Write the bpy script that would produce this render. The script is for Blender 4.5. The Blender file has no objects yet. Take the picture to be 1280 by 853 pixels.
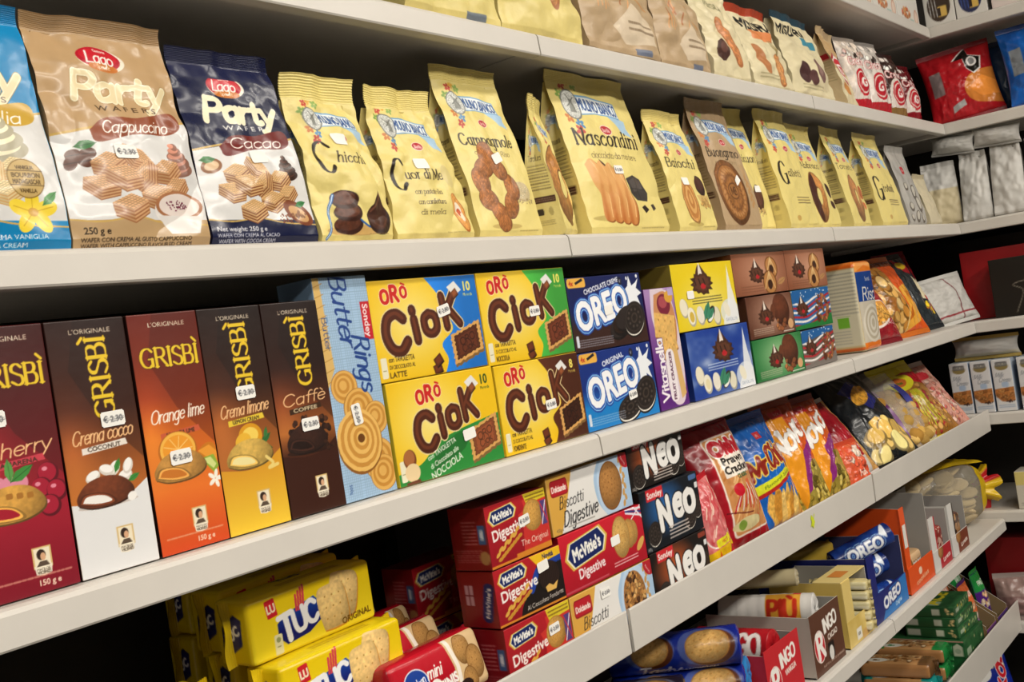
import bpy, math, random
import numpy as np
from mathutils import Matrix, Vector

# ------------------------------------------------------------------ camera, world, lights, exposure
S = bpy.context.scene
COL = S.collection
H = 1.45                      # eye height; heights below are given from the eye line
AL, RO = 0.66105, 0.15378     # heading away from the shelf line, roll
FWD = Vector((math.cos(AL), math.sin(AL), 0)); RGT = Vector((math.sin(AL), -math.cos(AL), 0)); UPV = Vector((0, 0, 1))
cam_d = bpy.data.cameras.new('camera'); cam_d.sensor_width = 36; cam_d.lens = 36 * 1350 / 1280
cam_d.clip_start = .02
cam = bpy.data.objects.new('camera', cam_d); COL.objects.link(cam)
ax = RGT * math.cos(RO) - UPV * math.sin(RO); ay = RGT * math.sin(RO) + UPV * math.cos(RO); az = -FWD
cam.matrix_world = Matrix(((ax.x, ay.x, az.x, 0), (ax.y, ay.y, az.y, -.88), (ax.z, ay.z, az.z, H), (0, 0, 0, 1)))
S.camera = cam
W = bpy.data.worlds.new('World'); S.world = W; W.use_nodes = True
W.node_tree.nodes['Background'].inputs[0].default_value = (1.0, .95, .88, 1)
W.node_tree.nodes['Background'].inputs[1].default_value = .05
S.view_settings.view_transform = 'Standard'; S.view_settings.look = 'None'
S.view_settings.exposure = 0.14; S.view_settings.gamma = 1; S.view_settings.use_curve_mapping = False
def area(name, loc, rot, sx, sy, power, col=(1, .93, .83)):
    l = bpy.data.lights.new(name, 'AREA'); l.shape = 'RECTANGLE'; l.size = sx; l.size_y = sy; l.energy = power; l.color = col
    o = bpy.data.objects.new(name, l); o.location = loc; o.rotation_euler = rot; COL.objects.link(o); return o
LAMPS = [(-.9, -1.25), (.75, -1.25), (2.4, -1.25)]
for lx, ly in LAMPS:
    area('aisle_lamp', (lx, ly, 2.80), (0, 0, 0), 1.3, .22, 13)
area('opposite_lamp', (1.2, -2.6, 2.80), (math.radians(12), 0, 0), 4.4, .3, 105)

# ------------------------------------------------------------------ materials
def mat(name, color=None, rough=.5, spec=.5, attr=True, coat=0., coat_rough=.1, bump=0., bscale=60., metal=0., alpha=1., emit=None, dist=.01, mott=0.):
    m = bpy.data.materials.new(name); m.use_nodes = True; nt = m.node_tree; b = nt.nodes['Principled BSDF']
    b.inputs['Roughness'].default_value = rough; b.inputs['Specular IOR Level'].default_value = spec
    b.inputs['Coat Weight'].default_value = coat; b.inputs['Coat Roughness'].default_value = coat_rough
    b.inputs['Metallic'].default_value = metal; b.inputs['Alpha'].default_value = alpha
    tc = nt.nodes.new('ShaderNodeTexCoord')
    src = None
    if attr:
        n = nt.nodes.new('ShaderNodeAttribute'); n.attribute_name = 'Col'; src = n.outputs['Color']
        nt.links.new(src, b.inputs['Base Color'])
    elif mott:
        n = nt.nodes.new('ShaderNodeTexNoise'); n.inputs['Scale'].default_value = 9; n.inputs['Detail'].default_value = 6
        r = nt.nodes.new('ShaderNodeValToRGB')
        r.color_ramp.elements[0].position = .3; r.color_ramp.elements[1].position = .75
        r.color_ramp.elements[0].color = tuple(c * (1 - mott) for c in color) + (1,); r.color_ramp.elements[1].color = tuple(color) + (1,)
        nt.links.new(tc.outputs['Object'], n.inputs['Vector']); nt.links.new(n.outputs[0], r.inputs[0]); nt.links.new(r.outputs[0], b.inputs['Base Color'])
    else:
        b.inputs['Base Color'].default_value = tuple(color) + (1,)
    if bump:
        n = nt.nodes.new('ShaderNodeTexNoise'); n.inputs['Scale'].default_value = bscale; n.inputs['Detail'].default_value = 3; n.inputs['Roughness'].default_value = .55
        bp = nt.nodes.new('ShaderNodeBump'); bp.inputs['Strength'].default_value = bump; bp.inputs['Distance'].default_value = dist
        nt.links.new(tc.outputs['Object'], n.inputs['Vector']); nt.links.new(n.outputs[0], bp.inputs['Height']); nt.links.new(bp.outputs[0], b.inputs['Normal'])
    if emit:
        b.inputs['Emission Color'].default_value = tuple(emit[:3]) + (1,); b.inputs['Emission Strength'].default_value = emit[3]
    return m
M = dict(
    carton=mat('printed carton', rough=.42, spec=.4, coat=.12, coat_rough=.25, bump=.06, bscale=25),
    matte=mat('matt laminated film', rough=.4, spec=.45, bump=.35, bscale=38, dist=.006),
    film=mat('glossy printed film', rough=.27, spec=.42, coat=.14, coat_rough=.1, bump=.22, bscale=24, dist=.005),
    board=mat('raw board', rough=.8, spec=.2, bump=.1, bscale=90),
    label=mat('paper label', rough=.6, spec=.25),
    foil=mat('silver foil film', rough=.5, spec=.45, metal=.0, bump=.12, bscale=11, dist=.006),
    clear=mat('clear film', rough=.12, spec=.6, bump=.7, bscale=45, dist=.006, alpha=.34),
    shelf=mat('white painted steel', (.65, .615, .56), rough=.38, spec=.4, attr=False, bump=.03, bscale=12, mott=.06),
    back=mat('dark back panel', (.035, .03, .025), rough=.7, attr=False, mott=.3),
    floor=mat('floor tile', (.17, .16, .145), rough=.35, attr=False, mott=.25),
    ceil=mat('ceiling paint', (.75, .73, .70), rough=.9, attr=False, mott=.05),
    steel=mat('bracket steel', (.5, .5, .5), rough=.3, metal=.9, attr=False, mott=.1),
    tube=mat('lamp tube', (.9, .9, .85), attr=False, emit=(1, .95, .86, 6.0)),
)

# ------------------------------------------------------------------ colour and raster art (print is drawn as vertex colour)
def hx(c):
    if isinstance(c, str):
        c = c.lstrip('#'); c = ''.join(q * 2 for q in c) if len(c) == 3 else c; return np.array([int(c[i:i + 2], 16) / 255 for i in (0, 2, 4)])
    return np.array(c, float)
def lin(c):
    c = np.clip(c, 0, 1); return np.where(c <= .04045, c / 12.92, ((c + .055) / 1.055) ** 2.4)
def vnoise(X, Y, seed=0):
    r = np.random.RandomState(seed).rand(64, 64)
    xi = np.floor(X).astype(int); yi = np.floor(Y).astype(int); fx = X - xi; fy = Y - yi
    fx = fx * fx * (3 - 2 * fx); fy = fy * fy * (3 - 2 * fy)
    g = lambda a, b: r[b % 64, a % 64]
    return (g(xi, yi) * (1 - fx) + g(xi + 1, yi) * fx) * (1 - fy) + (g(xi, yi + 1) * (1 - fx) + g(xi + 1, yi + 1) * fx) * fy
def fbm(X, Y, seed=0, o=3):
    return sum(vnoise(X * 2 ** k, Y * 2 ** k, seed + k) / 2 ** k for k in range(o)) / 1.75
GLY = {}
def glyphs(s):
    if s in GLY: return GLY[s]
    cu = bpy.data.curves.new('t', 'FONT'); cu.body = s; cu.resolution_u = 3
    ob = bpy.data.objects.new('t', cu); me = ob.to_mesh()
    v = np.zeros(len(me.vertices) * 3); me.vertices.foreach_get('co', v); v = v.reshape(-1, 3)[:, :2]
    n = len(me.loops); li = np.zeros(n, int); me.loops.foreach_get('vertex_index', li)
    ed = set()
    for p in me.polygons:
        l = li[p.loop_start:p.loop_start + p.loop_total]
        a = v[l]; ar = np.sum(a[:, 0] * np.roll(a[:, 1], -1) - np.roll(a[:, 0], -1) * a[:, 1])
        if ar < 0: l = l[::-1]
        for i in range(len(l)):
            e = (l[i], l[(i + 1) % len(l)])
            if (e[1], e[0]) in ed: ed.remove((e[1], e[0]))
            else: ed.add(e)
    E = np.array([np.r_[v[a], v[b]] for a, b in ed]) if ed else np.zeros((0, 4))
    ob.to_mesh_clear(); bpy.data.objects.remove(ob); bpy.data.curves.remove(cu)
    x0 = E[:, 0].min() if len(E) else 0; x1 = E[:, 0].max() if len(E) else 0
    GLY[s] = (E, x0, x1); return GLY[s]
# skeleton lettering: strokes of points on a grid (x-height 5, capitals 8); '~' smooth, '-' straight
SK = {}
def _sk(t):
    for ln in t.strip().split('\n'):
        ch, adv, *st = ln.split('|'); L = []
        for q in st:
            pts = np.array([[float(v) for v in p.split(',')] for p in q[1:].split()]); L.append((q[0], pts))
        SK[ch] = (float(adv), L)
_sk('''a|4.9|~4,4.2 2.4,5 .6,3.9 .4,2.2 1.2,.2 2.8,.3 4,1.6|-4,5 4,0
b|4.9|-.6,8 .6,0|~.6,3.6 2,5 3.8,4.4 4.3,2.5 3.6,.4 1.8,0 .6,1.2
c|4.3|~3.9,4.2 2.5,5 .8,4 .4,2.4 1,.6 2.6,0 4,.9
d|4.9|~4,4.2 2.4,5 .6,3.9 .4,2.2 1.2,.2 2.8,.3 4,1.6|-4,8 4,0
e|4.4|~.5,2.7 4,2.9 3.6,4.5 2.4,5 .9,4.2 .4,2.5 1,.6 2.5,0 4,1
f|3.1|~3.4,7.6 2.6,8 1.7,7.2 1.5,5.5 1.5,3|-1.5,3 1.5,0|-.2,5 3,5
g|4.9|~4,4.2 2.4,5 .6,3.9 .4,2.2 1.2,.2 2.8,.3 4,1.6|~4,5 4,0 3.7,-2.2 2.3,-3 .7,-2.3
h|4.9|-.6,8 .6,0|~.6,3.4 1.8,4.9 3.3,4.8 4,3.6 4,2|-4,2 4,0
i|2|-1,5 1,0|~1,7 1,7.3
l|2|-1,8 1,0
m|7.4|-.6,5 .6,0|~.6,3.4 1.5,4.9 2.9,4.8 3.5,3.6 3.5,2|-3.5,2 3.5,0|~3.5,3.4 4.4,4.9 5.8,4.8 6.4,3.6 6.4,2|-6.4,2 6.4,0
n|4.9|-.6,5 .6,0|~.6,3.4 1.8,4.9 3.3,4.8 4,3.6 4,2|-4,2 4,0
o|4.9|~2.4,5 .8,4.2 .4,2.5 .8,.8 2.4,0 4,.8 4.4,2.5 4,4.2 2.4,5
p|4.9|-.6,5 .6,-3|~.6,3.6 2,5 3.8,4.4 4.3,2.5 3.6,.4 1.8,0 .6,1.2
r|3.3|-.6,5 .6,0|~.6,3.2 1.5,4.7 2.9,4.9
s|3.9|~3.4,4.2 2.2,5 .9,4.5 .8,3.3 2,2.6 3.3,1.9 3.5,.7 2.2,0 .5,.8
t|3.3|~1.4,7 1.4,3 1.5,1 2.2,.1 3.2,.5|-.1,5 3,5
u|4.9|~.6,5 .6,1.6 1.4,.1 2.8,.2 4,1.6|-4,5 4,0
v|4.2|-.1,5 2,0|-2,0 3.9,5
y|4.2|-.1,5 2.1,0|~4,5 2.1,0 .9,-2.6 0,-2.8
z|4.2|-.5,5 3.7,5|-3.7,5 .4,0|-.4,0 3.9,0
k|4.4|-.6,8 .6,0|-3.8,5 .7,2.2|-1.6,2.9 4,0
A|6.2|-.2,0 3,8|-3,8 5.8,0|-1.3,2.7 4.7,2.7
B|5.6|-.8,8 .8,0|~.8,8 3.6,7.9 4.4,6.2 3.4,4.4 .8,4.3|~.8,4.3 4,4.1 5,2.2 4,.2 .8,0
C|6.4|~5.7,6.6 4,8 1.6,7.2 .5,4 1.5,.9 3.8,0 5.8,1.6
D|6.3|-.8,8 .8,0|~.8,8 3.6,7.8 5.6,5.6 5.6,2.4 3.6,.2 .8,0
F|5.2|-.8,8 .8,0|-.8,8 4.8,8|-.8,4.2 4,4.2
G|6.6|~5.7,6.6 4,8 1.6,7.2 .5,4 1.5,.9 3.8,0 5.5,1.2|-5.6,3.4 5.6,.6|-3.8,3.5 5.9,3.5
I|2.2|-1.1,8 1.1,0
L|5|-.8,8 .8,0|-.8,0 4.8,0
M|7.6|-.7,0 1.2,8|-1.2,8 3.8,1|-3.8,1 6.4,8|-6.4,8 6.9,0
N|6.6|-.8,0 .8,8|-.8,8 5.6,0|-5.6,0 5.6,8
O|6.8|~3.4,8 1.2,6.9 .4,4 1.2,1.1 3.4,0 5.6,1.1 6.4,4 5.6,6.9 3.4,8
P|5.4|-.8,8 .8,0|~.8,8 3.8,7.8 4.8,5.9 3.8,3.9 .8,3.7
R|5.9|-.8,8 .8,0|~.8,8 3.8,7.8 4.7,6 3.7,4.2 .8,4|-2.8,4 5.6,0
S|5.1|~4.5,6.7 2.9,8 1.1,7.2 .9,5.4 2.6,4.2 4.4,3.1 4.5,.9 2.7,0 .5,1.3
T|5.4|-2.7,8 2.7,0|-.1,8 5.3,8
V|6|-.2,8 3,0|-3,0 5.8,8
E|5|-.8,8 .8,0|-.8,8 4.6,8|-.8,4.2 4,4.2|-.8,0 4.7,0
K|5.8|-.8,8 .8,0|-5,8 .9,3.2|-2.2,4.6 5.4,0
H|6.6|-.8,8 .8,0|-5.8,8 5.8,0|-.8,4.1 5.8,4.1
W|8.2|-.2,8 2.2,0|-2.2,0 4.1,7|-4.1,7 6,0|-6,0 8,8
U|6.4|~.8,8 .8,2.6 1.8,.2 3.2,0 4.7,.3 5.6,2.6 5.6,8
.|1.8|~.9,.2 .9,.4
 |2.6
'|1.6|-.8,8 .8,6.4
''')
SK['ì'] = (2, SK['i'][1][:1] + [('-', np.array([[.2, 7.6], [1.4, 6.2]]))]); SK['è'] = (4.4, SK['e'][1] + [('-', np.array([[1.4, 7.8], [2.8, 6.2]]))])
SK['Ì'] = (2.2, SK['I'][1] + [('-', np.array([[.1, 11], [1.8, 9.2]]))]); SK['Ù'] = (6.4, SK['U'][1] + [('-', np.array([[2.2, 10.8], [3.9, 9.2]]))])
def smooth(p, n=7):
    if len(p) < 3: return p
    q = np.vstack([2 * p[0] - p[1], p, 2 * p[-1] - p[-2]]); t = np.linspace(0, 1, n, endpoint=False)[:, None]; out = []
    for i in range(1, len(q) - 2):
        a, b, c, d = q[i - 1:i + 3]
        out.append(.5 * (2 * b + (c - a) * t + (2 * a - 5 * b + 4 * c - d) * t ** 2 + (3 * b - a - 3 * c + d) * t ** 3))
    return np.vstack(out + [p[-1:]])
def ring(cx, cy, rx, ry, rot=0, n=40, wob=0, seed=0):
    t = np.linspace(0, 2 * np.pi, n, endpoint=False); k = 1
    if wob: k = 1 + wob * (np.random.RandomState(seed).rand(n) - .5)
    x, y = rx * np.cos(t) * k, ry * np.sin(t) * k; c, s = math.cos(rot), math.sin(rot)
    return np.c_[cx + x * c - y * s, cy + x * s + y * c]
def loops(p): p = np.asarray(p, float); return np.c_[p, np.roll(p, -1, 0)]
def pos(p):
    p = np.asarray(p, float); a = np.sum(p[:, 0] * np.roll(p[:, 1], -1) - np.roll(p[:, 0], -1) * p[:, 1]); return p if a > 0 else p[::-1]
SS = 3
class Art:
    def __init__(s, w, h, nx, ny, bg='#ffffff'):
        s.w, s.h, s.nx, s.ny = w, h, max(4, int(nx)), max(4, int(ny))
        s.c = np.empty((s.ny, s.nx, 3)); s.c[:] = hx(bg)
        s.X, s.Y = np.meshgrid(np.linspace(0, w, s.nx), np.linspace(0, h, s.ny))
    def edges(s, E, c, al=1.):
        if len(E) == 0: return
        E = np.array(E, float); sx = (s.nx - 1) / s.w; sy = (s.ny - 1) / s.h
        E[:, [0, 2]] *= sx; E[:, [1, 3]] *= sy
        i0 = max(0, int(np.floor(E[:, [0, 2]].min())) - 1); i1 = min(s.nx, int(np.ceil(E[:, [0, 2]].max())) + 2)
        j0 = max(0, int(np.floor(E[:, [1, 3]].min())) - 1); j1 = min(s.ny, int(np.ceil(E[:, [1, 3]].max())) + 2)
        if i1 <= i0 or j1 <= j0: return
        E[:, [0, 2]] = (E[:, [0, 2]] + .5 - i0) * SS; E[:, [1, 3]] = (E[:, [1, 3]] + .5 - j0) * SS
        Wd, Hd = (i1 - i0) * SS, (j1 - j0) * SS
        dn = E[:, 1] > E[:, 3]; sg = np.where(dn, -1, 1); A = E.copy(); A[dn] = E[dn][:, [2, 3, 0, 1]]
        r0 = np.clip(np.ceil(A[:, 1] - .5).astype(int), 0, Hd); r1 = np.clip(np.ceil(A[:, 3] - .5).astype(int), 0, Hd)
        n = r1 - r0; k = n > 0; A, sg, r0, n = A[k], sg[k], r0[k], n[k]
        if len(n) == 0: return
        idx = np.repeat(np.arange(len(n)), n); row = np.arange(n.sum()) - np.repeat(np.cumsum(n) - n, n) + r0[idx]
        xc = A[idx, 0] + (row + .5 - A[idx, 1]) * (A[idx, 2] - A[idx, 0]) / (A[idx, 3] - A[idx, 1])
        cc = np.clip(np.ceil(xc - .5).astype(int), 0, Wd)
        acc = np.bincount(row * (Wd + 1) + cc, weights=sg[idx], minlength=Hd * (Wd + 1)).reshape(Hd, Wd + 1)
        m = (np.abs(np.cumsum(acc, 1)[:, :Wd]) > .5).reshape(j1 - j0, SS, i1 - i0, SS).mean((1, 3))
        s.put(m * al, c, j0, j1, i0, i1)
    def put(s, m, c, j0, j1, i0, i1):
        if callable(c): col = c(s.X[j0:j1, i0:i1], s.Y[j0:j1, i0:i1])
        else: col = hx(c)
        v = s.c[j0:j1, i0:i1]; v += (col - v) * m[..., None]
    def poly(s, p, c, al=1.): s.edges(loops(p), c, al); return s
    def rect(s, x0, y0, x1, y1, c, al=1.): return s.poly([(x0, y0), (x1, y0), (x1, y1), (x0, y1)], c, al)
    def rrect(s, x0, y0, x1, y1, r, c, al=1., ang=0):
        P = []
        for cx, cy, a in ((x1 - r, y0 + r, -90), (x1 - r, y1 - r, 0), (x0 + r, y1 - r, 90), (x0 + r, y0 + r, 180)):
            for k in range(7): t = math.radians(a + 15 * k); P.append((cx + r * math.cos(t), cy + r * math.sin(t)))
        P = np.array(P); m = np.array([(x0 + x1) / 2, (y0 + y1) / 2]); c_, s_ = math.cos(ang), math.sin(ang)
        return s.poly((P - m) @ np.array([[c_, s_], [-s_, c_]]) + m, c, al)
    def ell(s, cx, cy, rx, ry, c, rot=0, al=1., wob=0, seed=0, n=40): return s.poly(ring(cx, cy, rx, ry, rot, n, wob, seed), c, al)
    def _stroke(s, pts, wd):
        P = np.asarray(pts, float); w = np.broadcast_to(wd, len(P)); E = []
        for i in range(len(P) - 1):
            d = P[i + 1] - P[i]; L = np.hypot(*d)
            if L < 1e-9: continue
            n = np.array([-d[1], d[0]]) / L / 2
            E.append(loops(pos([P[i] - n * w[i], P[i + 1] - n * w[i + 1], P[i + 1] + n * w[i + 1], P[i] + n * w[i]])))
        for p, r in zip(P, w): E.append(loops(ring(p[0], p[1], r / 2, r / 2, 0, 10)))
        return np.vstack(E)
    def line(s, pts, wd, c, sm=False, al=1.):
        p = np.asarray(pts, float); s.edges(s._stroke(smooth(p) if sm else p, wd), c, al); return s
    def _tf(s, E, x, y, sc, ang, sx, shear):
        P = E.reshape(-1, 2) * sc; P = np.c_[P[:, 0] * sx + P[:, 1] * shear, P[:, 1]]
        c_, s_ = math.cos(ang), math.sin(ang)
        return (P @ np.array([[c_, s_], [-s_, c_]]) + [x, y]).reshape(-1, 4)
    def txt(s, t, x, y, size, c, ang=0, sx=1., shear=0., bold=0., out=(), al=1., align='c', wid=None):
        E, a, b = glyphs(t)
        if not len(E): return s
        if wid: sx = wid / ((b - a) * size)
        E = E.copy(); E[:, [0, 2]] -= (a + b) / 2 if align == 'c' else a; E[:, [1, 3]] -= .36
        E = s._tf(E, x, y, size, ang, sx, shear)
        def fat(w):
            Q = [np.array(E)]
            d = E[:, 2:] - E[:, :2]; L = np.maximum(np.hypot(d[:, 0], d[:, 1]), 1e-9)[:, None]; n = np.c_[-d[:, 1], d[:, 0]] / L * w
            A, B = E[:, :2], E[:, 2:]; q = [A - n, B - n, B + n, A + n]
            S_ = np.vstack([np.hstack([q[i], q[(i + 1) % 4]]) for i in range(4)])
            r = ring(0, 0, w, w, 0, 8); R_ = np.vstack([np.hstack([A + r[i], A + r[(i + 1) % 8]]) for i in range(8)])
            return np.vstack([S_, R_])
        for w, oc in out: s.edges(fat(w + bold), oc, al); s.edges(E, oc, al)
        if bold: s.edges(fat(bold), c, al)
        s.edges(E, c, al); return s
    def pen(s, t, x, y, size, c, thick=1., thin=None, serif=False, ang=0, sx=1., shear=0., out=(), align='c', wid=None, sp=0., al=1.):
        # size = height of a capital in mm; thick/thin in grid units of an 8-high capital
        thin = thick if thin is None else thin; k = size / 8; X = 0; ST = []
        for ch in t:
            adv, L = SK.get(ch, (3, []))
            for kind, p in L:
                p = p + [X, 0]
                q = smooth(p, 6) if kind == '~' else p
                d = np.gradient(q, axis=0); th = np.arctan2(d[:, 1], d[:, 0]); w = thin + (thick - thin) * np.abs(np.sin(th + .12))
                ST.append((q, w))
                if serif and kind == '-' and abs(p[1, 0] - p[0, 0]) < 1.5 * abs(p[1, 1] - p[0, 1]):
                    for e in (p[0], p[1]):
                        if min(abs(e[1] - v) for v in (0, 5, 8, -3)) < .1:
                            ST.append((np.array([[e[0] - .85, e[1]], [e[0] + .85, e[1]]]), np.array([thin, thin])))
            X += adv + sp
        if wid: sx = wid / (X * k)
        def build(extra):
            Q = []
            for q, w in ST:
                P = np.c_[(q[:, 0] - (X / 2 if align == 'c' else 0)) * k, (q[:, 1] - 4) * k]; P = np.c_[P[:, 0] * sx + P[:, 1] * shear, P[:, 1]]
                Q.append(s._stroke(P @ np.array([[math.cos(ang), math.sin(ang)], [-math.sin(ang), math.cos(ang)]]) + [x, y], w * k + 2 * extra))
            return np.vstack(Q)
        for w, oc in out: s.edges(build(w), oc, al)
        s.edges(build(0), c, al); return s
    def fill(s, f): s.c[:] = f(s.X, s.Y); return s
    def small(s, x0, y0, x1, y1, n, c, al=.7, seed=1):   # lines of small print
        r = random.Random(seed); hgt = (y1 - y0) / n
        for k in range(n):
            y = y1 - (k + .5) * hgt; x = x0
            while x < x1 - 1:
                l = r.uniform(2, 7); s.line([(x, y), (min(x + l, x1), y)], hgt * .42, c, al=al); x += l + 1.6
        return s
def mix(a, b, t): return hx(a) * (1 - t[..., None]) + hx(b) * t[..., None]
def vgrad(*st):
    ys = [q[0] for q in st]; cs = np.array([hx(q[1]) for q in st])
    return lambda X, Y: np.stack([np.interp(Y, ys, cs[:, i]) for i in range(3)], -1)
def speck(base, amt=.12, sc=.7, seed=0, light=0, cx=0, cy=0, r=1):
    b = hx(base)
    def f(X, Y):
        k = 1 + amt * 2 * (fbm(X * sc + 7, Y * sc + 3, seed) - .5)
        if light: k = k * (1 - light * np.clip(((X - cx) ** 2 + (Y - cy) ** 2) / r ** 2, 0, 1.3))
        return np.clip(b * k[..., None], 0, 1)
    return f
# --- printed pictures of food
def biscuit(a, x, y, rx, ry=None, c='#cf9a55', rot=0, rim='#a86f35', dots=12, seed=0, wob=.0):
    ry = ry or rx; a.ell(x, y, rx, ry, rim, rot, wob=wob, seed=seed); a.ell(x, y, rx * .94, ry * .94, speck(c, .14, 1.2 / max(1, rx / 14), seed, .25, x - rx * .2, y + ry * .2, max(rx, ry)), rot, wob=wob, seed=seed)
    r = random.Random(seed)
    for i in range(dots):
        t = i * 2.4; q = .85 * math.sqrt((i + .5) / dots); px, py = rx * q * math.cos(t), ry * q * math.sin(t)
        a.ell(x + px * math.cos(rot) - py * math.sin(rot), y + px * math.sin(rot) + py * math.cos(rot), rx * .045, ry * .045, rim)
def wafer(a, x, y, s, ang=0, c='#dcae78', c2='#8a4f2c', n=4):
    A = np.array; R = lambda p: (A(p) * s) @ A([[math.cos(ang), math.sin(ang)], [-math.sin(ang), math.cos(ang)]]) + [x, y]
    a.poly(R([(-1, .1), (0, -.28), (0, -1.0), (-1, -.6)]), c2); a.poly(R([(0, -.28), (1, .15), (1, -.52), (0, -1.0)]), c2)
    for k in range(n):
        t0, t1 = k / n + .02, (k + .62) / n
        a.poly(R([(-1, .1 - .7 * t0), (0, -.28 - .72 * t0), (0, -.28 - .72 * t1), (-1, .1 - .7 * t1)]), hx(c) * .86)
        a.poly(R([(0, -.28 - .72 * t0), (1, .15 - .67 * t0), (1, .15 - .67 * t1), (0, -.28 - .72 * t1)]), hx(c) * .95)
    a.poly(R([(-1, .1), (0, -.28), (1, .15), (.05, .5)]), hx(c) * 1.05)
    for k in range(1, 6):
        t = k / 6
        a.line(R([(-1 + t, .1 - .38 * t), (.05 + .95 * t, .5 - .35 * t)]), s * .035, hx(c) * .78)
        a.line(R([(-1 + 1.05 * t, .1 + .4 * t), (t, -.28 + .43 * t)]), s * .035, hx(c) * .78)
def swirl(a, x, y, s, c):
    for k, (w, h, dy) in enumerate(((1, .42, -.5), (.85, .38, -.15), (.66, .32, .2), (.42, .26, .5), (.2, .22, .78))):
        a.ell(x + .05 * s * math.sin(k * 2), y + dy * s, w * s, h * s, hx(c) * (.72 + .02 * k), .15); a.ell(x - .08 * s, y + dy * s + .07 * s, w * s * .82, h * s * .62, np.clip(hx(c) * (1 + .05 * k), 0, 1), .2)
def leaf(a, x, y, l, ang, c='#3d8a3a'):
    d = np.array([math.cos(ang), math.sin(ang)]); n = np.array([-d[1], d[0]]); p = np.array([x, y])
    a.poly([p, p + d * l * .35 + n * l * .2, p + d * l * .7 + n * l * .16, p + d * l, p + d * l * .7 - n * l * .16, p + d * l * .35 - n * l * .2], c); a.line([p, p + d * l], l * .03, hx(c) * .7)
def oreo(a, x, y, r, rot=0, ry=None):
    ry = ry or r; a.ell(x, y - r * .16, r, ry, '#17120f', rot); a.ell(x, y - r * .09, r * .97, ry * .97, '#f1ece0', rot); a.ell(x, y, r, ry, '#2a2320', rot)
    a.ell(x, y, r * .84, ry * .84, '#3b322d', rot); a.ell(x, y, r * .78, ry * .78, '#241d1a', rot)
    for k in range(10): t = k * .628; a.ell(x + r * .55 * math.cos(t), y + ry * .55 * math.sin(t), r * .09, ry * .09, '#4a403a')
    a.ell(x, y, r * .32, ry * .32, '#40362f', rot); a.ell(x, y, r * .2, ry * .2, '#241d1a', rot)
def ciokbis(a, x, y, s, rot, choc, word='ORO', biscol='#d9a35c', sk=.35):
    A = np.array([[math.cos(rot), math.sin(rot)], [-math.sin(rot) + sk, math.cos(rot)]]) * [1.42, .92]; T = lambda p: (np.array(p) * s) @ A + [x, y]
    P = []
    for i in range(4):
        c = [(-1, -1), (1, -1), (1, 1), (-1, 1), (-1, -1)]
        for t in np.linspace(0, 1, 12, endpoint=False):
            q = np.array(c[i]) * (1 - t) + np.array(c[i + 1]) * t; P.append(q * (1 + .06 * math.sin(t * 14 * math.pi)))
    P = np.array(P); a.poly(T(P * 1.0) + [s * .05, -s * .16], hx(biscol) * .6); a.poly(T(P), biscol)
    a.poly(T(P * .80), hx(choc) * .55); a.poly(T(P * .75), choc); a.poly(T(P * .66), hx(choc) * .8); a.poly(T(P * .62), hx(choc) * 1.12)
    a.pen(word, x + s * .05, y + s * .2, s * .42, hx(choc) * .6, 1.3, ang=rot * .7, sx=1.35); a.pen('Ciok', x + s * .05, y - s * .25, s * .4, hx(choc) * .6, 1.2, ang=rot * .7, sx=1.3)
def square_choc(a, x, y, s, c, n=3, seed=0):
    r = random.Random(seed)
    for i in range(n):
        q = x + r.uniform(-.6, .6) * s; w = y + i * s * .8 - s * .6; t = r.uniform(-.6, .6)
        P = np.array([(-.6, -.45), (.6, -.45), (.6, .45), (-.6, .45)]) * s @ np.array([[math.cos(t), math.sin(t)], [-math.sin(t), math.cos(t)]]) + [q, w]
        a.poly(P + [s * .08, -s * .15], hx(c) * .5); a.poly(P, c); a.poly((P - [q, w]) * .6 + [q, w], hx(c) * 1.25)
def bumps(a, x, y, rx, ry, c, n=30, r=.16, seed=0, cs=None):
    rr = random.Random(seed)
    for i in range(n):
        t, q = rr.uniform(0, 6.28), math.sqrt(rr.random()); k = rr.uniform(.75, 1.15); px, py = x + rx * q * math.cos(t), y + ry * q * math.sin(t)
        cc = hx(rr.choice(cs) if cs else c); a.ell(px, py - r * rx * .12, r * rx * k, r * rx * k * .8, cc * .62, rr.uniform(0, 3)); a.ell(px, py, r * rx * k * .85, r * rx * k * .66, np.clip(cc * rr.uniform(.9, 1.15), 0, 1), rr.uniform(0, 3))

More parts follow.
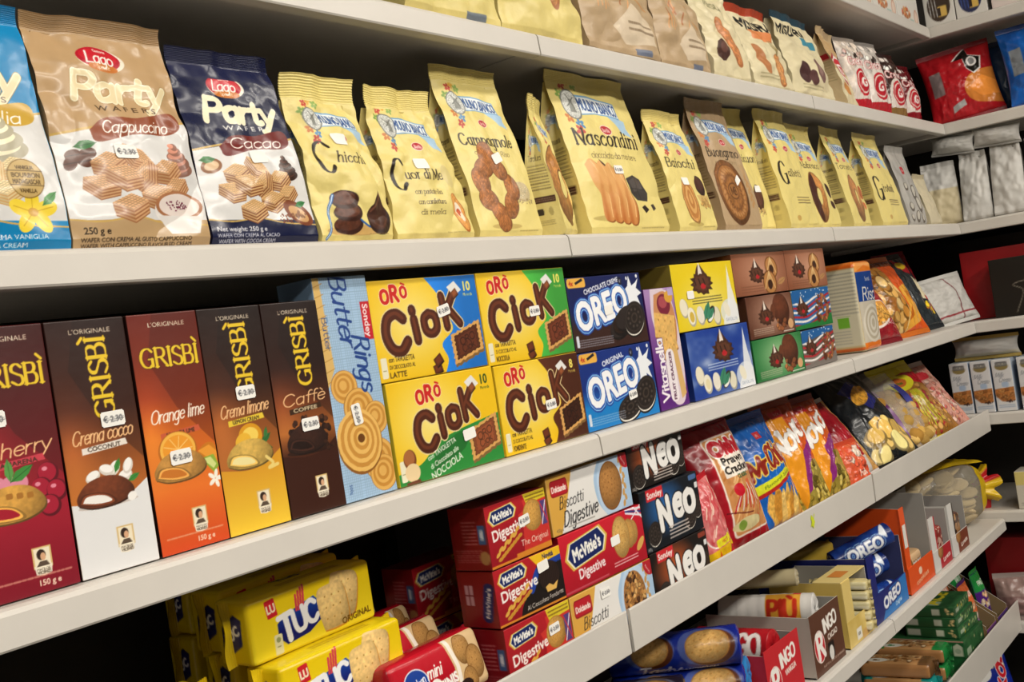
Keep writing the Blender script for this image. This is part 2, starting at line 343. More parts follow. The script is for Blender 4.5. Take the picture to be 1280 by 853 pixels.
# ------------------------------------------------------------------ meshes
class MB:
    def __init__(s): s.v, s.f, s.c, s.n = [], [], [], 0
    def add(s, v, f, c):
        v = np.asarray(v, float).reshape(-1, 3); s.v.append(v); s.f.append(np.asarray(f, int).reshape(-1, 4) + s.n)
        c = np.asarray(c, float); s.c.append(np.broadcast_to(c, (len(v), 3)) if c.ndim < 2 else c.reshape(-1, 3)); s.n += len(v); return s
    def grid(s, P, C, flip=False):
        ny, nx = P.shape[:2]; i = np.arange(ny * nx).reshape(ny, nx)
        f = np.stack([i[:-1, :-1], i[:-1, 1:], i[1:, 1:], i[1:, :-1]], -1).reshape(-1, 4)
        return s.add(P.reshape(-1, 3), f[:, ::-1] if flip else f, hx(C) if not isinstance(C, np.ndarray) or C.ndim == 1 else C.reshape(-1, 3))
    def box(s, x0, y0, z0, x1, y1, z1, c='#ffffff'):
        v = [(x, y, z) for z in (z0, z1) for y in (y0, y1) for x in (x0, x1)]
        return s.add(v, [(0, 2, 3, 1), (4, 5, 7, 6), (0, 1, 5, 4), (2, 6, 7, 3), (0, 4, 6, 2), (1, 3, 7, 5)], hx(c))
    def sweep(s, path, r, c, n=8):   # tube along a path
        P = [Vector(p) for p in path]; R = []
        for i, p in enumerate(P):
            d = (P[min(i + 1, len(P) - 1)] - P[max(i - 1, 0)]).normalized(); u = d.orthogonal().normalized(); w = d.cross(u); rr = r[i] if isinstance(r, (list, tuple)) else r
            R.append([p + (u * math.cos(t) + w * math.sin(t)) * rr for t in np.linspace(0, 2 * math.pi, n + 1)])
        return s.grid(np.array([[tuple(q) for q in row] for row in R]), c)
    def obj(s, name, m, parent=None, smooth=False, loc=None):
        v = np.vstack(s.v); f = np.vstack(s.f); c = np.vstack(s.c); me = bpy.data.meshes.new(name)
        me.vertices.add(len(v)); me.vertices.foreach_set('co', v.astype(np.float32).ravel())
        me.loops.add(f.size); me.loops.foreach_set('vertex_index', f.ravel().astype(np.int32))
        me.polygons.add(len(f)); me.polygons.foreach_set('loop_start', (np.arange(len(f)) * 4).astype(np.int32))
        me.polygons.foreach_set('use_smooth', np.full(len(f), smooth))
        at = me.color_attributes.new('Col', 'FLOAT_COLOR', 'POINT')
        at.data.foreach_set('color', np.c_[lin(c), np.ones(len(c))].astype(np.float32).ravel())
        me.update(calc_edges=True); me.materials.append(M[m] if isinstance(m, str) else m)
        o = bpy.data.objects.new(name, me); COL.objects.link(o)
        if parent: o.parent = parent
        if loc: o.location = loc
        return o
def thing(name, label, cat, loc, rz=0, rx=0, ry=0, group=None):
    o = bpy.data.objects.new(name, None); COL.objects.link(o); o.location = (loc[0], loc[1], loc[2] + H); o.rotation_euler = (rx, ry, rz)
    o.empty_display_size = .03; o['label'] = label; o['category'] = cat
    if group: o['group'] = group
    return o
def tag(o, label, cat, group=None, kind=None):
    if label: o['label'] = label; o['category'] = cat
    if group: o['group'] = group
    if kind: o['kind'] = kind
    return o
def lod(x, w, h, y=0.):
    d = max(.6, math.hypot(x, y + .88)); k = 1350 / d
    return int(np.clip(w * k * .95, 10, 300)), int(np.clip(h * k * 1.3, 12, 380))
# ------------------------------------------------------------------ builders for packs
def G(nx, ny): return np.meshgrid(np.linspace(0, 1, nx), np.linspace(0, 1, ny))
def flat(c, w=1., h=1., n=4): return Art(w, h, n, n, c)
def edgepts(L, r): return np.array([0, r * .3, r, L - r, L - r * .3, L])
def box_mesh(mb, x0, x1, y0, y1, z0, z1, faces, default='#888888', r=.0015, bulge=0., skip=()):
    lo, hi = np.array([x0, y0, z0]), np.array([x1, y1, z1])
    spec = dict(front=(0, 2, 1, 0), back=(0, 2, 1, 1), left=(1, 2, 0, 0), right=(1, 2, 0, 1), top=(0, 1, 2, 1), bottom=(0, 1, 2, 0))
    for nm, (a, b, c, sd) in spec.items():
        if nm in skip: continue
        A = faces.get(nm, default)
        La, Lb = hi[a] - lo[a], hi[b] - lo[b]
        if isinstance(A, Art): ua, ub = np.linspace(0, La, A.nx), np.linspace(0, Lb, A.ny); cc = A.c
        else: ua, ub = edgepts(La, r), edgepts(Lb, r); cc = hx(A)
        U, V = np.meshgrid(ua, ub); P = np.zeros(U.shape + (3,)); P[..., a] = lo[a] + U; P[..., b] = lo[b] + V; P[..., c] = (lo, hi)[sd][c]
        if nm == 'left' and isinstance(A, Art): cc = cc[:, ::-1]      # side art reads from back edge to front edge
        Q = np.clip(P, lo + r, hi - r); D = P - Q; L = np.linalg.norm(D, axis=-1, keepdims=True); P = Q + D / np.maximum(L, 1e-9) * r
        if bulge: P[..., c] += (1 if sd else -1) * bulge * np.sin(np.pi * U / La) * np.sin(np.pi * V / Lb)
        mb.grid(P, cc)
    return mb
def sticker(parent, F, x, z, txt='€ 2.30', ang=0., w=.024, h=.014, label=None, bg='#f2f0ea', name='price_sticker', px=30):
    """small paper label laid on the surface F(x, z) -> (x, y, z) in the pack's own space"""
    a = Art(w * 1000, h * 1000, px, int(px * h / w) + 2, bg)
    if txt: a.txt(txt, w * 500, h * 500, h * 560, '#4a4a50', wid=w * 800, bold=.12)
    U, V = G(a.nx, a.ny); X = (U - .5) * w * (1 - .10 * (np.abs(V - .5) > .42)); Z = (V - .5) * h
    c, s = math.cos(ang), math.sin(ang); P = F(x + X * c - Z * s, z + X * s + Z * c); P = np.stack(P, -1); P[..., 1] -= .0011
    return MB().grid(P, a.c).obj(name, 'label', parent)
def box(name, label, x, y, z, w, h, d, art, cat='biscuit box', left=None, top=None, default='#777777', rz=0., rx=0., ry=0., group=None, stick=None, bulge=.0012, m='carton', part='carton', r=.0014):
    t = thing(name, label, cat, (x, y, z), rz, rx, ry, group)
    fc = dict(front=art); 
    if left is not None: fc['left'] = left
    if top is not None: fc['top'] = top
    box_mesh(MB(), -w / 2, w / 2, 0, d, 0, h, fc, default, r, bulge).obj(part, m, t)
    for q in stick or []:
        sx, sz, tx, an = (list(q) + [0, 0])[:4] if len(q) >= 4 else (q[0], q[1], q[2] if len(q) > 2 else '€ 2.30', 0)
        sticker(t, lambda X, Z: (X, np.full_like(X, -bulge * .9), Z), sx, sz, tx, an)
    return t
def crimp(mb, P0, P1, up, h, d, c, n=None, amp=.0007, curl=0., ny=10):
    """crimped seal strip standing on the line P0-P1, ridged across its height"""
    n = n or 24; U, V = G(n, ny * 3); P0, P1, up = map(lambda q: np.array(q, float), (P0, P1, up))
    P = P0 + (P1 - P0) * U[..., None] + up * (V * h)[..., None]
    P[..., 1] += amp * np.sin(V * ny * 2 * math.pi) - curl * V ** 2 + .0012 * np.sin(U * 7)
    mb.grid(P, c); Q = P.copy(); Q[..., 1] += .0012; mb.grid(Q, c, True); return mb
def stand_bag(name, label, x, z, w, d, h, seal, art, sealc, side=None, sidec='#cdbb74', y=.02, lean=0., bulge=.006, wr=.0016, seed=0, topw=.94, rz=0., rx=0., ry=0., cat='biscuit bag', group=None, m='matte', stick=(), gus=.5, pw=1.35, neck=0., curl=.006, back=None, mid=.5):
    """flat-bottomed gusset bag: the front panel leans back to the crimped seal at the middle of the depth"""
    t = thing(name, label, cat, (x, y, z), rz, rx, ry, group)
    yfun = lambda v: d * mid * np.clip(v, 0, 1) ** pw + lean * v
    def F(u, v):
        Wd = w * (1 - (1 - topw) * v ** 1.5) * (1 - neck * np.exp(-((v - .8) / .12) ** 2))
        X = (u - .5) * Wd; Z = v * h
        Y = yfun(v) - bulge * np.sin(np.pi * np.clip(u, 0, 1)) ** .8 * np.sin(np.pi * np.clip(v * .92 + .06, 0, 1))
        k = .5 + .9 * v
        Y = Y + wr * k * (fbm(u * 5 + seed, v * 7 + seed * 1.7, seed, 2) - .5) * 3.2 + wr * 1.5 * (np.abs(fbm(u * 2.2 + v * 1.6 + seed, v * 3.4 - u * 1.3, seed + 5, 2) - .5)) * -2.6 * (v > .0)
        Y = Y + .004 * np.clip(.04 - v, 0, 1) / .04
        return X, Y, Z
    mb = MB(); U, V = G(art.nx, art.ny); P = np.stack(F(U, V), -1); mb.grid(P, art.c)
    yb = lambda v: d - (d * (1 - mid) + .0) * np.clip(v, 0, 1) ** pw + lean * v
    for sd in (0, 1):
        e = P[:, -1 if sd else 0]; n = 15; Sg = np.linspace(0, 1, n)[None, :]; v = np.linspace(0, 1, art.ny)[:, None]; k = 1 if sd else -1
        eb = np.stack([e[:, 0], yb(v[:, 0]), e[:, 2]], -1); tri = 1 - np.abs(Sg * 2 - 1)
        Q = e[:, None] * (1 - Sg[..., None]) + eb[:, None] * Sg[..., None]
        Q[..., 0] -= k * tri * (gus * d * .5 * v ** 1.2 - .006 * np.sin(np.pi * v) * (1 - v)) 
        Q[..., 0] += k * .0012 * (fbm(Sg * 4 + v * 0, v * 9, seed + 9) - .5)
        if isinstance(side, Art):
            ii = np.clip((np.arange(n) / (n - 1) * (side.nx - 1)).astype(int), 0, side.nx - 1); jj = np.clip((np.arange(art.ny) / (art.ny - 1) * (side.ny - 1)).astype(int), 0, side.ny - 1)
            if not sd: ii = ii[::-1]
            C = side.c[np.ix_(jj, ii)]
            if n < side.nx:   # denser side panel for its print
                n2 = side.nx; S2 = np.linspace(0, n - 1, n2); i0 = np.clip(S2.astype(int), 0, n - 2); fr = (S2 - i0)[None, :, None]
                Q = Q[:, i0] * (1 - fr) + Q[:, i0 + 1] * fr; C = side.c[np.ix_(jj, np.arange(n2))]
                if not sd: C = C[:, ::-1]
            mb.grid(Q, C, sd == 0)
        else: mb.grid(Q, hx(sidec), sd == 0)
    v = np.linspace(0, 1, 24); eb0 = P[np.linspace(0, art.ny - 1, 24).astype(int)]
    B = np.stack([np.stack([eb0[:, 0, 0] * (1 - s) + eb0[:, -1, 0] * s, yb(v) + .004 * np.sin(np.pi * s) * np.sin(np.pi * v), eb0[:, 0, 2]], -1) for s in np.linspace(0, 1, 9)], 1)
    mb.grid(B, hx(back or sidec), True); mb.obj('bag', m, t, True)
    if seal:
        ii = np.linspace(0, art.nx - 1, 34).astype(int); base = P[-1, ii]; up = (P[-1] - P[-5]).mean(0); up = up / np.linalg.norm(up) * .6 + np.array([0, 0, .4]); up /= np.linalg.norm(up)
        vv = np.linspace(0, 1, 46)[:, None]; Q = base[None] + up * (vv * seal)[..., None]; Q[..., 1] += .0006 * np.sin(vv * 62) * (vv > .08) - curl * vv ** 2 + .0022 * vv * (fbm(np.linspace(0, 5, 34)[None] + seed, vv * 1.5, seed, 2) - .5) * 2
        Q[..., 2] += .004 * vv * (fbm(np.linspace(0, 3, 34)[None] + seed * 3, vv * 0, seed + 2, 1) - .5)
        Q2 = Q.copy(); Q2[..., 1] += .0012; MB().grid(Q, hx(sealc)).grid(Q2, hx(sealc), True).obj('sealed_top', m, t, True)
    for q in stick:
        sticker(t, lambda X, Z: F(X / w + .5, Z / h), *q)
    return t, F
def pillow_bag(name, label, x, y, z, w, h, t_, art, backc, sealc=None, seed=0, rx=0., ry=0., rz=0., cat='snack bag', group=None, m='film', seal=.014, wr=.003, pu=.62, pv=.55, backart=None, stick=(), flatb=0.):
    """pillow pouch: two bulging panels closed by a crimped seal at the top and at the bottom"""
    t = thing(name, label, cat, (x, y, z), rz, rx, ry, group)
    def prof(u, v):
        vv = np.clip(v * (1 - flatb) + flatb * (1 - v) * .35, 0, 1)
        return np.clip(np.sin(np.pi * np.clip(u, 0, 1)), 0, 1) ** pu * np.clip(np.sin(np.pi * vv), 0, 1) ** pv
    def cr(u, v, sd):
        e = np.abs(v - .5) * 2
        return wr * ((fbm(u * 6 + seed + sd * 9, v * 6 + seed, seed, 3) - .5) * 2.2 + (.35 + e ** 2) * (np.abs(fbm(u * 9 + seed, v * 2.4 + sd * 3, seed + 3, 2) - .5) * 3 - .5))
    def W_(v): return w * (1 - .07 * np.sin(np.pi * v) ** .7)
    def F(u, v): return (u - .5) * W_(v), -t_ / 2 * prof(u, v) + cr(u, v, 0) * np.clip(prof(u, v) * 3, 0, 1), v * h + seal
    def Bk(u, v): return (u - .5) * W_(v), t_ / 2 * prof(u, v) + cr(u, v, 1) * np.clip(prof(u, v) * 3, 0, 1), v * h + seal
    mb = MB(); U, V = G(art.nx, art.ny); mb.grid(np.stack(F(U, V), -1), art.c)
    if backart is not None: U, V = G(backart.nx, backart.ny); mb.grid(np.stack(Bk(U, V), -1), backart.c, True)
    else: U, V = G(30, 36); mb.grid(np.stack(Bk(U, V), -1), hx(backc), True)
    mb.obj('bag', m, t, True)
    if sealc is not None:
        for zz, dr in ((seal, -1), (seal + h, 1)):
            crimp(MB(), (-w / 2, 0, zz), (w / 2, 0, zz), (0, .1 * dr, dr), seal, 0, hx(sealc), n=40, ny=5, curl=.003 * dr).obj('crimped_seal', m, t, True)
    for q in stick: sticker(t, lambda X, Z: F(X / w + .5, (Z - seal) / h), *q)
    return t, F
def tube_pack(name, label, x, y, z, L, r, art, endc, cat='biscuit roll', rz=0., ry=0., group=None, m='film', seed=0, crump=.004):
    """round roll of biscuits lying along its own x axis, film gathered at both ends"""
    t = thing(name, label, cat, (x, y, z), rz, 0, ry, group)
    U, V = G(art.nx, art.ny); th = -math.pi * .5 - (V - .5) * 2 * math.pi   # middle of the art faces the front
    R = r * (1 + .006 * np.sin(U * 60 * L / .2)) + .0008 * (fbm(U * 14, V * 8, seed) - .5)
    mb = MB(); mb.grid(np.stack([(U - .5) * L, R * np.sin(th), R * np.cos(th) * -1 + r], -1)[:, :, [0, 1, 2]], art.c); mb.obj('wrapper', m, t, True)
    for sd in (-1, 1):
        U, V = G(12, 40); th = V * 2 * math.pi; R = r * (1 - U ** 1.3 * .93) * (1 + .10 * np.sin(th * 9 + seed) * U)
        X = sd * (L / 2 + crump * np.sin(U * 3.1) + .002 * np.sin(th * 7) * U)
        MB().grid(np.stack([X, R * np.sin(th), R * np.cos(th) + r], -1), hx(endc)).obj('gathered_end', m, t, True)
    return t
def flow_pack(name, label, x, y, z, w, h, d, art, c, cat='biscuit pack', left=None, top=None, rz=0., rx=0., ry=0., group=None, endc=None, m='film', r=.008, bulge=.002, fin=.012):
    """block wrapped in film: rounded block, a crimped fin at either end"""
    t = thing(name, label, cat, (x, y, z), rz, rx, ry, group); fc = dict(front=art)
    if left is not None: fc['left'] = left
    if top is not None: fc['top'] = top
    box_mesh(MB(), -w / 2, w / 2, 0, d, 0, h, fc, c, r, bulge).obj('wrapper', m, t, True)
    for sd in (-1, 1):
        U, V = G(16, 24); X = sd * (w / 2 - .001 + fin * U); Z = h * .5 + (V - .5) * h * (.96 + .06 * U); Y = d / 2 + .0014 * np.sin(U * 30) + .003 * np.sin(V * 8) * U
        MB().grid(np.stack([X, Y, Z], -1), hx(endc or c)).grid(np.stack([X, Y + .001, Z], -1), hx(endc or c)).obj('end_fin', m, t, True)
    return t

# ------------------------------------------------------------------ the shelving
ZO, ZA, ZB, ZC, ZD, ZE, ZF, ZG = .725, .438, .142, -.152, -.456, -.736, -1.046, -1.31
XS = [-.20, 1.303, 2.335, 3.331]
def extr(mb, prof, x0, x1, axis='x', c='#ffffff'):
    """closed profile [(y, z)] swept from x0 to x1"""
    n = len(prof); A = np.array([(x0, p[0], p[1]) for p in prof]); B = A.copy(); B[:, 0] = x1
    for P in range(n):
        q = (P + 1) % n; mb.add([A[P], B[P], B[q], A[q]], [(0, 1, 2, 3)], hx(c))
    caps = [(0, 1, 2, 9), (2, 3, 8, 9), (3, 4, 7, 8), (4, 5, 6, 7)] if n == 10 else [(0, 1, 2, 3)] if n == 4 else [(0, 1, 2, 6), (2, 3, 5, 6), (3, 4, 5, 5)]
    for Q in (A, B):
        for P in caps: mb.add([Q[i] for i in P], [(0, 1, 2, 3)], hx(c))
    return mb
def struct(name, mb, m): o = mb.obj(name, m); o['kind'] = 'structure'; return o
def plain_lip(hgt): return [(.45, -.002), (.45, -.022), (.022, -.022), (.020, -hgt), (.0015, -hgt), (0, -hgt + .002), (.0015, -.006), (.004, -.002), (.009, 0), (.03, 0)]
SECT = ['left section', 'middle section', 'far section']
def shelf(x0, x1, z, label, kind, group=None, far=False):
    g = .0016
    if not far: loc, rz = (0, 0, z), 0
    else: loc, rz = (3.336, 0, z), -math.pi / 2        # far unit: its front edge runs towards the viewer's side
    t = thing('shelf', label, 'shelf', loc, rz, group=group)
    if kind == 'plain': extr(MB(), plain_lip(.034), x0 + g, x1 - g).obj('shelf_board', 'shelf', t)
    else:
        extr(MB(), [(.45, 0), (.45, -.02), (.006, -.02), (.006, 0)], x0 + g, x1 - g).obj('shelf_board', 'shelf', t)
        top = .044 if kind == 'tall' else .068; g2 = .0042
        extr(MB(), [(.0045, -.018), (.0025, -.020), (0, -.018), (-.001, top - .002), (0, top), (.002, top), (.0035, top - .001)], x0 + g2, x1 - g2).obj('front_lip', 'shelf', t)
        for xx in (x0 + .003, x1 - .003): MB().box(xx - .0015, .006, -.016, xx + .0015, .03, .03).obj('lip_bracket', 'steel', t)
    return t
rows = [('top', ZO, 'plain', 'under the boxed goods'), ('A', ZA, 'plain', 'under the topmost row of cream and brown bags'), ('B', ZB, 'plain', 'under wafer bags and yellow bags'),
        ('C', ZC, 'plain', 'under slim dark cartons and biscuit boxes'), ('D', ZD, 'tall', 'with tall lip before digestive boxes and crisps'), ('E', ZE, 'plain', 'under the display trays and blue rolls'), ('F', ZF, 'taller', 'with tall lip before green cartons')]
for nm, z, kind, what in rows:
    for k in range(3):
        if nm == 'top' and k < 2 or nm == 'F' and k < 2 or nm == 'E' and k < 1: continue
        o = shelf(XS[k], XS[k + 1], z, f'white shelf {what}, {SECT[k]}', kind)
        if nm == 'D' and k == 1:   # torn remnant of a yellow green sticker
            U, V = G(6, 10); MB().grid(np.stack([1.985 + .016 * (U - .5) * (1 + .3 * np.sin(V * 9)) + .004 * V, -.0016 + 0 * U, .008 + .020 * V + .004 * np.sin(U * 8)], -1), hx('#c8d42a')).obj('sticker_remnant', 'label', o)
for nm, z, what in (('top', ZO, 'under white cartons with round pictures'), ('A', ZA, 'under red and blue crisp bags'), ('B', ZB, 'under plain silver bags'), ('C', ZC, 'under black and red gift boxes'), ('D', -.425, 'under slim white wafer cartons'), ('E', -.715, 'beside the bag with yellow crackers')):
    shelf(-.40, 1.3, z, f'white corner shelf {what}', 'plain', far=True)
shelf(1.0, XS[3], ZG, 'lowest white steel shelf, under the blue bag with red letters', 'plain')
# room shell
struct('floor', MB().box(-3, -4, -.05, 5, 1, 0), 'floor')
struct('ceiling', MB().box(-3, -4, 2.95, 5, 1, 3.0), 'ceil')
struct('wall_back', MB().box(-3, .455, 0, 3.84, .50, 2.95), 'back')
struct('wall_right', MB().box(3.80, -4, 0, 3.85, .455, 2.95), 'back')
for k, xx in enumerate(XS[1:3]):
    mb = MB().box(xx - .02, .425, 0, xx + .02, .4545, 2.5); o = mb.obj('shelf_upright', 'back'); tag(o, f'dark slotted upright post behind the shelf joint, {("nearer", "farther")[k]} one', 'post', 'upright posts')
for k, (lx, ly) in enumerate(LAMPS):
    t = thing('ceiling_light', 'white twin tube light hanging over the aisle', 'light', (lx, ly, 2.95 - H), group='aisle lights'); MB().box(-.66, -.13, -.05, .66, .13, 0, '#e8e8e4').obj('housing', 'label', t)
    for s in (-1, 1): MB().sweep([(-.62, s * .06, -.07), (.62, s * .06, -.07)], .014, '#ffffff', 10).obj('lamp_tube', 'tube', t)
# ------------------------------------------------------------------ shelf B: wafer bags and yellow biscuit bags
def lago(w, h, nx, ny, ground, low, ribbon, ribtxt, cream, wc, wc2, sub, kind):
    a = Art(w, h, nx, ny, ground)
    a.poly([(0, h * .50), (w * .3, h * .54), (w * .62, h * .545), (w, h * .60), (w, 26), (0, 26)], '#d9d8d6')
    a.line([(0, h * .505), (w * .3, h * .545), (w * .62, h * .55), (w, h * .605)], 2.2, '#c9a75c', True)
    a.fill(lambda X, Y: a.c * (1 - .06 * (fbm(X / 30, Y / 40, 3) - .5))[..., None])
    a.poly([(0, 0), (w, 0), (w, 20), (w * .7, 22), (w * .45, 28), (w * .2, 24), (0, 27)], low); a.line([(0, 27), (w * .2, 24.5), (w * .45, 28), (w * .7, 22.5), (w, 20.5)], 1.6, '#c9a75c', True)
    lx, ly = w * .47, h * .89
    a.ell(lx + 2, ly - 1, 27, 13, '#e8e0cc'); a.ell(lx, ly, 25, 12, '#b5162b'); a.ell(lx, ly + 2, 22, 8, '#c9202f'); a.poly(ring(lx + 2, ly - 9.5, 18, 5), '#c9762f')
    a.pen('Lago', lx, ly, 12, '#f4eee6', 1.3, .9, shear=.15, wid=34); a.txt('Gastone', lx + 2, ly + 8, 4.5, '#f0e6dc', bold=.1); a.pen('Specialità', lx + 2, ly - 9.5, 4, '#f5e8d5', .9)
    for o_, oc in ((2.6, '#9b7b46' if kind != 'cacao' else '#10193a'), (1.5, '#f6edcf')): a.pen('Party', w * .55, h * .745, 27, oc, 1.9 + o_ * .32, 1.5 + o_ * .32, shear=.22, wid=w * .70)
    a.pen('Party', w * .55, h * .745, 27, '#f3ebc9' if kind == 'cacao' else '#e9d9ae', 1.7, 1.3, shear=.22, wid=w * .70)
    a.txt('W A F E R S', w * .56, h * .645, 7.5, '#f2efe6' if kind == 'cacao' else '#4a3524', ang=.03, wid=w * .46, bold=.1)
    rb = [(w * .24, h * .53), (w * .38, h * .595), (w * .62, h * .605), (w * .9, h * .645), (w * .95, h * .58), (w * .84, h * .535), (w * .55, h * .52), (w * .28, h * .475)]
    a.poly(smooth(np.array(rb + rb[:1]), 6), ribbon); a.pen(ribtxt, w * .60, h * .562, 12, '#fbf6ee', .95, .7, shear=.35, wid=w * .52, ang=.06)
    return a
def wafers(a, x, y, s, wc, wc2, seed=0):
    for dx, dy, an, k in ((-.7, .55, .15, .95), (.35, .75, -.7, .9), (1.2, .35, .25, .95), (1.5, -.2, .35, .85), (-1.05, -.15, -.25, .9), (.35, .1, 1.0, .9), (-.25, .15, -.2, 1.0), (.75, -.45, .12, .95), (-.25, -.8, .05, 1.0)):
        wafer(a, x + dx * s, y + dy * s, s * .62 * k, an, wc, wc2)
def art_capp(nx, ny):
    a = lago(150, 213, nx, ny, '#bd9c72', '#b99a70', '#8f4a2e', 'Cappuccino', '#c98d76', '#d9a878', '#a1663f', '', 'capp')
    swirl(a, 126, 86, 19, '#b9806c')
    for k, (x, y, r) in enumerate(((16, 88, .4), (25, 82, -.3), (12, 80, .9), (30, 90, .2))): a.ell(x, y, 8, 5.5, '#5d3524', r); a.line([(x - 6, y - 1), (x + 6, y + 1)], 1, '#3a1f14')
    leaf(a, 18, 96, 22, .2, '#3f7d44')
    wafers(a, 70, 66, 31, '#d5a575', '#9c6540')
    a.ell(118, 36, 30, 17, '#ece7e2'); a.ell(118, 40, 29, 14, '#a9714b'); a.ell(118, 40, 25, 11.5, '#e4d6ce'); bumps(a, 114, 40, 14, 5, '#7a2b46', 40, .07, 4)
    a.poly([(92, 30), (145, 30), (136, 12), (104, 12)], '#e2ddd8')
    a.txt('250 g e', 24, 16, 9, '#2b2118', bold=.15); a.txt('WAFER CON CREMA AL GUSTO CAPPUCCINO', 66, 7.5, 5.4, '#3a2b1e', wid=118, bold=.1); a.txt('WAFER WITH CAPPUCCINO FLAVOURED CREAM', 66, 2.4, 5, '#3a2b1e', wid=118, bold=.08)
    return a
def art_cacao(nx, ny):
    a = lago(147, 205, nx, ny, '#141a3c', '#141a3c', '#6e1f1c', 'Cacao', '', '', '', '', 'cacao')
    a.rect(0, 190, 147, 205, '#171d42')
    swirl(a, 122, 86, 16, '#4a2a1c'); a.ell(18, 86, 13, 8, '#8c5a34', .3); a.ell(18, 86, 9, 5, '#d7b68b', .3); leaf(a, 5, 92, 20, .1, '#3f7d44')
    wafers(a, 68, 64, 30, '#dcb077', '#7d4626')
    a.ell(124, 34, 22, 12, '#7a3d1e', -.5); a.ell(124, 33, 15, 7.5, '#c99a63', -.5); bumps(a, 124, 33, 11, 4, '#8a5a36', 12, .2, 3); leaf(a, 122, 42, 18, .3, '#2f7a3c'); bumps(a, 106, 28, 12, 6, '#8a4422', 40, .09, 7)
    a.txt('Net weight: 250 g e', 40, 16.5, 7, '#e7e5e6', bold=.12, wid=66); a.txt('WAFER CON CREMA AL CACAO', 48, 9.5, 5.6, '#dcdbe2', wid=84, bold=.06); a.txt('WAFER WITH COCOA CREAM', 46, 3.6, 5.6, '#dcdbe2', wid=76, bold=.06)
    return a
def art_vanilla(nx, ny):
    a = lago(150, 213, nx, ny, '#0f86bf', '#0f7fb6', '#c9a23e', 'Vaniglia', '', '', '', '', 'capp')
    swirl(a, 100, 102, 26, '#e9dfbd'); wafers(a, 74, 66, 27, '#e6cf9a', '#c79a5c')
    for k in range(5): t = k * 1.256 + .3; a.ell(118 + 13 * math.cos(t), 34 + 11 * math.sin(t), 11, 7, '#efd23c', t); a.line([(118, 34), (118 + 20 * math.cos(t), 34 + 16 * math.sin(t))], .8, '#c79f1e')
    a.ell(118, 34, 5, 4, '#c99a2c'); leaf(a, 128, 40, 20, .7); a.ell(116, 64, 18, 18, '#8a6a2e'); a.ell(116, 64, 17, 17, '#c6a869')
    for q, s_, y in (('VANIGLIA', 5, 74), ('BOURBON', 6, 67), ('MADAGASCAR', 6, 61), ('VANILLA', 5, 53)): a.txt(q, 116, y, s_, '#5b4420', wid=17 if s_ == 5 else 27, bold=.15)
    a.rect(99, 70.5, 133, 71.2, '#5b4420'); a.rect(99, 57.5, 133, 58.2, '#5b4420'); a.txt('WAFER CON CREMA VANIGLIA', 78, 12, 6, '#e6eef2', wid=100); a.txt('WAFER WITH VANILLA CREAM', 60, 5, 5.6, '#e6eef2', wid=96)
    return a
YB = '#e6d484'
def mb_logo(a, x, y, s):
    for k, (dx, dy, c) in enumerate(((-.9, .75, '#c2483e'), (-.55, .95, '#d9a33a'), (-1.2, .35, '#7fa04a'), (-.7, -.75, '#5a8fc0'), (-1.1, -.5, '#cc7a3a'), (-.2, .75, '#8fb05a'), (-.85, -1.0, '#c2483e'))): 
        for j in range(5): t = j * 1.256 + k; a.ell(x + (dx + .13 * math.cos(t)) * s, y + (dy + .13 * math.sin(t)) * s, s * .1, s * .07, c, t)
    a.poly([(x + 1.0 * s, y - .15 * s), (x + 2.5 * s, y - .45 * s), (x + 2.35 * s, y - .75 * s), (x + 2.6 * s, y - 1.1 * s), (x + 1.9 * s, y - .95 * s), (x + 1.6 * s, y - .6 * s)], '#a9c9e2')
    P = [(x - .8 * s, y + .38 * s), (x + .6 * s, y + .42 * s), (x + 2.15 * s, y + .2 * s), (x + 2.2 * s, y - .42 * s), (x + .6 * s, y - .3 * s), (x - .8 * s, y - .42 * s)]
    a.poly(P, '#6fa3cd'); m = np.mean(P, 0); a.poly((np.array(P) - m) * [.97, .84] + m, '#e8eef0')
    a.ell(x - .72 * s, y, s * .56, s * .58, '#7b7d78'); a.ell(x - .72 * s, y, s * .5, s * .52, speck('#c9cbc6', .4, 1.2, 3)); a.poly([(x - .9 * s, y - .3 * s), (x - .5 * s, y - .3 * s), (x - .6 * s, y + .2 * s), (x - .82 * s, y + .2 * s)], '#8e908b')
    for t in (0, 1.57): a.line([(x - .72 * s - .3 * s * math.cos(t + .6), y + .1 * s - .3 * s * math.sin(t + .6)), (x - .72 * s + .3 * s * math.cos(t + .6), y + .1 * s + .3 * s * math.sin(t + .6))], s * .05, '#6d6f6a')
    a.txt('MULINO BIANCO', x + .95 * s, y + .0 * s, s * .66, '#1a4488', wid=2.35 * s, ang=-.07, bold=s * .012)
def oval(a, x, y, s):
    a.ell(x, y, s, s * .55, '#f1e4dd'); a.ell(x, y, s * .92, s * .47, '#b9232c'); a.txt('Barilla', x, y, s * .62, '#f5e9e4', wid=s * 1.25, bold=.1)
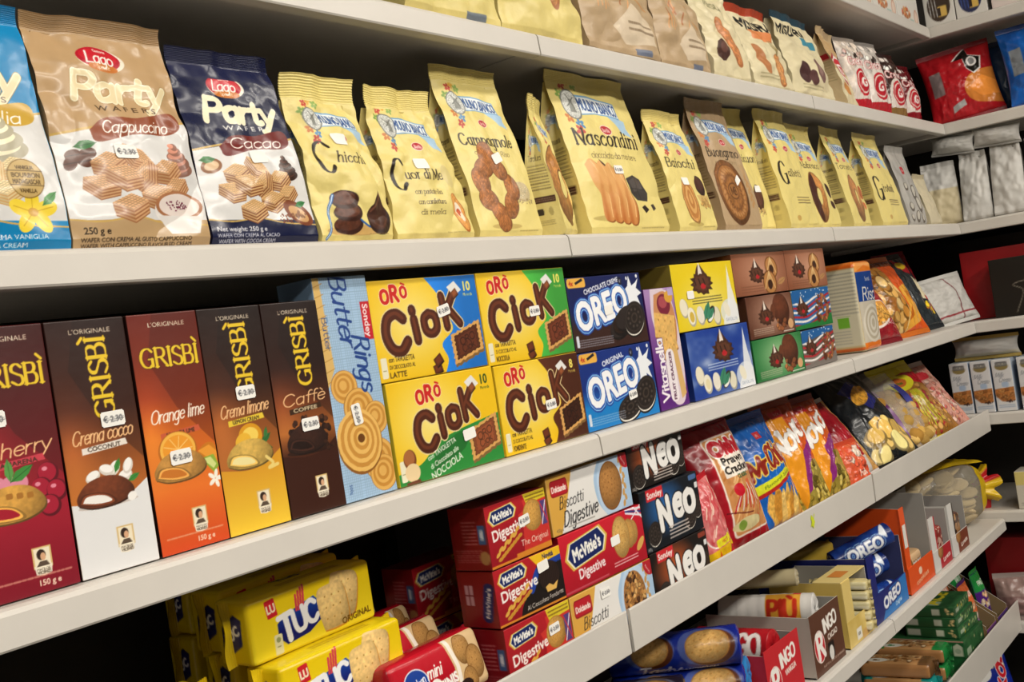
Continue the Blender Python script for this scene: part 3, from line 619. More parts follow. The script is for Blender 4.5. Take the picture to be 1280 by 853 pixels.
def mb(w, h, nx, ny, name, pic, bg=YB, big=None, sub=None, nx0=None, ny0=.60, size=15, nw=None, ls=None, lx=None, sub2=None):
    a = Art(w, h, nx, ny, bg); a.fill(lambda X, Y: a.c * (1 + .05 * (fbm(X / 40, Y / 60, 5) - .5))[..., None])
    s = ls or w * .205; mb_logo(a, lx or w * .42, h * .86, s); oval(a, (lx or w * .42) + s * .72, h * .86 - s * .92, s * .36)
    nx0 = nx0 or w * .5
    if big:
        a.pen(big, nx0 - w * .28, h * ny0 - size * .3, size * 3.1, '#241a12', 1.25, .22, serif=False, sx=.8)
        a.pen(name, nx0 + w * .08, h * ny0 - size * .25, size, '#3a2c1c', 1.35, .45, serif=True, wid=nw or w * .5, sp=.6)
    else: a.pen(name, nx0, h * ny0, size, '#2a2016', 1.45, .5, serif=True, wid=nw or w * .80, sp=.75)
    if sub: a.pen(sub, nx0 + (w * .08 if big else 0), h * ny0 - size * (1.15 if not big else 1.2), size * .42, '#6b5632', .9, .6, wid=(nw or w * .78) * .72)
    if sub2:
        for k, q in enumerate(sub2): a.pen(q, nx0 + w * .02, h * ny0 - size * (1.7 + .85 * k) * 1.2, size * .5, '#4a3a26', 1.1, .6, serif=True, wid=w * (.34 - .02 * k))
    a.fill(lambda X, Y: a.c)
    pic(a, w, h); a.small(w * .62, 6, w * .92, 9, 1, '#8a7440', .6); return a
def side_mb(name, w, h, bg=YB, nx=20, ny=120, band=True):
    a = Art(w, h, nx, ny, bg); mb_logo(a, w * .42, h * .76, w * .18); a.pen(name, w * .5, h * .62, 8, '#4a3a26', 1.3, .5, wid=w * .7)
    a.small(w * .12, h * .36, w * .9, h * .57, 9, '#8d7a4a', .8, 3)
    if band: a.rect(w * .08, h * .26, w * .92, h * .31, '#4a2a20'); a.small(w * .12, h * .27, w * .9, h * .30, 2, '#cbb98a', .7, 4)
    a.ell(w * .2, h * .19, 6, 6, '#5d6f3a'); a.rrect(w * .36, h * .165, w * .55, h * .215, 3, '#3a3024'); a.ell(w * .75, h * .19, 6, 6, '#b9a763'); a.small(w * .12, h * .08, w * .8, h * .13, 3, '#9a8752', .7, 6); return a
def pic_chic(a, w, h):
    a.ell(w * .5, 12, w * .42, 6, '#b0703c', al=.45)
    for k in range(3): a.ell(w * .36 + (k % 2) * 2, 18 + k * 15, 21, 11.5, '#3c1f16', .04); a.ell(w * .36 + (k % 2) * 2 - 2, 20 + k * 15, 18, 8.5, speck('#5d3424', .2, .3, k), .04)
    P = [(w * .06, 3), (w * .14, 14), (w * .15, 36), (w * .24, 54)]; a.line(P, 3.6, '#1f5ea8', True); a.line(P, 1.2, '#cfe0ee', True); a.line([(w * .5, 24), (w * .62, 16), (w * .72, 17)], 2.5, '#1f5ea8', True)
    a.ell(w * .79, 25, 22, 19, '#2f1912'); a.ell(w * .77, 27, 18, 15, '#4a2a1e'); a.poly([(w * .62, 30), (w * .74, 46), (w * .84, 60), (w * .88, 44), (w * .94, 30)], '#3f2219'); a.line([(w * .66, 34), (w * .78, 44), (w * .84, 56)], 2.4, '#6a4030', True); a.line([(w * .7, 20), (w * .82, 16), (w * .92, 26)], 2, '#5d3626', True)
def pic_cuor(a, w, h):
    a.ell(w * .84, 33, 13, 28, '#b3672a', .45); a.ell(w * .835, 34, 11.5, 26, speck('#e2a055', .16, .3, 2), .45); a.ell(w * .83, 36, 6.5, 12, '#f1e2cc', .4); a.ell(w * .835, 33, 4.5, 6, '#c2572c', .4); a.ell(w * .86, 27, 4, 6, '#efdcc0', .2); a.ell(w * .78, h * .47, 10, 16, '#d9c886', .4)
def pic_camp(a, w, h):
    a.ell(w * .78, 64, 20, 15, '#c7b58c'); bumps(a, w * .80, 62, 18, 11, '#d8c8a0', 60, .07, 3); bumps(a, w * .82, 50, 20, 4, '#b9a06a', 40, .06, 8); a.ell(w * .42, 14, 34, 4, '#a98a4a', al=.5)
    cs = ((.36, 118, 20, 14, .9), (.30, 98, 22, 14, .3), (.20, 78, 17, 20, .2), (.24, 52, 19, 15, -.4), (.36, 32, 20, 14, -.7), (.40, 20, 15, 13, .1), (.56, 44, 15, 20, -.5), (.64, 70, 15, 19, .1), (.52, 96, 18, 14, -.6), (.44, 110, 17, 13, -.9))
    for k, (x, y, rx, ry, r) in enumerate(cs): a.ell(x * w, y, rx + 1, ry + 1, '#6e3f20', r)
    for k, (x, y, rx, ry, r) in enumerate(cs): a.ell(x * w, y, rx, ry, speck('#b5733f', .32, .35, k, .35, x * w - 5, y + 5, 26), r)
    for k, (x, y, rx, ry, r) in enumerate(cs):
        for j in (-1, 0, 1): a.line([(x * w - rx * .6 + j * 4, y - ry * .5), (x * w + j * 5, y), (x * w + rx * .5 + j * 3, y + ry * .55)], .8, '#8a5228', True, .7)
    a.ell(.42 * w, 72, 9, 15, '#dcc877', .15)
def pic_nasc(a, w, h):
    a.ell(w * .3, 24, 60, 5, '#a8914a', al=.6)
    for k in range(4):
        x = 48 + k * 23; P = np.array([(x - 22, 112 - k * 3), (x - 6, 122 - k * 3), (x + 6, 112 - k * 4), (x + 10, 88 - k * 4), (x + 24, 66 - k * 4), (x + 21, 24 - k * 2), (x + 2, 20 - k * 2), (x - 6, 30 - k), (x - 3, 62 - k * 3), (x - 16, 82 - k * 3)])
        Q = smooth(np.vstack([P, P[:1]]), 6); a.poly(Q + [2, -2], '#8a4f22'); a.poly(Q, lambda X, Y: mix('#e0a765', '#b9692f', np.clip((80 - Y) / 90 + .25 * np.sin(X / 3.6), 0, 1))); a.line([(x - 6, 118 - k * 3), (x + 4, 96 - k * 4), (x + 18, 66 - k * 4), (x + 16, 26)], 2.4, '#edc081', True)
        if k == 1: a.poly([(x - 6, 122), (x + 8, 112), (x + 12, 104), (x - 2, 114)], '#4a2a1c')
    a.poly([(128, 90), (150, 96), (176, 90), (190, 66), (182, 52), (150, 54), (136, 66)], '#3f3936'); a.poly([(134, 86), (152, 92), (174, 87), (178, 74), (146, 68)], '#57504c'); a.line([(156, 92), (160, 68), (164, 54)], 1.4, '#2c2725'); a.line([(134, 74), (184, 72)], 1.2, '#2c2725')
    a.poly([(160, 42), (172, 46), (182, 38), (170, 32)], '#2b1d18'); a.poly([(190, 46), (200, 48), (206, 40), (196, 36)], '#463a34')
def pic_baio(a, w, h):
    a.ell(w * .42, 54, 25, 42, '#8a5526', .12); a.ell(w * .42, 56, 23, 40, speck('#d29a57', .18, .3, 4), .12)
    for k in range(4): a.poly(ring(w * .42, 56 + k, 19 - k * 5, 34 - k * 8, .12), ('#b97b3d', '#dcaa66')[k % 2])
    a.ell(w * .80, 84, 21, 20, '#2f1c16'); a.ell(w * .79, 88, 20, 13, '#4a2c22'); a.poly([(w * .62, 66), (w * .98, 66), (w * .9, 44), (w * .7, 44)], '#cfae6a'); bumps(a, w * .82, 50, 20, 9, '#cfa25a', 20, .2, 2); a.ell(w * .42, 12, 30, 4, '#a8914a', al=.6)
def pic_buon(a, w, h):
    x, y, rx, ry = w * .40, 74, 58, 66
    a.ell(x, y, rx, ry, '#5f3a1c', .1); a.ell(x, y + 1, rx * .965, ry * .965, speck('#8f5b2e', .22, .2, 2, .3, x - 15, y + 20, 70), .1); a.ell(x, y, rx * .86, ry * .86, '#6b4220', .1); a.ell(x, y, rx * .83, ry * .83, speck('#9a6634', .22, .2, 5), .1)
    for k in range(26): t = k * .2417; a.ell(x + rx * .68 * math.cos(t), y + ry * .68 * math.sin(t), 5.5, 3, '#b98550', t + .8); a.ell(x + rx * .52 * math.cos(t + .1), y + ry * .52 * math.sin(t + .1), 4.5, 2.4, '#7a4c26', t - .7)
    a.ell(x, y + 2, 22, 17, '#6b4220'); a.ell(x, y + 2, 19, 14, '#a06c38'); a.pen('MB', x, y + 2, 15, '#5f3a1c', 1.5)
    for k in range(9): a.ell(w * .86 + (k % 2) * 8 - 3, 48 + k * 7, 3.4, 7, '#b98a52', (-.5, .5)[k % 2])
    for k in range(5): a.line([(w * .86, 100), (w * .84 + k * 5, 132)], .8, '#b98a52')
def pic_batt(a, w, h):
    P = smooth(np.array([(8, 118), (30, 112), (50, 84), (52, 50), (38, 20), (20, 40), (8, 80), (8, 118)]), 6); a.poly(P + [2, -1], '#1c0f0c'); a.poly(P, '#3a2019'); a.line([(18, 104), (36, 84), (38, 46)], 3, '#5b372b', True); a.ell(w * .56, 70, 22, 30, '#4a2a20', -.3); a.ell(w * .56, 74, 16, 20, '#603a2c', -.3); bumps(a, w * .55, 42, 26, 8, '#d3b271', 18, .16, 4)
def pic_gall(a, w, h): a.ell(w * .34, 22, 9, 6, '#c9a45a'); a.small(w * .42, 52, w * .82, 70, 3, '#6b5632', .8, 3)
def donut(c, c2, cx=.40, dark=None):
    def f(a, w, h):
        x, y = w * cx, 72; a.ell(x, y, 40, 60, hx(c) * .6, .05); a.ell(x, y + 1, 38, 57, speck(c, .2, .2, 6, .3, x + 10, y + 20, 60), .05)
        if dark: a.poly(np.vstack([ring(x, y, 38, 57, .05)[10:31], [(x, y)]]), dark)
        a.ell(x + 3, y + 2, 13, 22, hx(c) * .55, .05); a.ell(x + 4, y + 1, 11, 20, YB, .05); a.ell(w * .86, 88, 14, 18, c2, .3); a.ell(w * .84, 54, 14, 9, hx(c2) * 1.2, -.3)
    return f
def bagB(x0, x1, h, seal, d, art, side, lb, **k):
    w = x1 - x0; return stand_bag('biscuit_bag', lb, (x0 + x1) / 2, ZB + .001, w, d, h, seal, art, k.pop('sealc', YB), side=side, **k)
G_Y = 'biscuit bags on the bag shelf'
n = lod(.46, .15, .213); bagB(.389, .538, .213, .02, .07, art_vanilla(*n), None, 'blue vanilla wafer bag cut by the left edge of the picture', sealc='#0f86bf', sidec='#0f7fb6', m='film', seed=11, wr=.0022, topw=.98, group=G_Y, gus=.3)
n = lod(.61, .15, .213); bagB(.5395, .6895, .213, .019, .075, art_capp(int(n[0] * 1.15), n[1]), None, 'beige glossy cappuccino wafer bag with a red oval emblem', sealc='#b3936a', sidec='#b3936a', m='film', seed=3, wr=.0040, topw=1.0, group=G_Y, gus=.3, bulge=.008, stick=[(-.006, .093)])
n = lod(.76, .147, .205); bagB(.692, .836, .200, .018, .075, art_cacao(int(n[0] * 1.1), n[1]), None, 'navy blue cocoa wafer bag with cream brush lettering', sealc='#171d42', sidec='#141a3c', m='film', seed=5, wr=.0022, topw=.93, group=G_Y, gus=.3, stick=[(.010, .096, '', .1)])
n = lod(.9, .122, .172); bagB(.839, .960, .172, .032, .075, mb(122, 172, *n, 'hicchi', pic_chic, big='C', nx0=64, ny0=.60, size=12.5, nw=52, ls=26, lx=52), side_mb('Chicchi', 75, 172), 'crumpled yellow bag with chocolate domes and a blue ribbon', seed=21, wr=.0046, topw=.93, group=G_Y, bulge=.011, stick=[(.002, .123, '')], curl=.010)
n = lod(1.03, .15, .172); bagB(.966, 1.112, .174, .030, .08, mb(148, 174, *n, 'uor di Mela', pic_cuor, big='C', nx0=66, ny0=.50, size=13, nw=84, ls=30, lx=56, sub2=['con pastafrolla', 'con confettura', 'di mela']), side_mb('Cuor di Mela', 80, 174), 'slumped yellow bag with apple filled biscuit, beside the crumpled chocolate dome bag', seed=23, wr=.0040, topw=.84, group=G_Y, bulge=.010, stick=[(-.004, .098, '')], curl=.008)
n = lod(1.19, .147, .225); bagB(1.124, 1.268, .225, .024, .095, mb(147, 225, *n, 'Campagnole', pic_camp, ny0=.62, size=17, ls=31, lx=56, sub='con Farina di Riso'), side_mb('Campagnole', 95, 225, nx=30), 'upright yellow bag with brown braided biscuit ring', seed=25, wr=.0024, topw=.95, group=G_Y, stick=[(.006, .113, '', .3)])
n = lod(1.3, .14, .19); bagB(1.303, 1.389, .188, .026, .062, mb(94, 180, *n, 'Tarallucci', donut('#c98a4a', '#d6b36a'), ny0=.6, size=12), side_mb('Tarallucci', 95, 180, nx=46, ny=150), 'yellow bag turned sideways showing its text panel, right of the braided biscuit bag', seed=27, wr=.0022, topw=.95, group=G_Y, rz=.40, y=.022, gus=.25, mid=.5)
n = lod(1.5, .25, .25); bagB(1.394, 1.636, .250, .02, .10, mb(240, 250, *n, 'Nascondini', pic_nasc, ny0=.635, size=26, ls=46, lx=84, sub='cioccolato da mordere', nw=190), side_mb('Nascondini', 100, 250), 'largest yellow bag, with biscuit bars and a dark chocolate block', seed=29, wr=.0026, topw=.95, group=G_Y, bulge=.010, stick=[(-.006, .105)])
n = lod(1.75, .144, .2); bagB(1.677, 1.817, .205, .022, .085, mb(140, 205, *n, 'Baiocchi', pic_baio, ny0=.62, size=17, ls=31, lx=54), side_mb('Baiocchi', 85, 205), 'yellow bag with shell biscuit and chocolate cup, between the largest bag and the brown bag', seed=31, wr=.0022, topw=.96, group=G_Y, stick=[(-.012, .092, '')])
BR = '#b79c78'
n = lod(1.93, .166, .24); bagB(1.853, 2.014, .243, .022, .10, mb(162, 243, *n, 'Buongrano', pic_buon, bg=BR, ny0=.64, size=18, ls=36, lx=62, sub='con 100 farina'), side_mb('Buongrano', 100, 243, bg=BR, nx=26), 'light brown bag with a large embossed round biscuit', sealc=BR, sidec=BR, seed=33, wr=.0022, topw=.97, group=G_Y, stick=[(.012, .098, '', .5)])
n = lod(2.1, .15, .24); bagB(2.022, 2.146, .245, .022, .09, mb(140, 245, *n, 'Batticuori', pic_batt, ny0=.64, size=17, ls=31), side_mb('Batticuori', 90, 245), 'yellow bag with dark heart biscuits, tucked behind its right neighbour', seed=35, wr=.0024, topw=.96, group=G_Y, y=.05, stick=[(.012, .09, '')])
n = lod(2.22, .165, .245); bagB(2.150, 2.311, .243, .024, .09, mb(160, 243, *n, 'alletti', pic_gall, big='G', ny0=.52, size=16, nw=74, ls=35, lx=62), side_mb('Galletti', 90, 243), 'yellow bag with a tall black initial, beside the dark heart bag', seed=37, wr=.0022, topw=.97, group=G_Y)
n = lod(2.4, .15, .23); bagB(2.316, 2.463, .225, .022, .09, mb(147, 225, *n, 'Abbracci', donut('#d08d4c', '#3a2019', .36, '#4a261a'), ny0=.66, size=14, ls=31), side_mb('Abbracci', 90, 225), 'yellow bag with half cocoa ring biscuit', seed=39, wr=.0022, topw=.97, group=G_Y, y=.03)
n = lod(2.6, .16, .23); bagB(2.535, 2.690, .232, .024, .10, mb(155, 232, *n, 'Torcetti', donut('#c98a55', '#b5623a', .5), ny0=.66, size=13, ls=31), side_mb('Torcetti', 100, 232, nx=16), 'yellow bag turned slightly, with plain ring biscuit on its front', seed=41, wr=.0022, topw=.97, group=G_Y, rz=.08, y=.03)
n = lod(2.82, .2, .23); bagB(2.727, 2.920, .228, .022, .10, mb(193, 228, *n, 'irotondi', pic_gall, big='G', ny0=.46, size=20, nw=84, ls=38, lx=82), side_mb('Girotondi', 100, 228), 'farthest yellow bag, with an ornate black initial, beside the grey bag', seed=43, wr=.0022, topw=.95, group=G_Y)
def art_greybag(nx, ny):
    a = Art(155, 215, nx, ny, '#b3b0aa'); a.fill(lambda X, Y: a.c * (1 + .25 * (fbm(X / 25, Y / 40, 8) - .5))[..., None]); a.rrect(60, 150, 84, 172, 8, '#b9232c'); a.txt('Bio', 72, 161, 9, '#f0e4e0')
    for k, (x, y, r) in enumerate(((50, 112, 16), (98, 96, 24), (110, 60, 26), (48, 52, 18), (80, 24, 20), (120, 20, 16), (36, 20, 14))): a.ell(x, y, r, r * .75, '#5a5148', k); a.ell(x + 2, y + 3, r * .7, r * .5, '#c7c2b6', k)
    return a
n = lod(3.0, .155, .215); bagB(2.940, 3.093, .205, .02, .08, art_greybag(*n), None, 'grey bag with nuts, next to the last yellow bag', sealc='#aaa7a1', sidec='#a09d97', m='film', seed=45, topw=.96)
def plain(w, h, nx, ny, c, c2=None, t=.5):
    a = Art(w, h, nx, ny, c); a.fill(lambda X, Y: a.c * (1 + .10 * (fbm(X / 30, Y / 30, 4) - .5))[..., None])
    if c2: a.rect(0, 0, w, h * t, c2)
    return a
n = lod(3.2, .12, .14); bagB(3.125, 3.232, .135, .015, .07, plain(107, 135, *n, '#cfc4a6'), None, 'small off-white packet at the end of the bag shelf', sealc='#cfc4a6', sidec='#c5ba9c', seed=47, topw=.98)
SV = 'silver bags on the corner shelf'
for k, (yy, w, h, lb, c2, rz) in enumerate(((.045, .105, .175, 'silver bag with cream lower half, corner of the two shelf runs', '#cbbd98', -1.35), (-.052, .082, .185, 'plain silver bag, second standing one from the corner', None, -1.5), (-.142, .09, .195, 'plain silver bag at the right edge, standing', None, -1.52), (-.235, .09, .19, 'silver bag mostly outside the right edge, standing', None, -1.55))):
    n = lod(3.4, w, h); stand_bag('coffee_bag', lb, 3.348, ZB + .001, w, .08, h, .016, plain(w * 1000, h * 1000, *n, '#c9c7c2', c2, .62), '#c9c7c2', sidec='#a7a5a0', y=yy, seed=50 + k, m='foil', rz=rz, topw=.9, wr=.004, cat='foil bag', group=SV, bulge=.012)
for k, (yy, z, L, rz, lb) in enumerate(((.0, .232, .125, -1.62, 'silver bag lying across the standing ones, nearer the corner'), (-.125, .236, .13, -1.52, 'silver bag lying across the standing ones, at the right edge'))):
    pillow_bag('coffee_bag', lb, 3.372, yy - .0, ZB + .203, L, .048, .05, plain(L * 1000, 50, 40, 24, '#c0beb9'), '#a9a7a2', '#b3b1ac', seed=60 + k, rz=rz, m='foil', seal=.006, group=SV, cat='foil bag', ry=(.10, .06)[k])
# ------------------------------------------------------------------ shelf C: slim dark cartons and biscuit boxes
def emblem(a, x, y, s):
    a.rect(x - s * .5, y - s * .45, x + s * .5, y + s * .62, '#d8b877'); a.poly([(x - s * .48, y - s * .3), (x + s * .48, y - s * .3), (x + s * .4, y - s * .75), (x, y - s * .82), (x - s * .4, y - s * .75)], '#efe6d2')
    a.rect(x - s * .42, y - s * .38, x + s * .42, y + s * .55, '#f0e4c8'); a.ell(x - s * .05, y + s * .22, s * .24, s * .27, '#33221a'); a.ell(x + s * .04, y + s * .12, s * .14, s * .2, '#d9a983'); a.poly([(x - s * .35, y - s * .35), (x + s * .35, y - s * .35), (x + s * .2, y - s * .1), (x - s * .15, y - s * .1)], '#5a4a3c')
    a.txt('MATILDE', x, y - s * .5, s * .17, '#4a3a2a', wid=s * .7); a.txt('VICENZI', x, y - s * .66, s * .2, '#4a3a2a', wid=s * .7, bold=.1)
def grisbi(nx, ny, grad, flav, sub, subc, vert, pic, low=None, gold='#e9c52c', w=79., h=230., wt=True):
    a = Art(w, h, nx, ny); gf = vgrad(*grad); a.fill(gf)
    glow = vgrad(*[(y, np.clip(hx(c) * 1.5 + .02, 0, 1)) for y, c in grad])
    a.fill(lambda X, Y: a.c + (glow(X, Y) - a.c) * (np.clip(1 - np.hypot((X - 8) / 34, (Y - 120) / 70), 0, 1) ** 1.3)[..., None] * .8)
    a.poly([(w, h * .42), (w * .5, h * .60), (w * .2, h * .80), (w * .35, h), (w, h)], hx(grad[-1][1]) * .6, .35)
    if low: a.poly(np.vstack([smooth(np.array([(0, h * .29), (w * .4, h * .27), (w * .7, h * .285), (w, h * .34)]), 6), [(w, 0), (0, 0)]]), low)
    a.txt("L'ORIGINALE", w * .54, h * .952, 6.2, '#e6d9c2', wid=w * .52)
    if vert:
        for o_, c in ((.5, '#4a2a0a'), (0, gold)): a.pen('GRISBÌ', w * .58, h * .765, 19, c, 1.45 + o_, .6 + o_, serif=True, ang=math.pi / 2, wid=h * .33)
    else:
        for o_, c in ((.6, '#4a1a0a'), (0, gold)): a.pen('GRISBÌ', w * .52, h * .815, 18, c, 1.4 + o_, .6 + o_, serif=True, wid=w * .84)
    a.pen(flav, w * .52, h * .545 if vert or flav[0] == 'C' else h * .575, 12.5, '#f2c08a' if flav[0] == 'C' and wt else '#fbeede', .9, .6, shear=.3, wid=w * .78, ang=.05)
    a.poly([(w * .22, h * .472), (w * .80, h * .487), (w * .78, h * .512), (w * .22, h * .497)], subc); a.txt(sub, w * .5, h * .492, 5.6, '#3a2a1c' if subc != '#3a2412' else '#e0cda8', wid=w * .42, ang=.03, bold=.12)
    pic(a, w, h); emblem(a, w * .60, h * .125, 17); return a
def bisc_open(a, x, y, rx, ry, c, cream, rot=0.):
    ry = ry * 1.1; B = np.array([(-1, -.45), (-.97, .05), (-.6, .72), (0, .98), (.6, .8), (.98, .2), (.92, -.35), (.35, -.72), (-.5, -.74), (-1, -.45)]) * [rx, ry] + [x, y]; Q = smooth(B, 6)
    a.poly(Q + [1, -1.5], hx(c) * .45); a.poly(Q, speck(c, .12, .3, 3, .38, x - rx * .1, y + ry * .5, rx * 1.2))
    F = np.array([(-.99, -.40), (-.80, .08), (-.35, .12), (.12, -.12), (.36, -.66), (-.3, -.70), (-.99, -.40)]) * [rx, ry] + [x, y]; F = smooth(F, 6); m = F.mean(0); a.poly(F, hx(c) * .68); a.poly((F - m) * .86 + m, np.clip(hx(c) * 1.15, 0, 1)); a.poly((F - m) * [.74, .62] + m, cream)
def p_cocco(a, w, h):
    for x, y, r in ((24, 88, .4), (46, 92, .9), (56, 84, .2), (38, 92, -.3), (60, 92, 1.1)): a.ell(x, y, 7.5, 5, '#d9d2c8', r); a.ell(x, y + 1.2, 6.5, 3.5, '#f7f4ef', r)
    leaf(a, 46, 88, 14, 1.1); leaf(a, 58, 78, 14, .4); a.ell(36, 62, 30, 3, '#b9a89c', al=.6); bisc_open(a, 34, 72, 28, 14, '#7a3d22', '#f2eee8'); a.ell(60, 64, 5, 4, '#f4f1ec', .4)
def p_orange(a, w, h):
    a.ell(34, 96, 22, 19, '#b9691e'); a.ell(34, 97, 20, 17, '#f0b64c'); a.ell(34, 97, 17, 14, '#eb9a2c')
    for k in range(9): t = k * .7; a.line([(34, 97), (34 + 16 * math.cos(t), 97 + 13 * math.sin(t))], .8, '#f6cf7e')
    a.ell(66, 88, 13, 9, '#c9791e', .6); a.poly([(56, 92), (76, 76), (79, 88), (70, 96)], '#e99a34'); a.poly([(58, 84), (72, 68), (79, 74), (74, 86)], '#8fae3a'); a.poly([(60, 83), (72, 72), (76, 76), (70, 84)], '#d3dd8a')
    bisc_open(a, 34, 80, 29, 15, '#d39a4c', '#c9762a')
    for k in range(5): t = k * 1.256; a.ell(72 + 5 * math.cos(t), 62 + 5 * math.sin(t), 4.5, 2.2, '#f6f1e2', t)
def p_cherry(a, w, h):
    for k in range(6): a.ell(14 + 5 * k, 92 + (k % 2) * 5, 7, 6, '#dd8aa0', k)
    leaf(a, 30, 98, 24, .5); leaf(a, 30, 98, 20, 1.6, '#5a9a4a')
    for x, y in ((64, 100), (56, 88), (70, 84), (62, 72)): a.ell(x, y, 10, 9.5, '#5d0e1c'); a.ell(x - 1, y + 1, 8.5, 8, '#a51c34'); a.ell(x - 3, y + 4, 2.6, 1.8, '#e2899a')
    bisc_open(a, 28, 78, 30, 16, '#d9a24a', '#a5182c')
    for k in range(3): a.rrect(24 + k * 9, 84 - k, 30 + k * 9, 89 - k, 1.5, '#a8702c')
def p_limone(a, w, h):
    a.ell(42, 96, 15, 13, '#d9981e'); a.ell(42, 97, 10, 8, '#f2cf5c'); a.ell(32, 92, 10, 8, '#e8b436', .4); leaf(a, 54, 86, 17, .6, '#2f6a34'); leaf(a, 54, 84, 15, -.3, '#2f6a34'); leaf(a, 60, 90, 13, 1.3, '#3a7a3c')
    bisc_open(a, 38, 77, 29, 15, '#d9b258', '#f0e2a0'); a.line([(58, 72), (66, 64), (60, 60), (72, 62)], 3.5, '#ead07a', True)
def p_caffe(a, w, h):
    bumps(a, 42, 90, 32, 14, '#3a2014', 46, .12, 5, ('#3a2014', '#28150d', '#4f2d1c')); a.ell(38, 68, 32, 4, '#1a0c07', al=.6); bisc_open(a, 36, 80, 28, 16, '#3b2118', '#22110b', .05); bumps(a, 66, 70, 7, 6, '#3a2014', 5, .5, 2)
dk = '#2a120c'
GR = [('cherry', .4985, ((0, '#7c0f22'), (70, '#a01a2e'), (130, '#7a1a20'), (230, '#45120f')), 'Cherry', 'AMARENA', '#c9404e', False, p_cherry, None, 'deep red slim carton with cherries, cut by the left edge', (-.018, .152)),
      ('cocco', .5385, ((0, '#c77a32'), (70, '#b9692a'), (110, '#8a4a20'), (150, '#4a2212'), (230, dk)), 'Crema cocco', 'COCONUT', '#e9e0d6', True, p_cocco, '#e4e4e4', 'slim dark brown carton with white base and coconut filled biscuit', (.012, .137)),
      ('orange', .6195, ((0, '#d24a1e'), (60, '#e8762a'), (110, '#c9621e'), (150, '#8a3416'), (230, '#6a1f12')), 'Orange lime', 'ARANCIA LIME', '#c95a3a', False, p_orange, None, 'slim orange carton with an orange slice behind the biscuit', (-.004, .090)),
      ('limone', .6985, ((0, '#b9702a'), (70, '#a8622a'), (110, '#8a4c20'), (150, '#3e1e10'), (230, '#20100b')), 'Crema limone', 'LEMON CREAM', '#e8c83a', True, p_limone, vgrad((0, '#f0c838'), (66, '#d99a28')), 'slim black carton with yellow base and lemon cream biscuit', (.004, .141)),
      ('caffe', .7785, ((0, '#2f150c'), (66, '#4a2412'), (90, '#9a5a26'), (120, '#6a3418'), (160, '#2c140c'), (230, '#22100b')), 'Caffè', 'COFFEE', '#3a2412', True, p_caffe, '#3a1a0e', 'slim dark brown carton with coffee beans around a dark biscuit', (.003, .096))]
for key, xc, g, fl, sb, sc_, vt, pc, low, lb, st in GR:
    if key == 'cherry': xc = .4585
    n = lod(xc, .079, .23)
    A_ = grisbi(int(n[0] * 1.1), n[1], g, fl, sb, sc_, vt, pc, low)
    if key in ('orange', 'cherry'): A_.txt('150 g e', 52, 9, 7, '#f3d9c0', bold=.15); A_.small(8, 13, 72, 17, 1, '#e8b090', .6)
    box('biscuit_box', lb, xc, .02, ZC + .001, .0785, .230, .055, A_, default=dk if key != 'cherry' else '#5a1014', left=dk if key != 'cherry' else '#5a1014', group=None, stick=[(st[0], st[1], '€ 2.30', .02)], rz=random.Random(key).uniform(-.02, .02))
def art_butter(nx, ny):
    w, h = 84., 253.; a = Art(w, h, nx, ny, '#a4c3e0')
    a.fill(lambda X, Y: a.c * (1 - .10 * (((X % 3) < .8) | ((Y % 3) < .8)))[..., None]); a.poly([(0, h), (10, h), (14, 150), (2, 130), (0, 130)], '#d9b36a')
    for k in range(10): a.line([(0, 134 + k * 12), (14, 138 + k * 12)], 1, '#b98a42')
    a.pen('Butter', 40, 212, 24, '#1c3f86', 1.15, .75, ang=-math.pi / 2 + .06, shear=.3, wid=84); 
    a.pen('29 Butter', 10, 196, 8, '#1c3f86', 1, .7, ang=-math.pi / 2, wid=52); a.rect(68, 178, 84, 222, '#c4212c'); a.txt('Sondey', 76, 200, 12, '#f6eeee', ang=-math.pi / 2, wid=38, bold=.25)
    for x, y, r in ((24, 128, 20), (42, 102, 24), (66, 88, 20), (62, 40, 26), (66, 24, 22)):
        a.ell(x, y, r, r * .95, '#a86f2a'); 
        for k in range(5): a.ell(x - k * .4, y + k * .5, r * (.96 - k * .17), r * (.92 - k * .16), ('#e0ae5a', '#c58a38')[k % 2], .3)
    a.pen('Rings', 62, 150, 25, '#1c3f86', 1.15, .75, ang=-math.pi / 2 + .06, shear=.3, wid=66)
    x, y, r = 36, 66, 35
    a.ell(x, y - 2, r, r * 1.05, '#8f5a20')
    for k in range(7): a.poly(ring(x + k * .4, y + k * .3, r * (.97 - k * .125), r * (1.02 - k * .13), .3, 50, .03, k), ('#e8b964', '#c98f3e')[k % 2])
    a.ell(x + 2, y + 2, 5.5, 5, '#6a3f16'); a.txt('500g', 12, 14, 6, '#2a4a8a', ang=-1.57); return a
n = lod(.85, .084, .253)
box('biscuit_box', 'tall light blue carton with butter ring biscuits, right of the slim dark cartons', .8575, .02, ZC + .001, .0835, .254, .06, art_butter(*n), default='#9ab8d4', left='#8fb0d0', stick=[(-.006, .096, '€ 2.50', -1.45)])
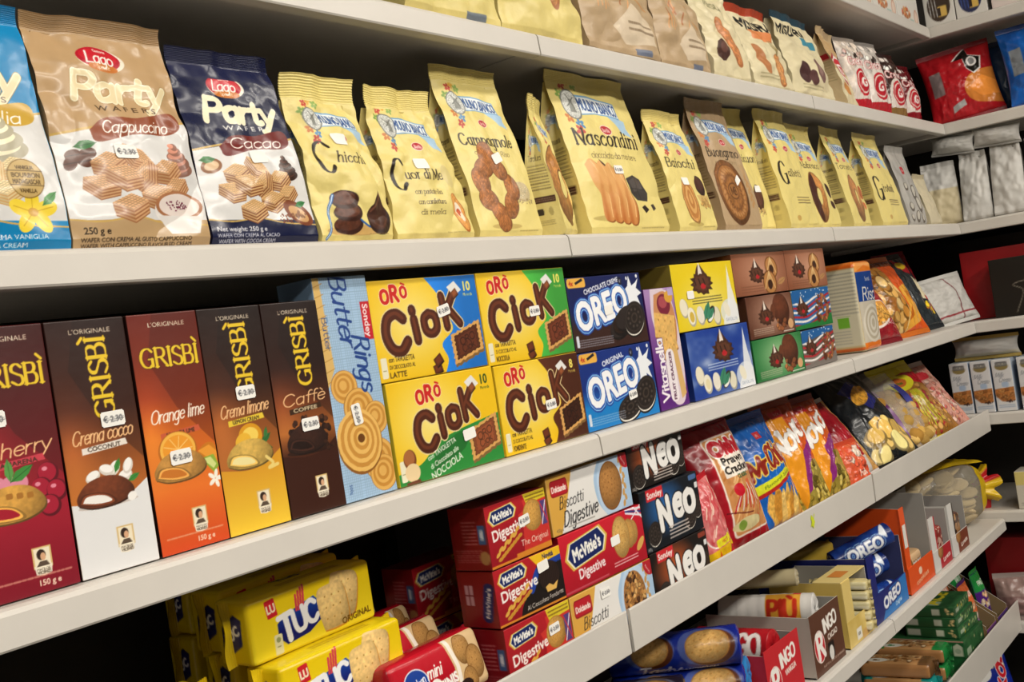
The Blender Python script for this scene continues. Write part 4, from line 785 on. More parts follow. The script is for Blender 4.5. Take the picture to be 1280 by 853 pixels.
def ciok(nx, ny, right, choc, flav, num, h=124., w=200., low=None, lines=('con TAVOLETTA', 'DI CIOCCOLATO AL')):
    a = Art(w, h, nx, ny, '#f1cf2c'); a.fill(lambda X, Y: mix('#f6e48a', '#eec11c', np.clip(np.hypot((X - 70) / 90, (Y - 70) / 70), 0, 1)))
    if low is None:
        a.poly(np.vstack([smooth(np.array([(w * .50, h), (w * .60, h * .82), (w * .66, h * .62), (w * .70, h * .44), (w * .58, h * .30), (w * .62, h * .14), (w * .58, 0)]), 5), [(w, 0), (w, h)]]), lambda X, Y: mix(np.clip(hx(right) * 1.25, 0, 1), right, np.clip((X - w * .55) / 60, 0, 1)))
        cx, cy, kk = w * .385, h * .575, .92
    else:
        a.poly(np.vstack([smooth(np.array([(0, h * .12), (w * .2, h * .17), (w * .38, h * .34), (w * .6, h * .42), (w, h * .50)]), 6), [(w, 0), (0, 0)]]), low); cx, cy, kk = w * .44, h * .56, .9
        a.poly(smooth(np.array([(w * .30, h * .06), (w * .36, h * .26), (w * .62, h * .40), (w * .62, h * .22), (w * .30, h * .06)]), 5), hx(low) * .8)
    ox, oy = (w * .22, h * .86) if low is None else (w * .36, h * .84)
    a.pen('O', ox - 19 * kk, oy - 3, 17 * kk, '#c8231e', 2.5, 2.2, out=[(.8, '#f8e9c0')]); a.pen('R', ox - 1 * kk, oy, 20 * kk, '#c8231e', 2.3, 2.0, out=[(.8, '#f8e9c0')]); a.pen('O', ox + 17 * kk, oy + 1, 14 * kk, '#c8231e', 2.6, 2.2, out=[(.8, '#f8e9c0')]); a.line([(ox + 15 * kk, oy + 13 * kk), (ox + 21 * kk, oy + 11 * kk)], 2.5, '#c8231e')
    ch = '#4e2414'
    LT = (('C', .185, .47, 46), ('i', .355, .54, 42), ('o', .495, .585, 41), ('K', .70, .64, 40)) if low is None else (('C', .285, .47, 42), ('i', .43, .55, 38), ('o', .55, .61, 38), ('K', .71, .66, 36))
    for t_, x, y, s_ in LT: a.pen(t_, w * x, h * y, s_, ch, 2.7, 2.3, out=[(1.5, '#e8d29a')], ang=.10, sx=1.12)
    for t_, x, y, s_ in LT: a.pen(t_, w * x - .5, h * y + 1, s_, '#6a341e', .9, .7, ang=.10, sx=1.12)
    ciokbis(a, w * .825, h * .285, 23, .40, choc)
    a.rrect(4, 5, 14, 30, 2, '#e9e4c8'); a.rect(6, 14, 12, 15, '#9a8f5a')
    if low is None:
        a.txt(lines[0], 40, 27, 9, '#3a2412', wid=44, bold=.12); a.txt(lines[1], 40, 17.5, 7, '#3a2412', wid=44, bold=.05); a.txt(flav, 31, 8, 10, '#3a2412', wid=28, bold=.15); square_choc(a, w * .50, 15, 13, '#5a2c18', 2, len(flav))
        pass
    else:
        for k, q in enumerate(lines + (flav,)): a.txt(q, w * .40 + k * 3, h * .27 - k * 11, 9 if k < 2 else 13, '#f4f2e6', ang=.28, wid=56 if k < 2 else 62, bold=.12)
        a.ell(22, 30, 11, 12, '#7a4420'); a.ell(21, 32, 9, 9.5, '#a8683a'); a.ell(24, 14, 13, 11, '#e9cfa0'); square_choc(a, 30, 7, 20, '#6a3a22', 1, 3)
    a.txt(num, w * .90, h * .88, 17, '#f4e36a' if low is None else '#2a4a1e', bold=.5); a.txt('Merende', w * .9, h * .79, 6, '#f4e36a' if low is None else '#2a4a1e', wid=18)
    a.poly([(w * .70, h * .88), (w * .78, h * .94), (w * .84, h * .84), (w * .76, h * .78)], '#e4e2de'); square_choc(a, w * .74, h * .86, 10, '#7a4426', 1, 2)
    return a
LO, MED = .124, .121
n = lod(1.0, .2, .124)
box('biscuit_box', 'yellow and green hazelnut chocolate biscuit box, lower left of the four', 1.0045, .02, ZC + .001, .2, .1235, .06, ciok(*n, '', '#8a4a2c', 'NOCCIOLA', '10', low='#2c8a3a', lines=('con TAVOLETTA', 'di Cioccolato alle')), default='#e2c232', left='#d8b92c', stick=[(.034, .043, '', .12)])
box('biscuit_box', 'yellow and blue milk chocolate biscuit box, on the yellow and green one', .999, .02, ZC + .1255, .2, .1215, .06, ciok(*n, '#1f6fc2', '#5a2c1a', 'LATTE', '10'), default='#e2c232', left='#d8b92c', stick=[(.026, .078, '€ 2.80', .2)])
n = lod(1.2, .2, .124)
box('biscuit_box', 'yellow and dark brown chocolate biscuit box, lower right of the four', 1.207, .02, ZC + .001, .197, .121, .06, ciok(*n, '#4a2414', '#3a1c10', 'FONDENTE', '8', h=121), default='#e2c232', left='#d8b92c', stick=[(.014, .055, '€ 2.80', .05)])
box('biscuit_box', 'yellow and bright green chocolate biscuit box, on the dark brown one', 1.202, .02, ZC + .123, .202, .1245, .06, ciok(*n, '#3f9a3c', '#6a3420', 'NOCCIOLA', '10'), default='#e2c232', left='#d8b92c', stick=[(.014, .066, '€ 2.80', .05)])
def art_oreo(nx, ny, top, bot, word, drip):
    w, h = 210., 116.; a = Art(w, h, nx, ny); a.fill(vgrad((0, bot), (35, bot), (62, top), (116, top)))
    P = np.array([(w * .70, h * .72), (w * .80, h * .82), (w * .83, h * .97), (w * .86, h * .82), (w * .92, h * .86), (w * .97, h * .92), (w * .92, h * .78), (w * .99, h * .70), (w * .92, h * .66), (w * .96, h * .50), (w * .88, h * .58), (w * .90, h * .44), (w * .82, h * .48), (w * .66, h * .55)]); a.poly(P, '#eef1f6'); a.ell(w * .95, h * .95, 3, 3, '#eef1f6'); a.ell(w * .80, h * .93, 2.4, 3, '#eef1f6')
    for o_, c in ((8.5, '#1d3f9a'), (6.2, '#8fc4ee'), (4.6, '#1546a8'), (1.6, '#1b2f78')):
        a.txt('OREO', w * .41, h * .56, 62, c, ang=.17, bold=o_, wid=w * .68)
    a.txt('OREO', w * .41, h * .565, 62, '#f6f7f9', ang=.17, bold=2.4, wid=w * .68)
    a.txt(word, w * .44, h * .86, 11, '#f2f4f8', ang=.16, wid=w * (.48 if len(word) > 9 else .30), bold=.3); a.ell(w * .70, h * .90, 6, 7, '#223'); a.txt('V', w * .70, h * .90, 8, '#dde')
    a.rrect(2, h * .86, 50, h * .99, 5, '#e8b04a'); a.txt('4x', 12, h * .925, 11, '#b3261e', bold=.3); a.poly([(24, h * .90), (44, h * .95), (42, h * .985), (22, h * .93)], '#20202a')
    if drip: oreo(a, w * .58, h * .19, 36, .2, 18); oreo(a, w * .83, h * .32, 34, .4, 25)
    else:
        for k in range(3): a.ell(w * .62 + k * 9, h * .26 + k * 6, 32, 19, '#15100f', .3); a.ell(w * .62 + k * 9, h * .28 + k * 6, 31, 17, ('#2c2422', '#2a1a12', '#2c2422')[k], .3)
        oreo(a, w * .83, h * .36, 33, .4, 26)
    a.small(10, 6, w * .5, 20, 4, '#b9c4d8', .55, 7); a.rrect(5, 8, 12, 26, 2, '#d5dbe6'); return a
n = lod(1.41, .21, .116)
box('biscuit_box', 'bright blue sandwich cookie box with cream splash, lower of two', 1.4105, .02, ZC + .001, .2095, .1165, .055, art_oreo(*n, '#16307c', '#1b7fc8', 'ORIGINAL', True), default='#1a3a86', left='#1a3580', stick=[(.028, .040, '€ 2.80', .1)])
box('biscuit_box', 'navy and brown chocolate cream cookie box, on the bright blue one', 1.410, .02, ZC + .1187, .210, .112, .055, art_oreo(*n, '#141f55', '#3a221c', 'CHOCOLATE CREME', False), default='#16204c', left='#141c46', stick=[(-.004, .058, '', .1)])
def art_vita(nx, ny):
    w, h = 98., 200.; a = Art(w, h, nx, ny, '#6b2c86'); a.fill(lambda X, Y: mix('#5a2278', '#a884b8', np.clip((Y - 60) / 130, 0, 1)))
    a.poly(np.vstack([smooth(np.array([(20, 200), (14, 150), (30, 96), (34, 40), (52, 6), (84, 10), (96, 60), (98, 120), (84, 184), (60, 200)]), 6)]), '#dccbd6'); a.poly(smooth(np.array([(30, 190), (22, 150), (44, 90), (80, 100), (92, 150), (70, 192), (30, 190)]), 6), '#c98a5a')
    a.ell(58, 172, 22, 18, '#7a2438'); a.ell(56, 176, 14, 10, '#a84a52'); a.ell(78, 184, 14, 10, '#d9a23c'); 
    for y, s_, r in ((136, 34, -.15), (106, 30, .3)):
        P = np.array([(-1, -.6), (1, -.6), (1, .6), (-1, .6)]) * s_ @ np.array([[math.cos(r), math.sin(r)], [-math.sin(r), math.cos(r)]]) + [52, y]; a.poly(P + [1, -3], '#a0662c'); a.poly(P, speck('#e2b466', .12, .2, int(s_)))
        for i in range(3):
            for j in range(2): q = P[0] + (P[1] - P[0]) * (i + .7) / 3.4 + (P[3] - P[0]) * (j + .6) / 2.2; a.ell(q[0], q[1], 2, 2, '#b27a38')
    a.poly([(64, 96), (80, 96), (92, 20), (74, 12)], '#d9b06c')
    a.pen('Vitasnella', 22, 66, 22, '#f6f0f4', 1.5, 1.1, ang=math.pi / 2, wid=104, out=[(1.2, '#5a2278')]); a.rrect(38, 10, 66, 98, 12, '#efe6ea'); a.txt('FRUIT CRACKER', 52, 54, 12, '#5a2a4a', ang=math.pi / 2, wid=80, bold=.4); a.rect(78, 186, 96, 198, '#b9a7d0'); return a
n = lod(1.57, .1, .2)
box('biscuit_box', 'purple fruit cracker carton standing between blue cookie boxes and egg boxes', 1.5685, .02, ZC + .001, .097, .2005, .05, art_vita(int(n[0] * 1.2), n[1]), default='#5a2278', left='#4a1c66')
def splat(a, x, y, s, A=None):   # brown blot emblem with a pale point and a red mark
    a.poly(smooth(np.array([(x - s * .5, y + s * .3), (x - s * .3, y + s * .9), (x, y + s * 1.25), (x + s * .3, y + s * .9), (x + s * .55, y + s * .3), (x - s * .5, y + s * .3)]), 5), '#4a2c20'); a.poly([(x - s * .22, y + s * .2), (x - s * .12, y + s * .9), (x, y + s * 1.5), (x + s * .14, y + s * .9), (x + s * .26, y + s * .2)], '#e9ddd0')
    r = random.Random(5); P = [(x + s * k * math.cos(t), y + s * .78 * k * math.sin(t) - s * .1) for t, k in [(i * .2618, (1.0, .8)[i % 2] + r.uniform(-.1, .1)) for i in range(24)]]; a.poly(np.array(P) + [1, -1], '#1f120c'); a.poly(P, '#4a2a1c'); a.poly((np.array(P) - [x, y]) * .75 + [x, y], '#5e3826'); a.ell(x + s * .12, y - s * .28, s * .24, s * .2, '#b8222a')
    for k in range(3): a.line([(x - s * .6 + k * .4 * s, y + .25 * s), (x - s * .5 + k * .4 * s, y - .15 * s)], s * .1, '#2c1812')
def eggbox(nx, ny, w, h, bgf, kind, tx, sp=(.44, .56), ss=.18, small=True):
    W0 = w; w = w * .62   # drawn narrow, then stretched to the true face
    a = Art(w, h, nx, ny); a.fill(lambda X, Y: bgf(X * W0 / w, Y))
    if kind == 'milk':
        a.ell(w * .85, h * .2, w * .16, h * .2, '#dfe6ee', al=.8); a.poly(smooth(np.array([(w * .90, h * .95), (w * .93, h * .6), (w * .97, h * .35), (w * .99, 0), (w * .72, 0), (w * .82, h * .3), (w * .86, h * .6), (w * .90, h * .95)]), 5), '#eef0f2', .9); a.ell(w * .80, h * .24, w * .05, h * .12, '#efe9d2', .3)
        for x, y, c in ((.12, .34, '#ece4cc'), (.22, .2, '#f0ead6'), (.36, .2, '#ece6d6'), (.62, .16, '#e6e0c8')): a.ell(w * x, h * y, w * .062, h * .145, hx(c) * .75, .1); a.ell(w * x - 1, h * y + 2, w * .055, h * .13, c, .1)
        a.ell(w * .22, h * .2, w * .035, h * .08, '#d9b84a' if tx else '#e8dcb0', .1); a.ell(w * .52, h * .2, w * .055, h * .14, '#3a2a22', -.5); a.ell(w * .515, h * .18, w * .045, h * .10, '#f2efe8', -.5); leaf(a, w * .42, h * .12, h * .3, 1.2, '#3f8a6a'); leaf(a, w * .46, h * .12, h * .24, .9, '#3f8a6a')
        a.txt('GEFÜLLTE', w * .86, h * .08, h * .07, '#8fa0b4', wid=w * .2)
        a.small(w * .26, h * .37, w * .74, h * .49, 3, '#4a4630' if tx else '#c8d4e6', .8, 3)
    elif kind == 'nut':
        for x, y, r in ((.70, .62, .22), (.64, .26, .24)):
            a.ell(w * x, h * y, h * r, h * r * 1.25, '#7a4a22', .2); a.ell(w * x, h * y, h * r * .85, h * r * 1.1, '#b9814a', .2)
            for k in range(4): a.line([(w * x + h * r * (.5 * k - .8), h * y - h * r * .6), (w * x, h * y + h * r * 1.1)], 2, '#e0bd84')
            a.ell(w * x, h * y - h * r * .2, h * r * .35, h * r * .5, '#3f2214')
        leaf(a, w * .78, h * .2, w * .2, .4, '#b98a58'); a.small(w * .1, h * .06, w * .5, h * .24, 3, '#7a4a34', .7, 6)
    elif kind == 'egg':
        a.ell(w * .72, h * .6, h * .30, h * .40, '#4a2416', .1); a.ell(w * .71, h * .63, h * .27, h * .36, speck('#6e3a24', .2, .15, 2, .4, w * .69, h * .75, h * .42), .1); bumps(a, w * .72, h * .26, w * .16, h * .16, '#8a5030', 14, .28, 5, ('#8a5030', '#4a2416', '#a86a3e')); a.ell(w * .52, h * .55, h * .09, h * .22, '#6a3a24', -.2); a.ell(w * .9, h * .22, h * .1, h * .12, '#d9a878'); a.small(w * .08, h * .06, w * .5, h * .24, 4, '#cdb9a6', .7, 6); a.small(w * .72, h * .03, w * .97, h * .09, 1, '#efe6dc', .9, 2)
    elif kind == 'flag':
        for k in range(6): P = np.array([(0, h * (.12 + k * .11)), (w * .3, h * (.08 + k * .11)), (w * .6, h * (.2 + k * .115)), (w, h * (.34 + k * .12))]); a.line(smooth(P, 6), h * .055, ('#b3252e', '#efe8e4')[k % 2])
        a.poly([(0, h), (w, h), (w, h * .86), (w * .5, h * .78), (0, h * .66)], '#1f5f9e'); r = random.Random(3)
        for k in range(16): a.ell(r.uniform(0, w), r.uniform(h * .82, h), 1.4, 1.4, '#e8eef4')
        a.poly([(0, 0), (w, 0), (w, h * .30), (w * .5, h * .14), (0, h * .10)], tx or '#1f7a34'); bumps(a, w * .74, h * .48, w * .2, h * .34, '#8a5230', 34, .22, 8, ('#8a5230', '#6e3c22', '#a86c40')); a.ell(w * .62, h * .2, 6, 8, '#5a2c18')
    if kind == 'flag': splat(a, w * .22, h * .52, h * .24)
    else: splat(a, w * sp[0], h * sp[1], h * (ss + .04))
    a.w = W0; return a
n = lod(1.74, .235, .117)
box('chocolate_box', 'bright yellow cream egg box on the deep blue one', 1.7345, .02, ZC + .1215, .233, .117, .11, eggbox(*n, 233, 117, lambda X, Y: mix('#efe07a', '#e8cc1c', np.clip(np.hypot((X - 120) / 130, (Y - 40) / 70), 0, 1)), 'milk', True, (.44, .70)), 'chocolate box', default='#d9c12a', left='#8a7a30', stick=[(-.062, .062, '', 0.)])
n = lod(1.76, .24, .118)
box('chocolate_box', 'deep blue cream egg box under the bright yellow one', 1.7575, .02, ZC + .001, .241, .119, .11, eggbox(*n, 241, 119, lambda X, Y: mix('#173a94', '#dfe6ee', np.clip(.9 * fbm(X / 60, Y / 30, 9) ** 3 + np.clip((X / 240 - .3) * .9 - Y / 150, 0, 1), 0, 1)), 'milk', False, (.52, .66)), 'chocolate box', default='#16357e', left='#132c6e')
brn = lambda c, d: (lambda X, Y: mix(d, c, np.clip(np.hypot((X - 120) / 140, (Y - 45) / 60), 0, 1)))
def egg(x0, x1, z, h, art, lb, dflt): return box('chocolate_box', lb, (x0 + x1) / 2, .02, ZC + z, x1 - x0, h, .10, art, 'chocolate box', default=dflt, left=dflt)
n = lod(2.0, .22, .082)
egg(1.886, 2.117, .001, .081, eggbox(*n, 231, 81, brn('#1f6e34', '#a9cf9a'), 'egg', None, (.40, .46), .22), 'green chocolate egg box at the bottom of the six stacked boxes', '#1c5f2e')
egg(2.1185, 2.295, .001, .0795, eggbox(*lod(2.2, .18, .08), 176, 80, lambda X, Y: mix('#8a8078', '#4a3f3a', np.clip(Y / 80, 0, 1)), 'flag', '#7a726c'), 'striped flag box with grey foot, bottom right of the six stacked boxes', '#4a3f3a')
egg(1.886, 2.098, .0835, .0815, eggbox(*n, 212, 82, brn('#5a3222', '#c9a08a'), 'egg', None, (.36, .5), .22), 'dark brown chocolate egg box, middle left of the six stacked boxes', '#4a281c')
egg(2.0995, 2.302, .083, .0825, eggbox(*lod(2.2, .2, .08), 202, 82, lambda X, Y: X[..., None] * 0 + hx('#2a6aa8'), 'flag', '#1f7a34'), 'striped flag box with green foot, middle right of the six stacked boxes', '#1f5f3a')
egg(1.853, 2.094, .1675, .0815, eggbox(*n, 241, 82, brn('#8a5238', '#c9967a'), 'nut', None, (.40, .5), .22), 'light brown nut chocolate box, top left of the six stacked boxes', '#7a4832')
egg(2.0955, 2.306, .1672, .0825, eggbox(*lod(2.2, .21, .08), 210, 82, brn('#8a5238', '#c9967a'), 'nut', None, (.28, .5), .22), 'light brown nut chocolate box, top right of the six stacked boxes', '#7a4832')
# rice cakes and bags at the end of shelf C
def art_riceside(nx, ny):
    w, h = 130., 190.; a = Art(w, h, nx, ny, '#d8c79a'); a.fill(lambda X, Y: mix('#cdb887', '#b79b62', (np.sin(Y / 3.2) > .3) * .6)); a.rect(34, 14, 128, 176, '#d9d0b4'); a.small(40, 80, 124, 172, 12, '#8a867c', .45, 4); a.small(40, 18, 100, 50, 5, '#9a968c', .45, 5); a.rect(74, 54, 100, 76, '#7ab83a'); a.rect(70, 78, 104, 79, '#5a9a2a'); a.rect(0, 0, 130, 10, '#d9671e'); a.rect(0, 178, 130, 190, '#d9671e'); return a
def art_ricefront(nx, ny):
    w, h = 115., 215.; a = Art(w, h, nx, ny, '#c7beac'); a.rect(0, 0, w, 20, '#e0731e'); a.rect(0, 118, w, 190, '#1a3f86'); a.rect(0, 190, w, 215, '#e07a22'); a.poly([(0, 190), (60, 205), (115, 196), (115, 215), (0, 215)], '#e89a4a')
    a.pen('Riso', 64, 136, 30, '#e9e4d8', 1.1, .8, shear=.2, wid=90); a.txt('Scotti', 66, 172, 15, '#e9e4d8')
    for k in range(6): a.ell(62, 64, 56 - k * 9, 46 - k * 7, ('#d9d2c2', '#b9ae98')[k % 2])
    return a
n = lod(2.53, .115, .2)
box('rice_cake_pack', 'block pack with white nutrition label and orange ends, beside the six stacked boxes', 2.537, .02, ZC + .001, .110, .212, .135, art_ricefront(*n), 'rice cakes', left=art_riceside(60, 110), top='#d9772a', default='#cdbb92', r=.012, bulge=.004, m='film', part='wrapper')
def snackart(nx, ny, w, h, kind):
    a = Art(w, h, nx, ny)
    if kind == 'red':
        a.fill(lambda X, Y: mix('#7a1420', '#b3202c', fbm(X / 20, Y / 25, 3))); a.ell(w * .4, h * .42, w * .44, h * .22, '#efe3da', .3); a.ell(w * .4, h * .43, w * .40, h * .19, '#d9923a', .3); bumps(a, w * .4, h * .43, w * .33, h * .15, '#e2a84c', 30, .2, 4); a.poly([(0, h * .7), (w, h * .9), (w, h), (0, h)], '#c03040'); a.txt('SNACK', w * .6, h * .24, 14, '#e8d6d0', wid=w * .5)
    elif kind == 'chip':
        a.fill(lambda X, Y: mix('#c98a3a', '#7a4418', fbm(X / 18, Y / 18, 6))); bumps(a, w * .35, h * .45, w * .45, h * .42, '#d9a85a', 70, .20, 6, ('#d9a85a', '#b97f34', '#e6c27e', '#8f5a22')); a.poly([(w * .5, h), (w, h), (w, 0), (w * .45, 0), (w * .62, h * .3), (w * .52, h * .62)], '#d8571c')
        a.poly([(w * .42, 0), (w * .66, h * .32), (w * .60, h * .55), (w * .9, h * .62), (w, h * .3), (w * .9, h * .1)], '#e8a83c'); a.poly([(w * .5, h * .1), (w * .72, h * .3), (w * .66, h * .16)], '#b9631c'); a.poly([(w * .7, h * .5), (w * .95, h * .5), (w * .85, h * .3)], '#c97a22'); a.line([(w * .40, 0), (w * .6, h * .3), (w * .45, h * .7)], 5, '#e0c07a', True); a.txt('50 g', w * .78, h * .1, 12, '#f0d8b8'); a.rect(0, h * .9, w, h, '#7a3a18')
    elif kind == 'black':
        a.fill(lambda X, Y: mix('#20262a', '#3a4246', fbm(X / 22, Y / 22, 2))); a.poly([(w * .55, h), (w * .9, h * .86), (w * .82, h * .7), (w * .5, h * .82)], '#b3202c'); a.ell(w * .68, h * .86, w * .16, h * .06, '#e2c02c'); a.poly([(w * .72, h * .68), (w, h * .6), (w, h * .3), (w * .66, h * .34)], '#e4d8b4'); bumps(a, w * .84, h * .26, w * .16, h * .12, '#d9862a', 16, .35, 3, ('#d9862a', '#b3202c', '#e2c02c'))
    elif kind == 'redyel':
        a.fill(lambda X, Y: mix('#a81c28', '#7a101c', fbm(X / 22, Y / 30, 2))); a.rect(0, 0, w, h * .62, '#e2d4b4'); bumps(a, w * .5, h * .2, w * .4, h * .14, '#d9862a', 26, .22, 3, ('#d9862a', '#b3202c', '#e2c02c')); a.ell(w * .5, h * .8, w * .3, h * .1, '#e2c02c'); a.txt('NUTS', w * .5, h * .8, 20, '#b3202c', bold=.5)
    elif kind == 'white':
        a.fill(lambda X, Y: mix('#cfcdc8', '#b3b1ac', fbm(X / 22, Y / 22, 2))); a.line([(w * .7, 0), (w * .72, h * .6), (w * .6, h)], 4, '#6a1c22'); a.line([(0, h * .1), (w, h * .14)], 5, '#8a1c26')
    return a
def pb(name, lb, x, y, z, w, h, t, kind, backc, **k):
    n = lod(x, w, h); f = k.pop('artf', snackart); return pillow_bag(name, lb, x, y, z, w, h, t, f(*n, w * 1000, h * 1000, kind), backc, k.pop('sealc', backc), **k)
pb('snack_bag', 'dark red snack bag low beside the block pack with the nutrition label', 2.715, .045, ZC + .001, .15, .15, .06, 'red', '#7a1420', rx=-.42, rz=-.15, ry=.0, seed=3, seal=.012)
pb('snack_bag', 'orange bag with golden chips, tall and tilted, left of the black bag', 2.925, .058, ZC + .001, .21, .215, .07, 'chip', '#b35a1c', rx=-.42, rz=-.22, ry=-.02, seed=8, wr=.005, sealc='#c96a22')
pb('snack_bag', 'black snack bag with red and yellow badge, leaning', 3.130, .070, ZC + .001, .16, .225, .06, 'black', '#20262a', rx=-.45, rz=-.28, ry=-.04, seed=12, wr=.005)
pb('snack_bag', 'red topped bag with cream window, behind the black bag', 3.262, .125, ZC + .001, .15, .225, .05, 'redyel', '#7a101c', rx=-.35, rz=-.35, ry=-.03, seed=14)
pb('snack_bag', 'crumpled white foil bag with a dark red stripe, at the corner', 3.295, .045, ZC + .001, .19, .135, .05, 'white', '#b9b7b2', rx=-.35, rz=-.6, ry=-.1, seed=16, wr=.007, m='foil', sealc='#c4c2bd', seal=.01)
# ------------------------------------------------------------------ shelf D: crackers, digestive boxes, crisps
def tuc_badge(a, x, y, s):
    P = [(-.95, -.45), (-.62, -.85), (.35, -.70), (.95, -.30), (.95, .45), (.70, .80), (-.55, .45), (-.95, .15)]; P = np.array(P) * [s, s * .78] + [x, y]
    a.poly((P - [x, y]) * 1.06 + [x, y], '#e8d23a'); a.poly(P, lambda X, Y: mix('#12186a', '#1c56b4', np.clip((Y - y) / s + .2, 0, 1)))
    for k in range(4): a.line([(x - .1 * s + k * .1 * s, y + .35 * s), (x - .05 * s + k * .13 * s, y + (.85 + .1 * k) * s)], s * .09, '#d0414c')
    for t_, dx, sz in (('T', -.55, 1.0), ('U', -.02, .85), ('C', .52, .85)): a.pen(t_, x + dx * s, y + dx * .22 * s + .02 * s, sz * s * .86, '#f3f3f5', 2.1, 1.8, ang=.16)
def art_tuc(nx, ny, w=184., h=72.):
    a = Art(w, h, nx, ny, '#f0d414'); a.fill(lambda X, Y: mix('#f6df2a', '#e3c20c', np.clip(Y / 72, 0, 1)))
    a.rrect(24, 46, 38, 66, 1.5, '#c8222c', ang=.12); a.txt('LU', 31, 56, 13, '#f6e9c8', ang=.12, bold=.5, wid=11); tuc_badge(a, 68, 33, 33)
    for x, y, s_, r in ((118, 44, 26, -.25), (100, 34, 26, .1)):
        P = np.array([(-.72, -.9), (0, -1.0), (.72, -.9), (.86, 0), (.72, .9), (0, 1.0), (-.72, .9), (-.86, 0)]) * s_ @ np.array([[math.cos(r), math.sin(r)], [-math.sin(r), math.cos(r)]]) + [x + 18, y]
        Q = smooth(np.vstack([P, P[:1]]), 5); a.poly(Q + [1.2, -2], '#d08a2a'); a.poly(Q, speck('#ffd88c', .12, .3, int(x), .2, x + 14, y + 8, s_ * 1.1))
        for i in range(3):
            for j in range(3): a.ell(x + 18 + (i - 1) * s_ * .42, y + (j - 1) * s_ * .5, 1.1, 1.1, '#b98a3e')
    a.txt('ORIGINAL', 152, 13, 10.5, '#6a4a12', ang=.05, wid=46, bold=.3); a.rrect(30, 3, 41, 26, 2, '#e8e2b4'); a.ell(35.5, 20, 3, 3, '#9aa06a'); a.rect(33, 12, 38, 13, '#8a8a5a'); return a
def art_tucside(nx, ny, w=60., h=72.):
    a = Art(w, h, nx, ny, '#e3c410'); a.poly(np.array([(12, 20), (24, 12), (46, 24), (48, 52), (36, 58), (14, 44)]), '#141c66'); a.txt('TUC', 30, 36, 16, '#eceaf0', ang=.5, wid=26, bold=.8); return a
def art_tuctop(nx, ny): a = Art(184, 60, nx, ny, '#ead01a'); a.small(60, 14, 150, 26, 2, '#8a6a12', .8, 4); a.txt('TUC', 90, 42, 16, '#1a2470', wid=34, bold=.6); return a
def tuc(x, y, z, lb, rz=0., ry=0., full=True):
    n = lod(x, .184, .072)
    return flow_pack('cracker_pack', lb, x, y, z, .191, .072, .058, art_tuc(*n), '#d8b80e', 'crackers', art_tucside(40, 56), art_tuctop(60, 20), rz, 0, ry, 'yellow cracker packs', '#dcbc12', r=.006, fin=.014)
TZ = ZD + .0015
tuc(.815, .098, TZ + .1468, 'topmost yellow cracker pack with navy badge, fully in view', .02)
tuc(.823, .068, TZ + .0736, 'yellow cracker pack under the topmost one, cut by the bottom edge', .02)
tuc(.833, .052, TZ, 'yellow cracker pack at the very bottom of the stack', .02)
tuc(.575, .120, TZ + .0736, 'yellow cracker pack left of the stack, peeping over the bottom edge', -.12)
tuc(.60, .110, TZ, 'yellow cracker pack left of the stack, lowest', -.05)
tuc(.895, .315, TZ + .1468, 'shaded yellow cracker pack at the back with its end turned out', -.06)
tuc(.89, .312, TZ + .0736, 'shaded yellow cracker pack at the back, middle of that stack', -.03)
tuc(.885, .310, TZ, 'shaded yellow cracker pack at the back, bottom of that stack', -.03)
tuc(.845, .185, TZ + .1475, 'dim yellow cracker pack between the topmost one and the back stack', .03)
tuc(.85, .180, TZ + .0736, 'dim yellow cracker pack second in the middle stack', .02)
tuc(.852, .176, TZ, 'dim yellow cracker pack lowest in the middle stack', .0)
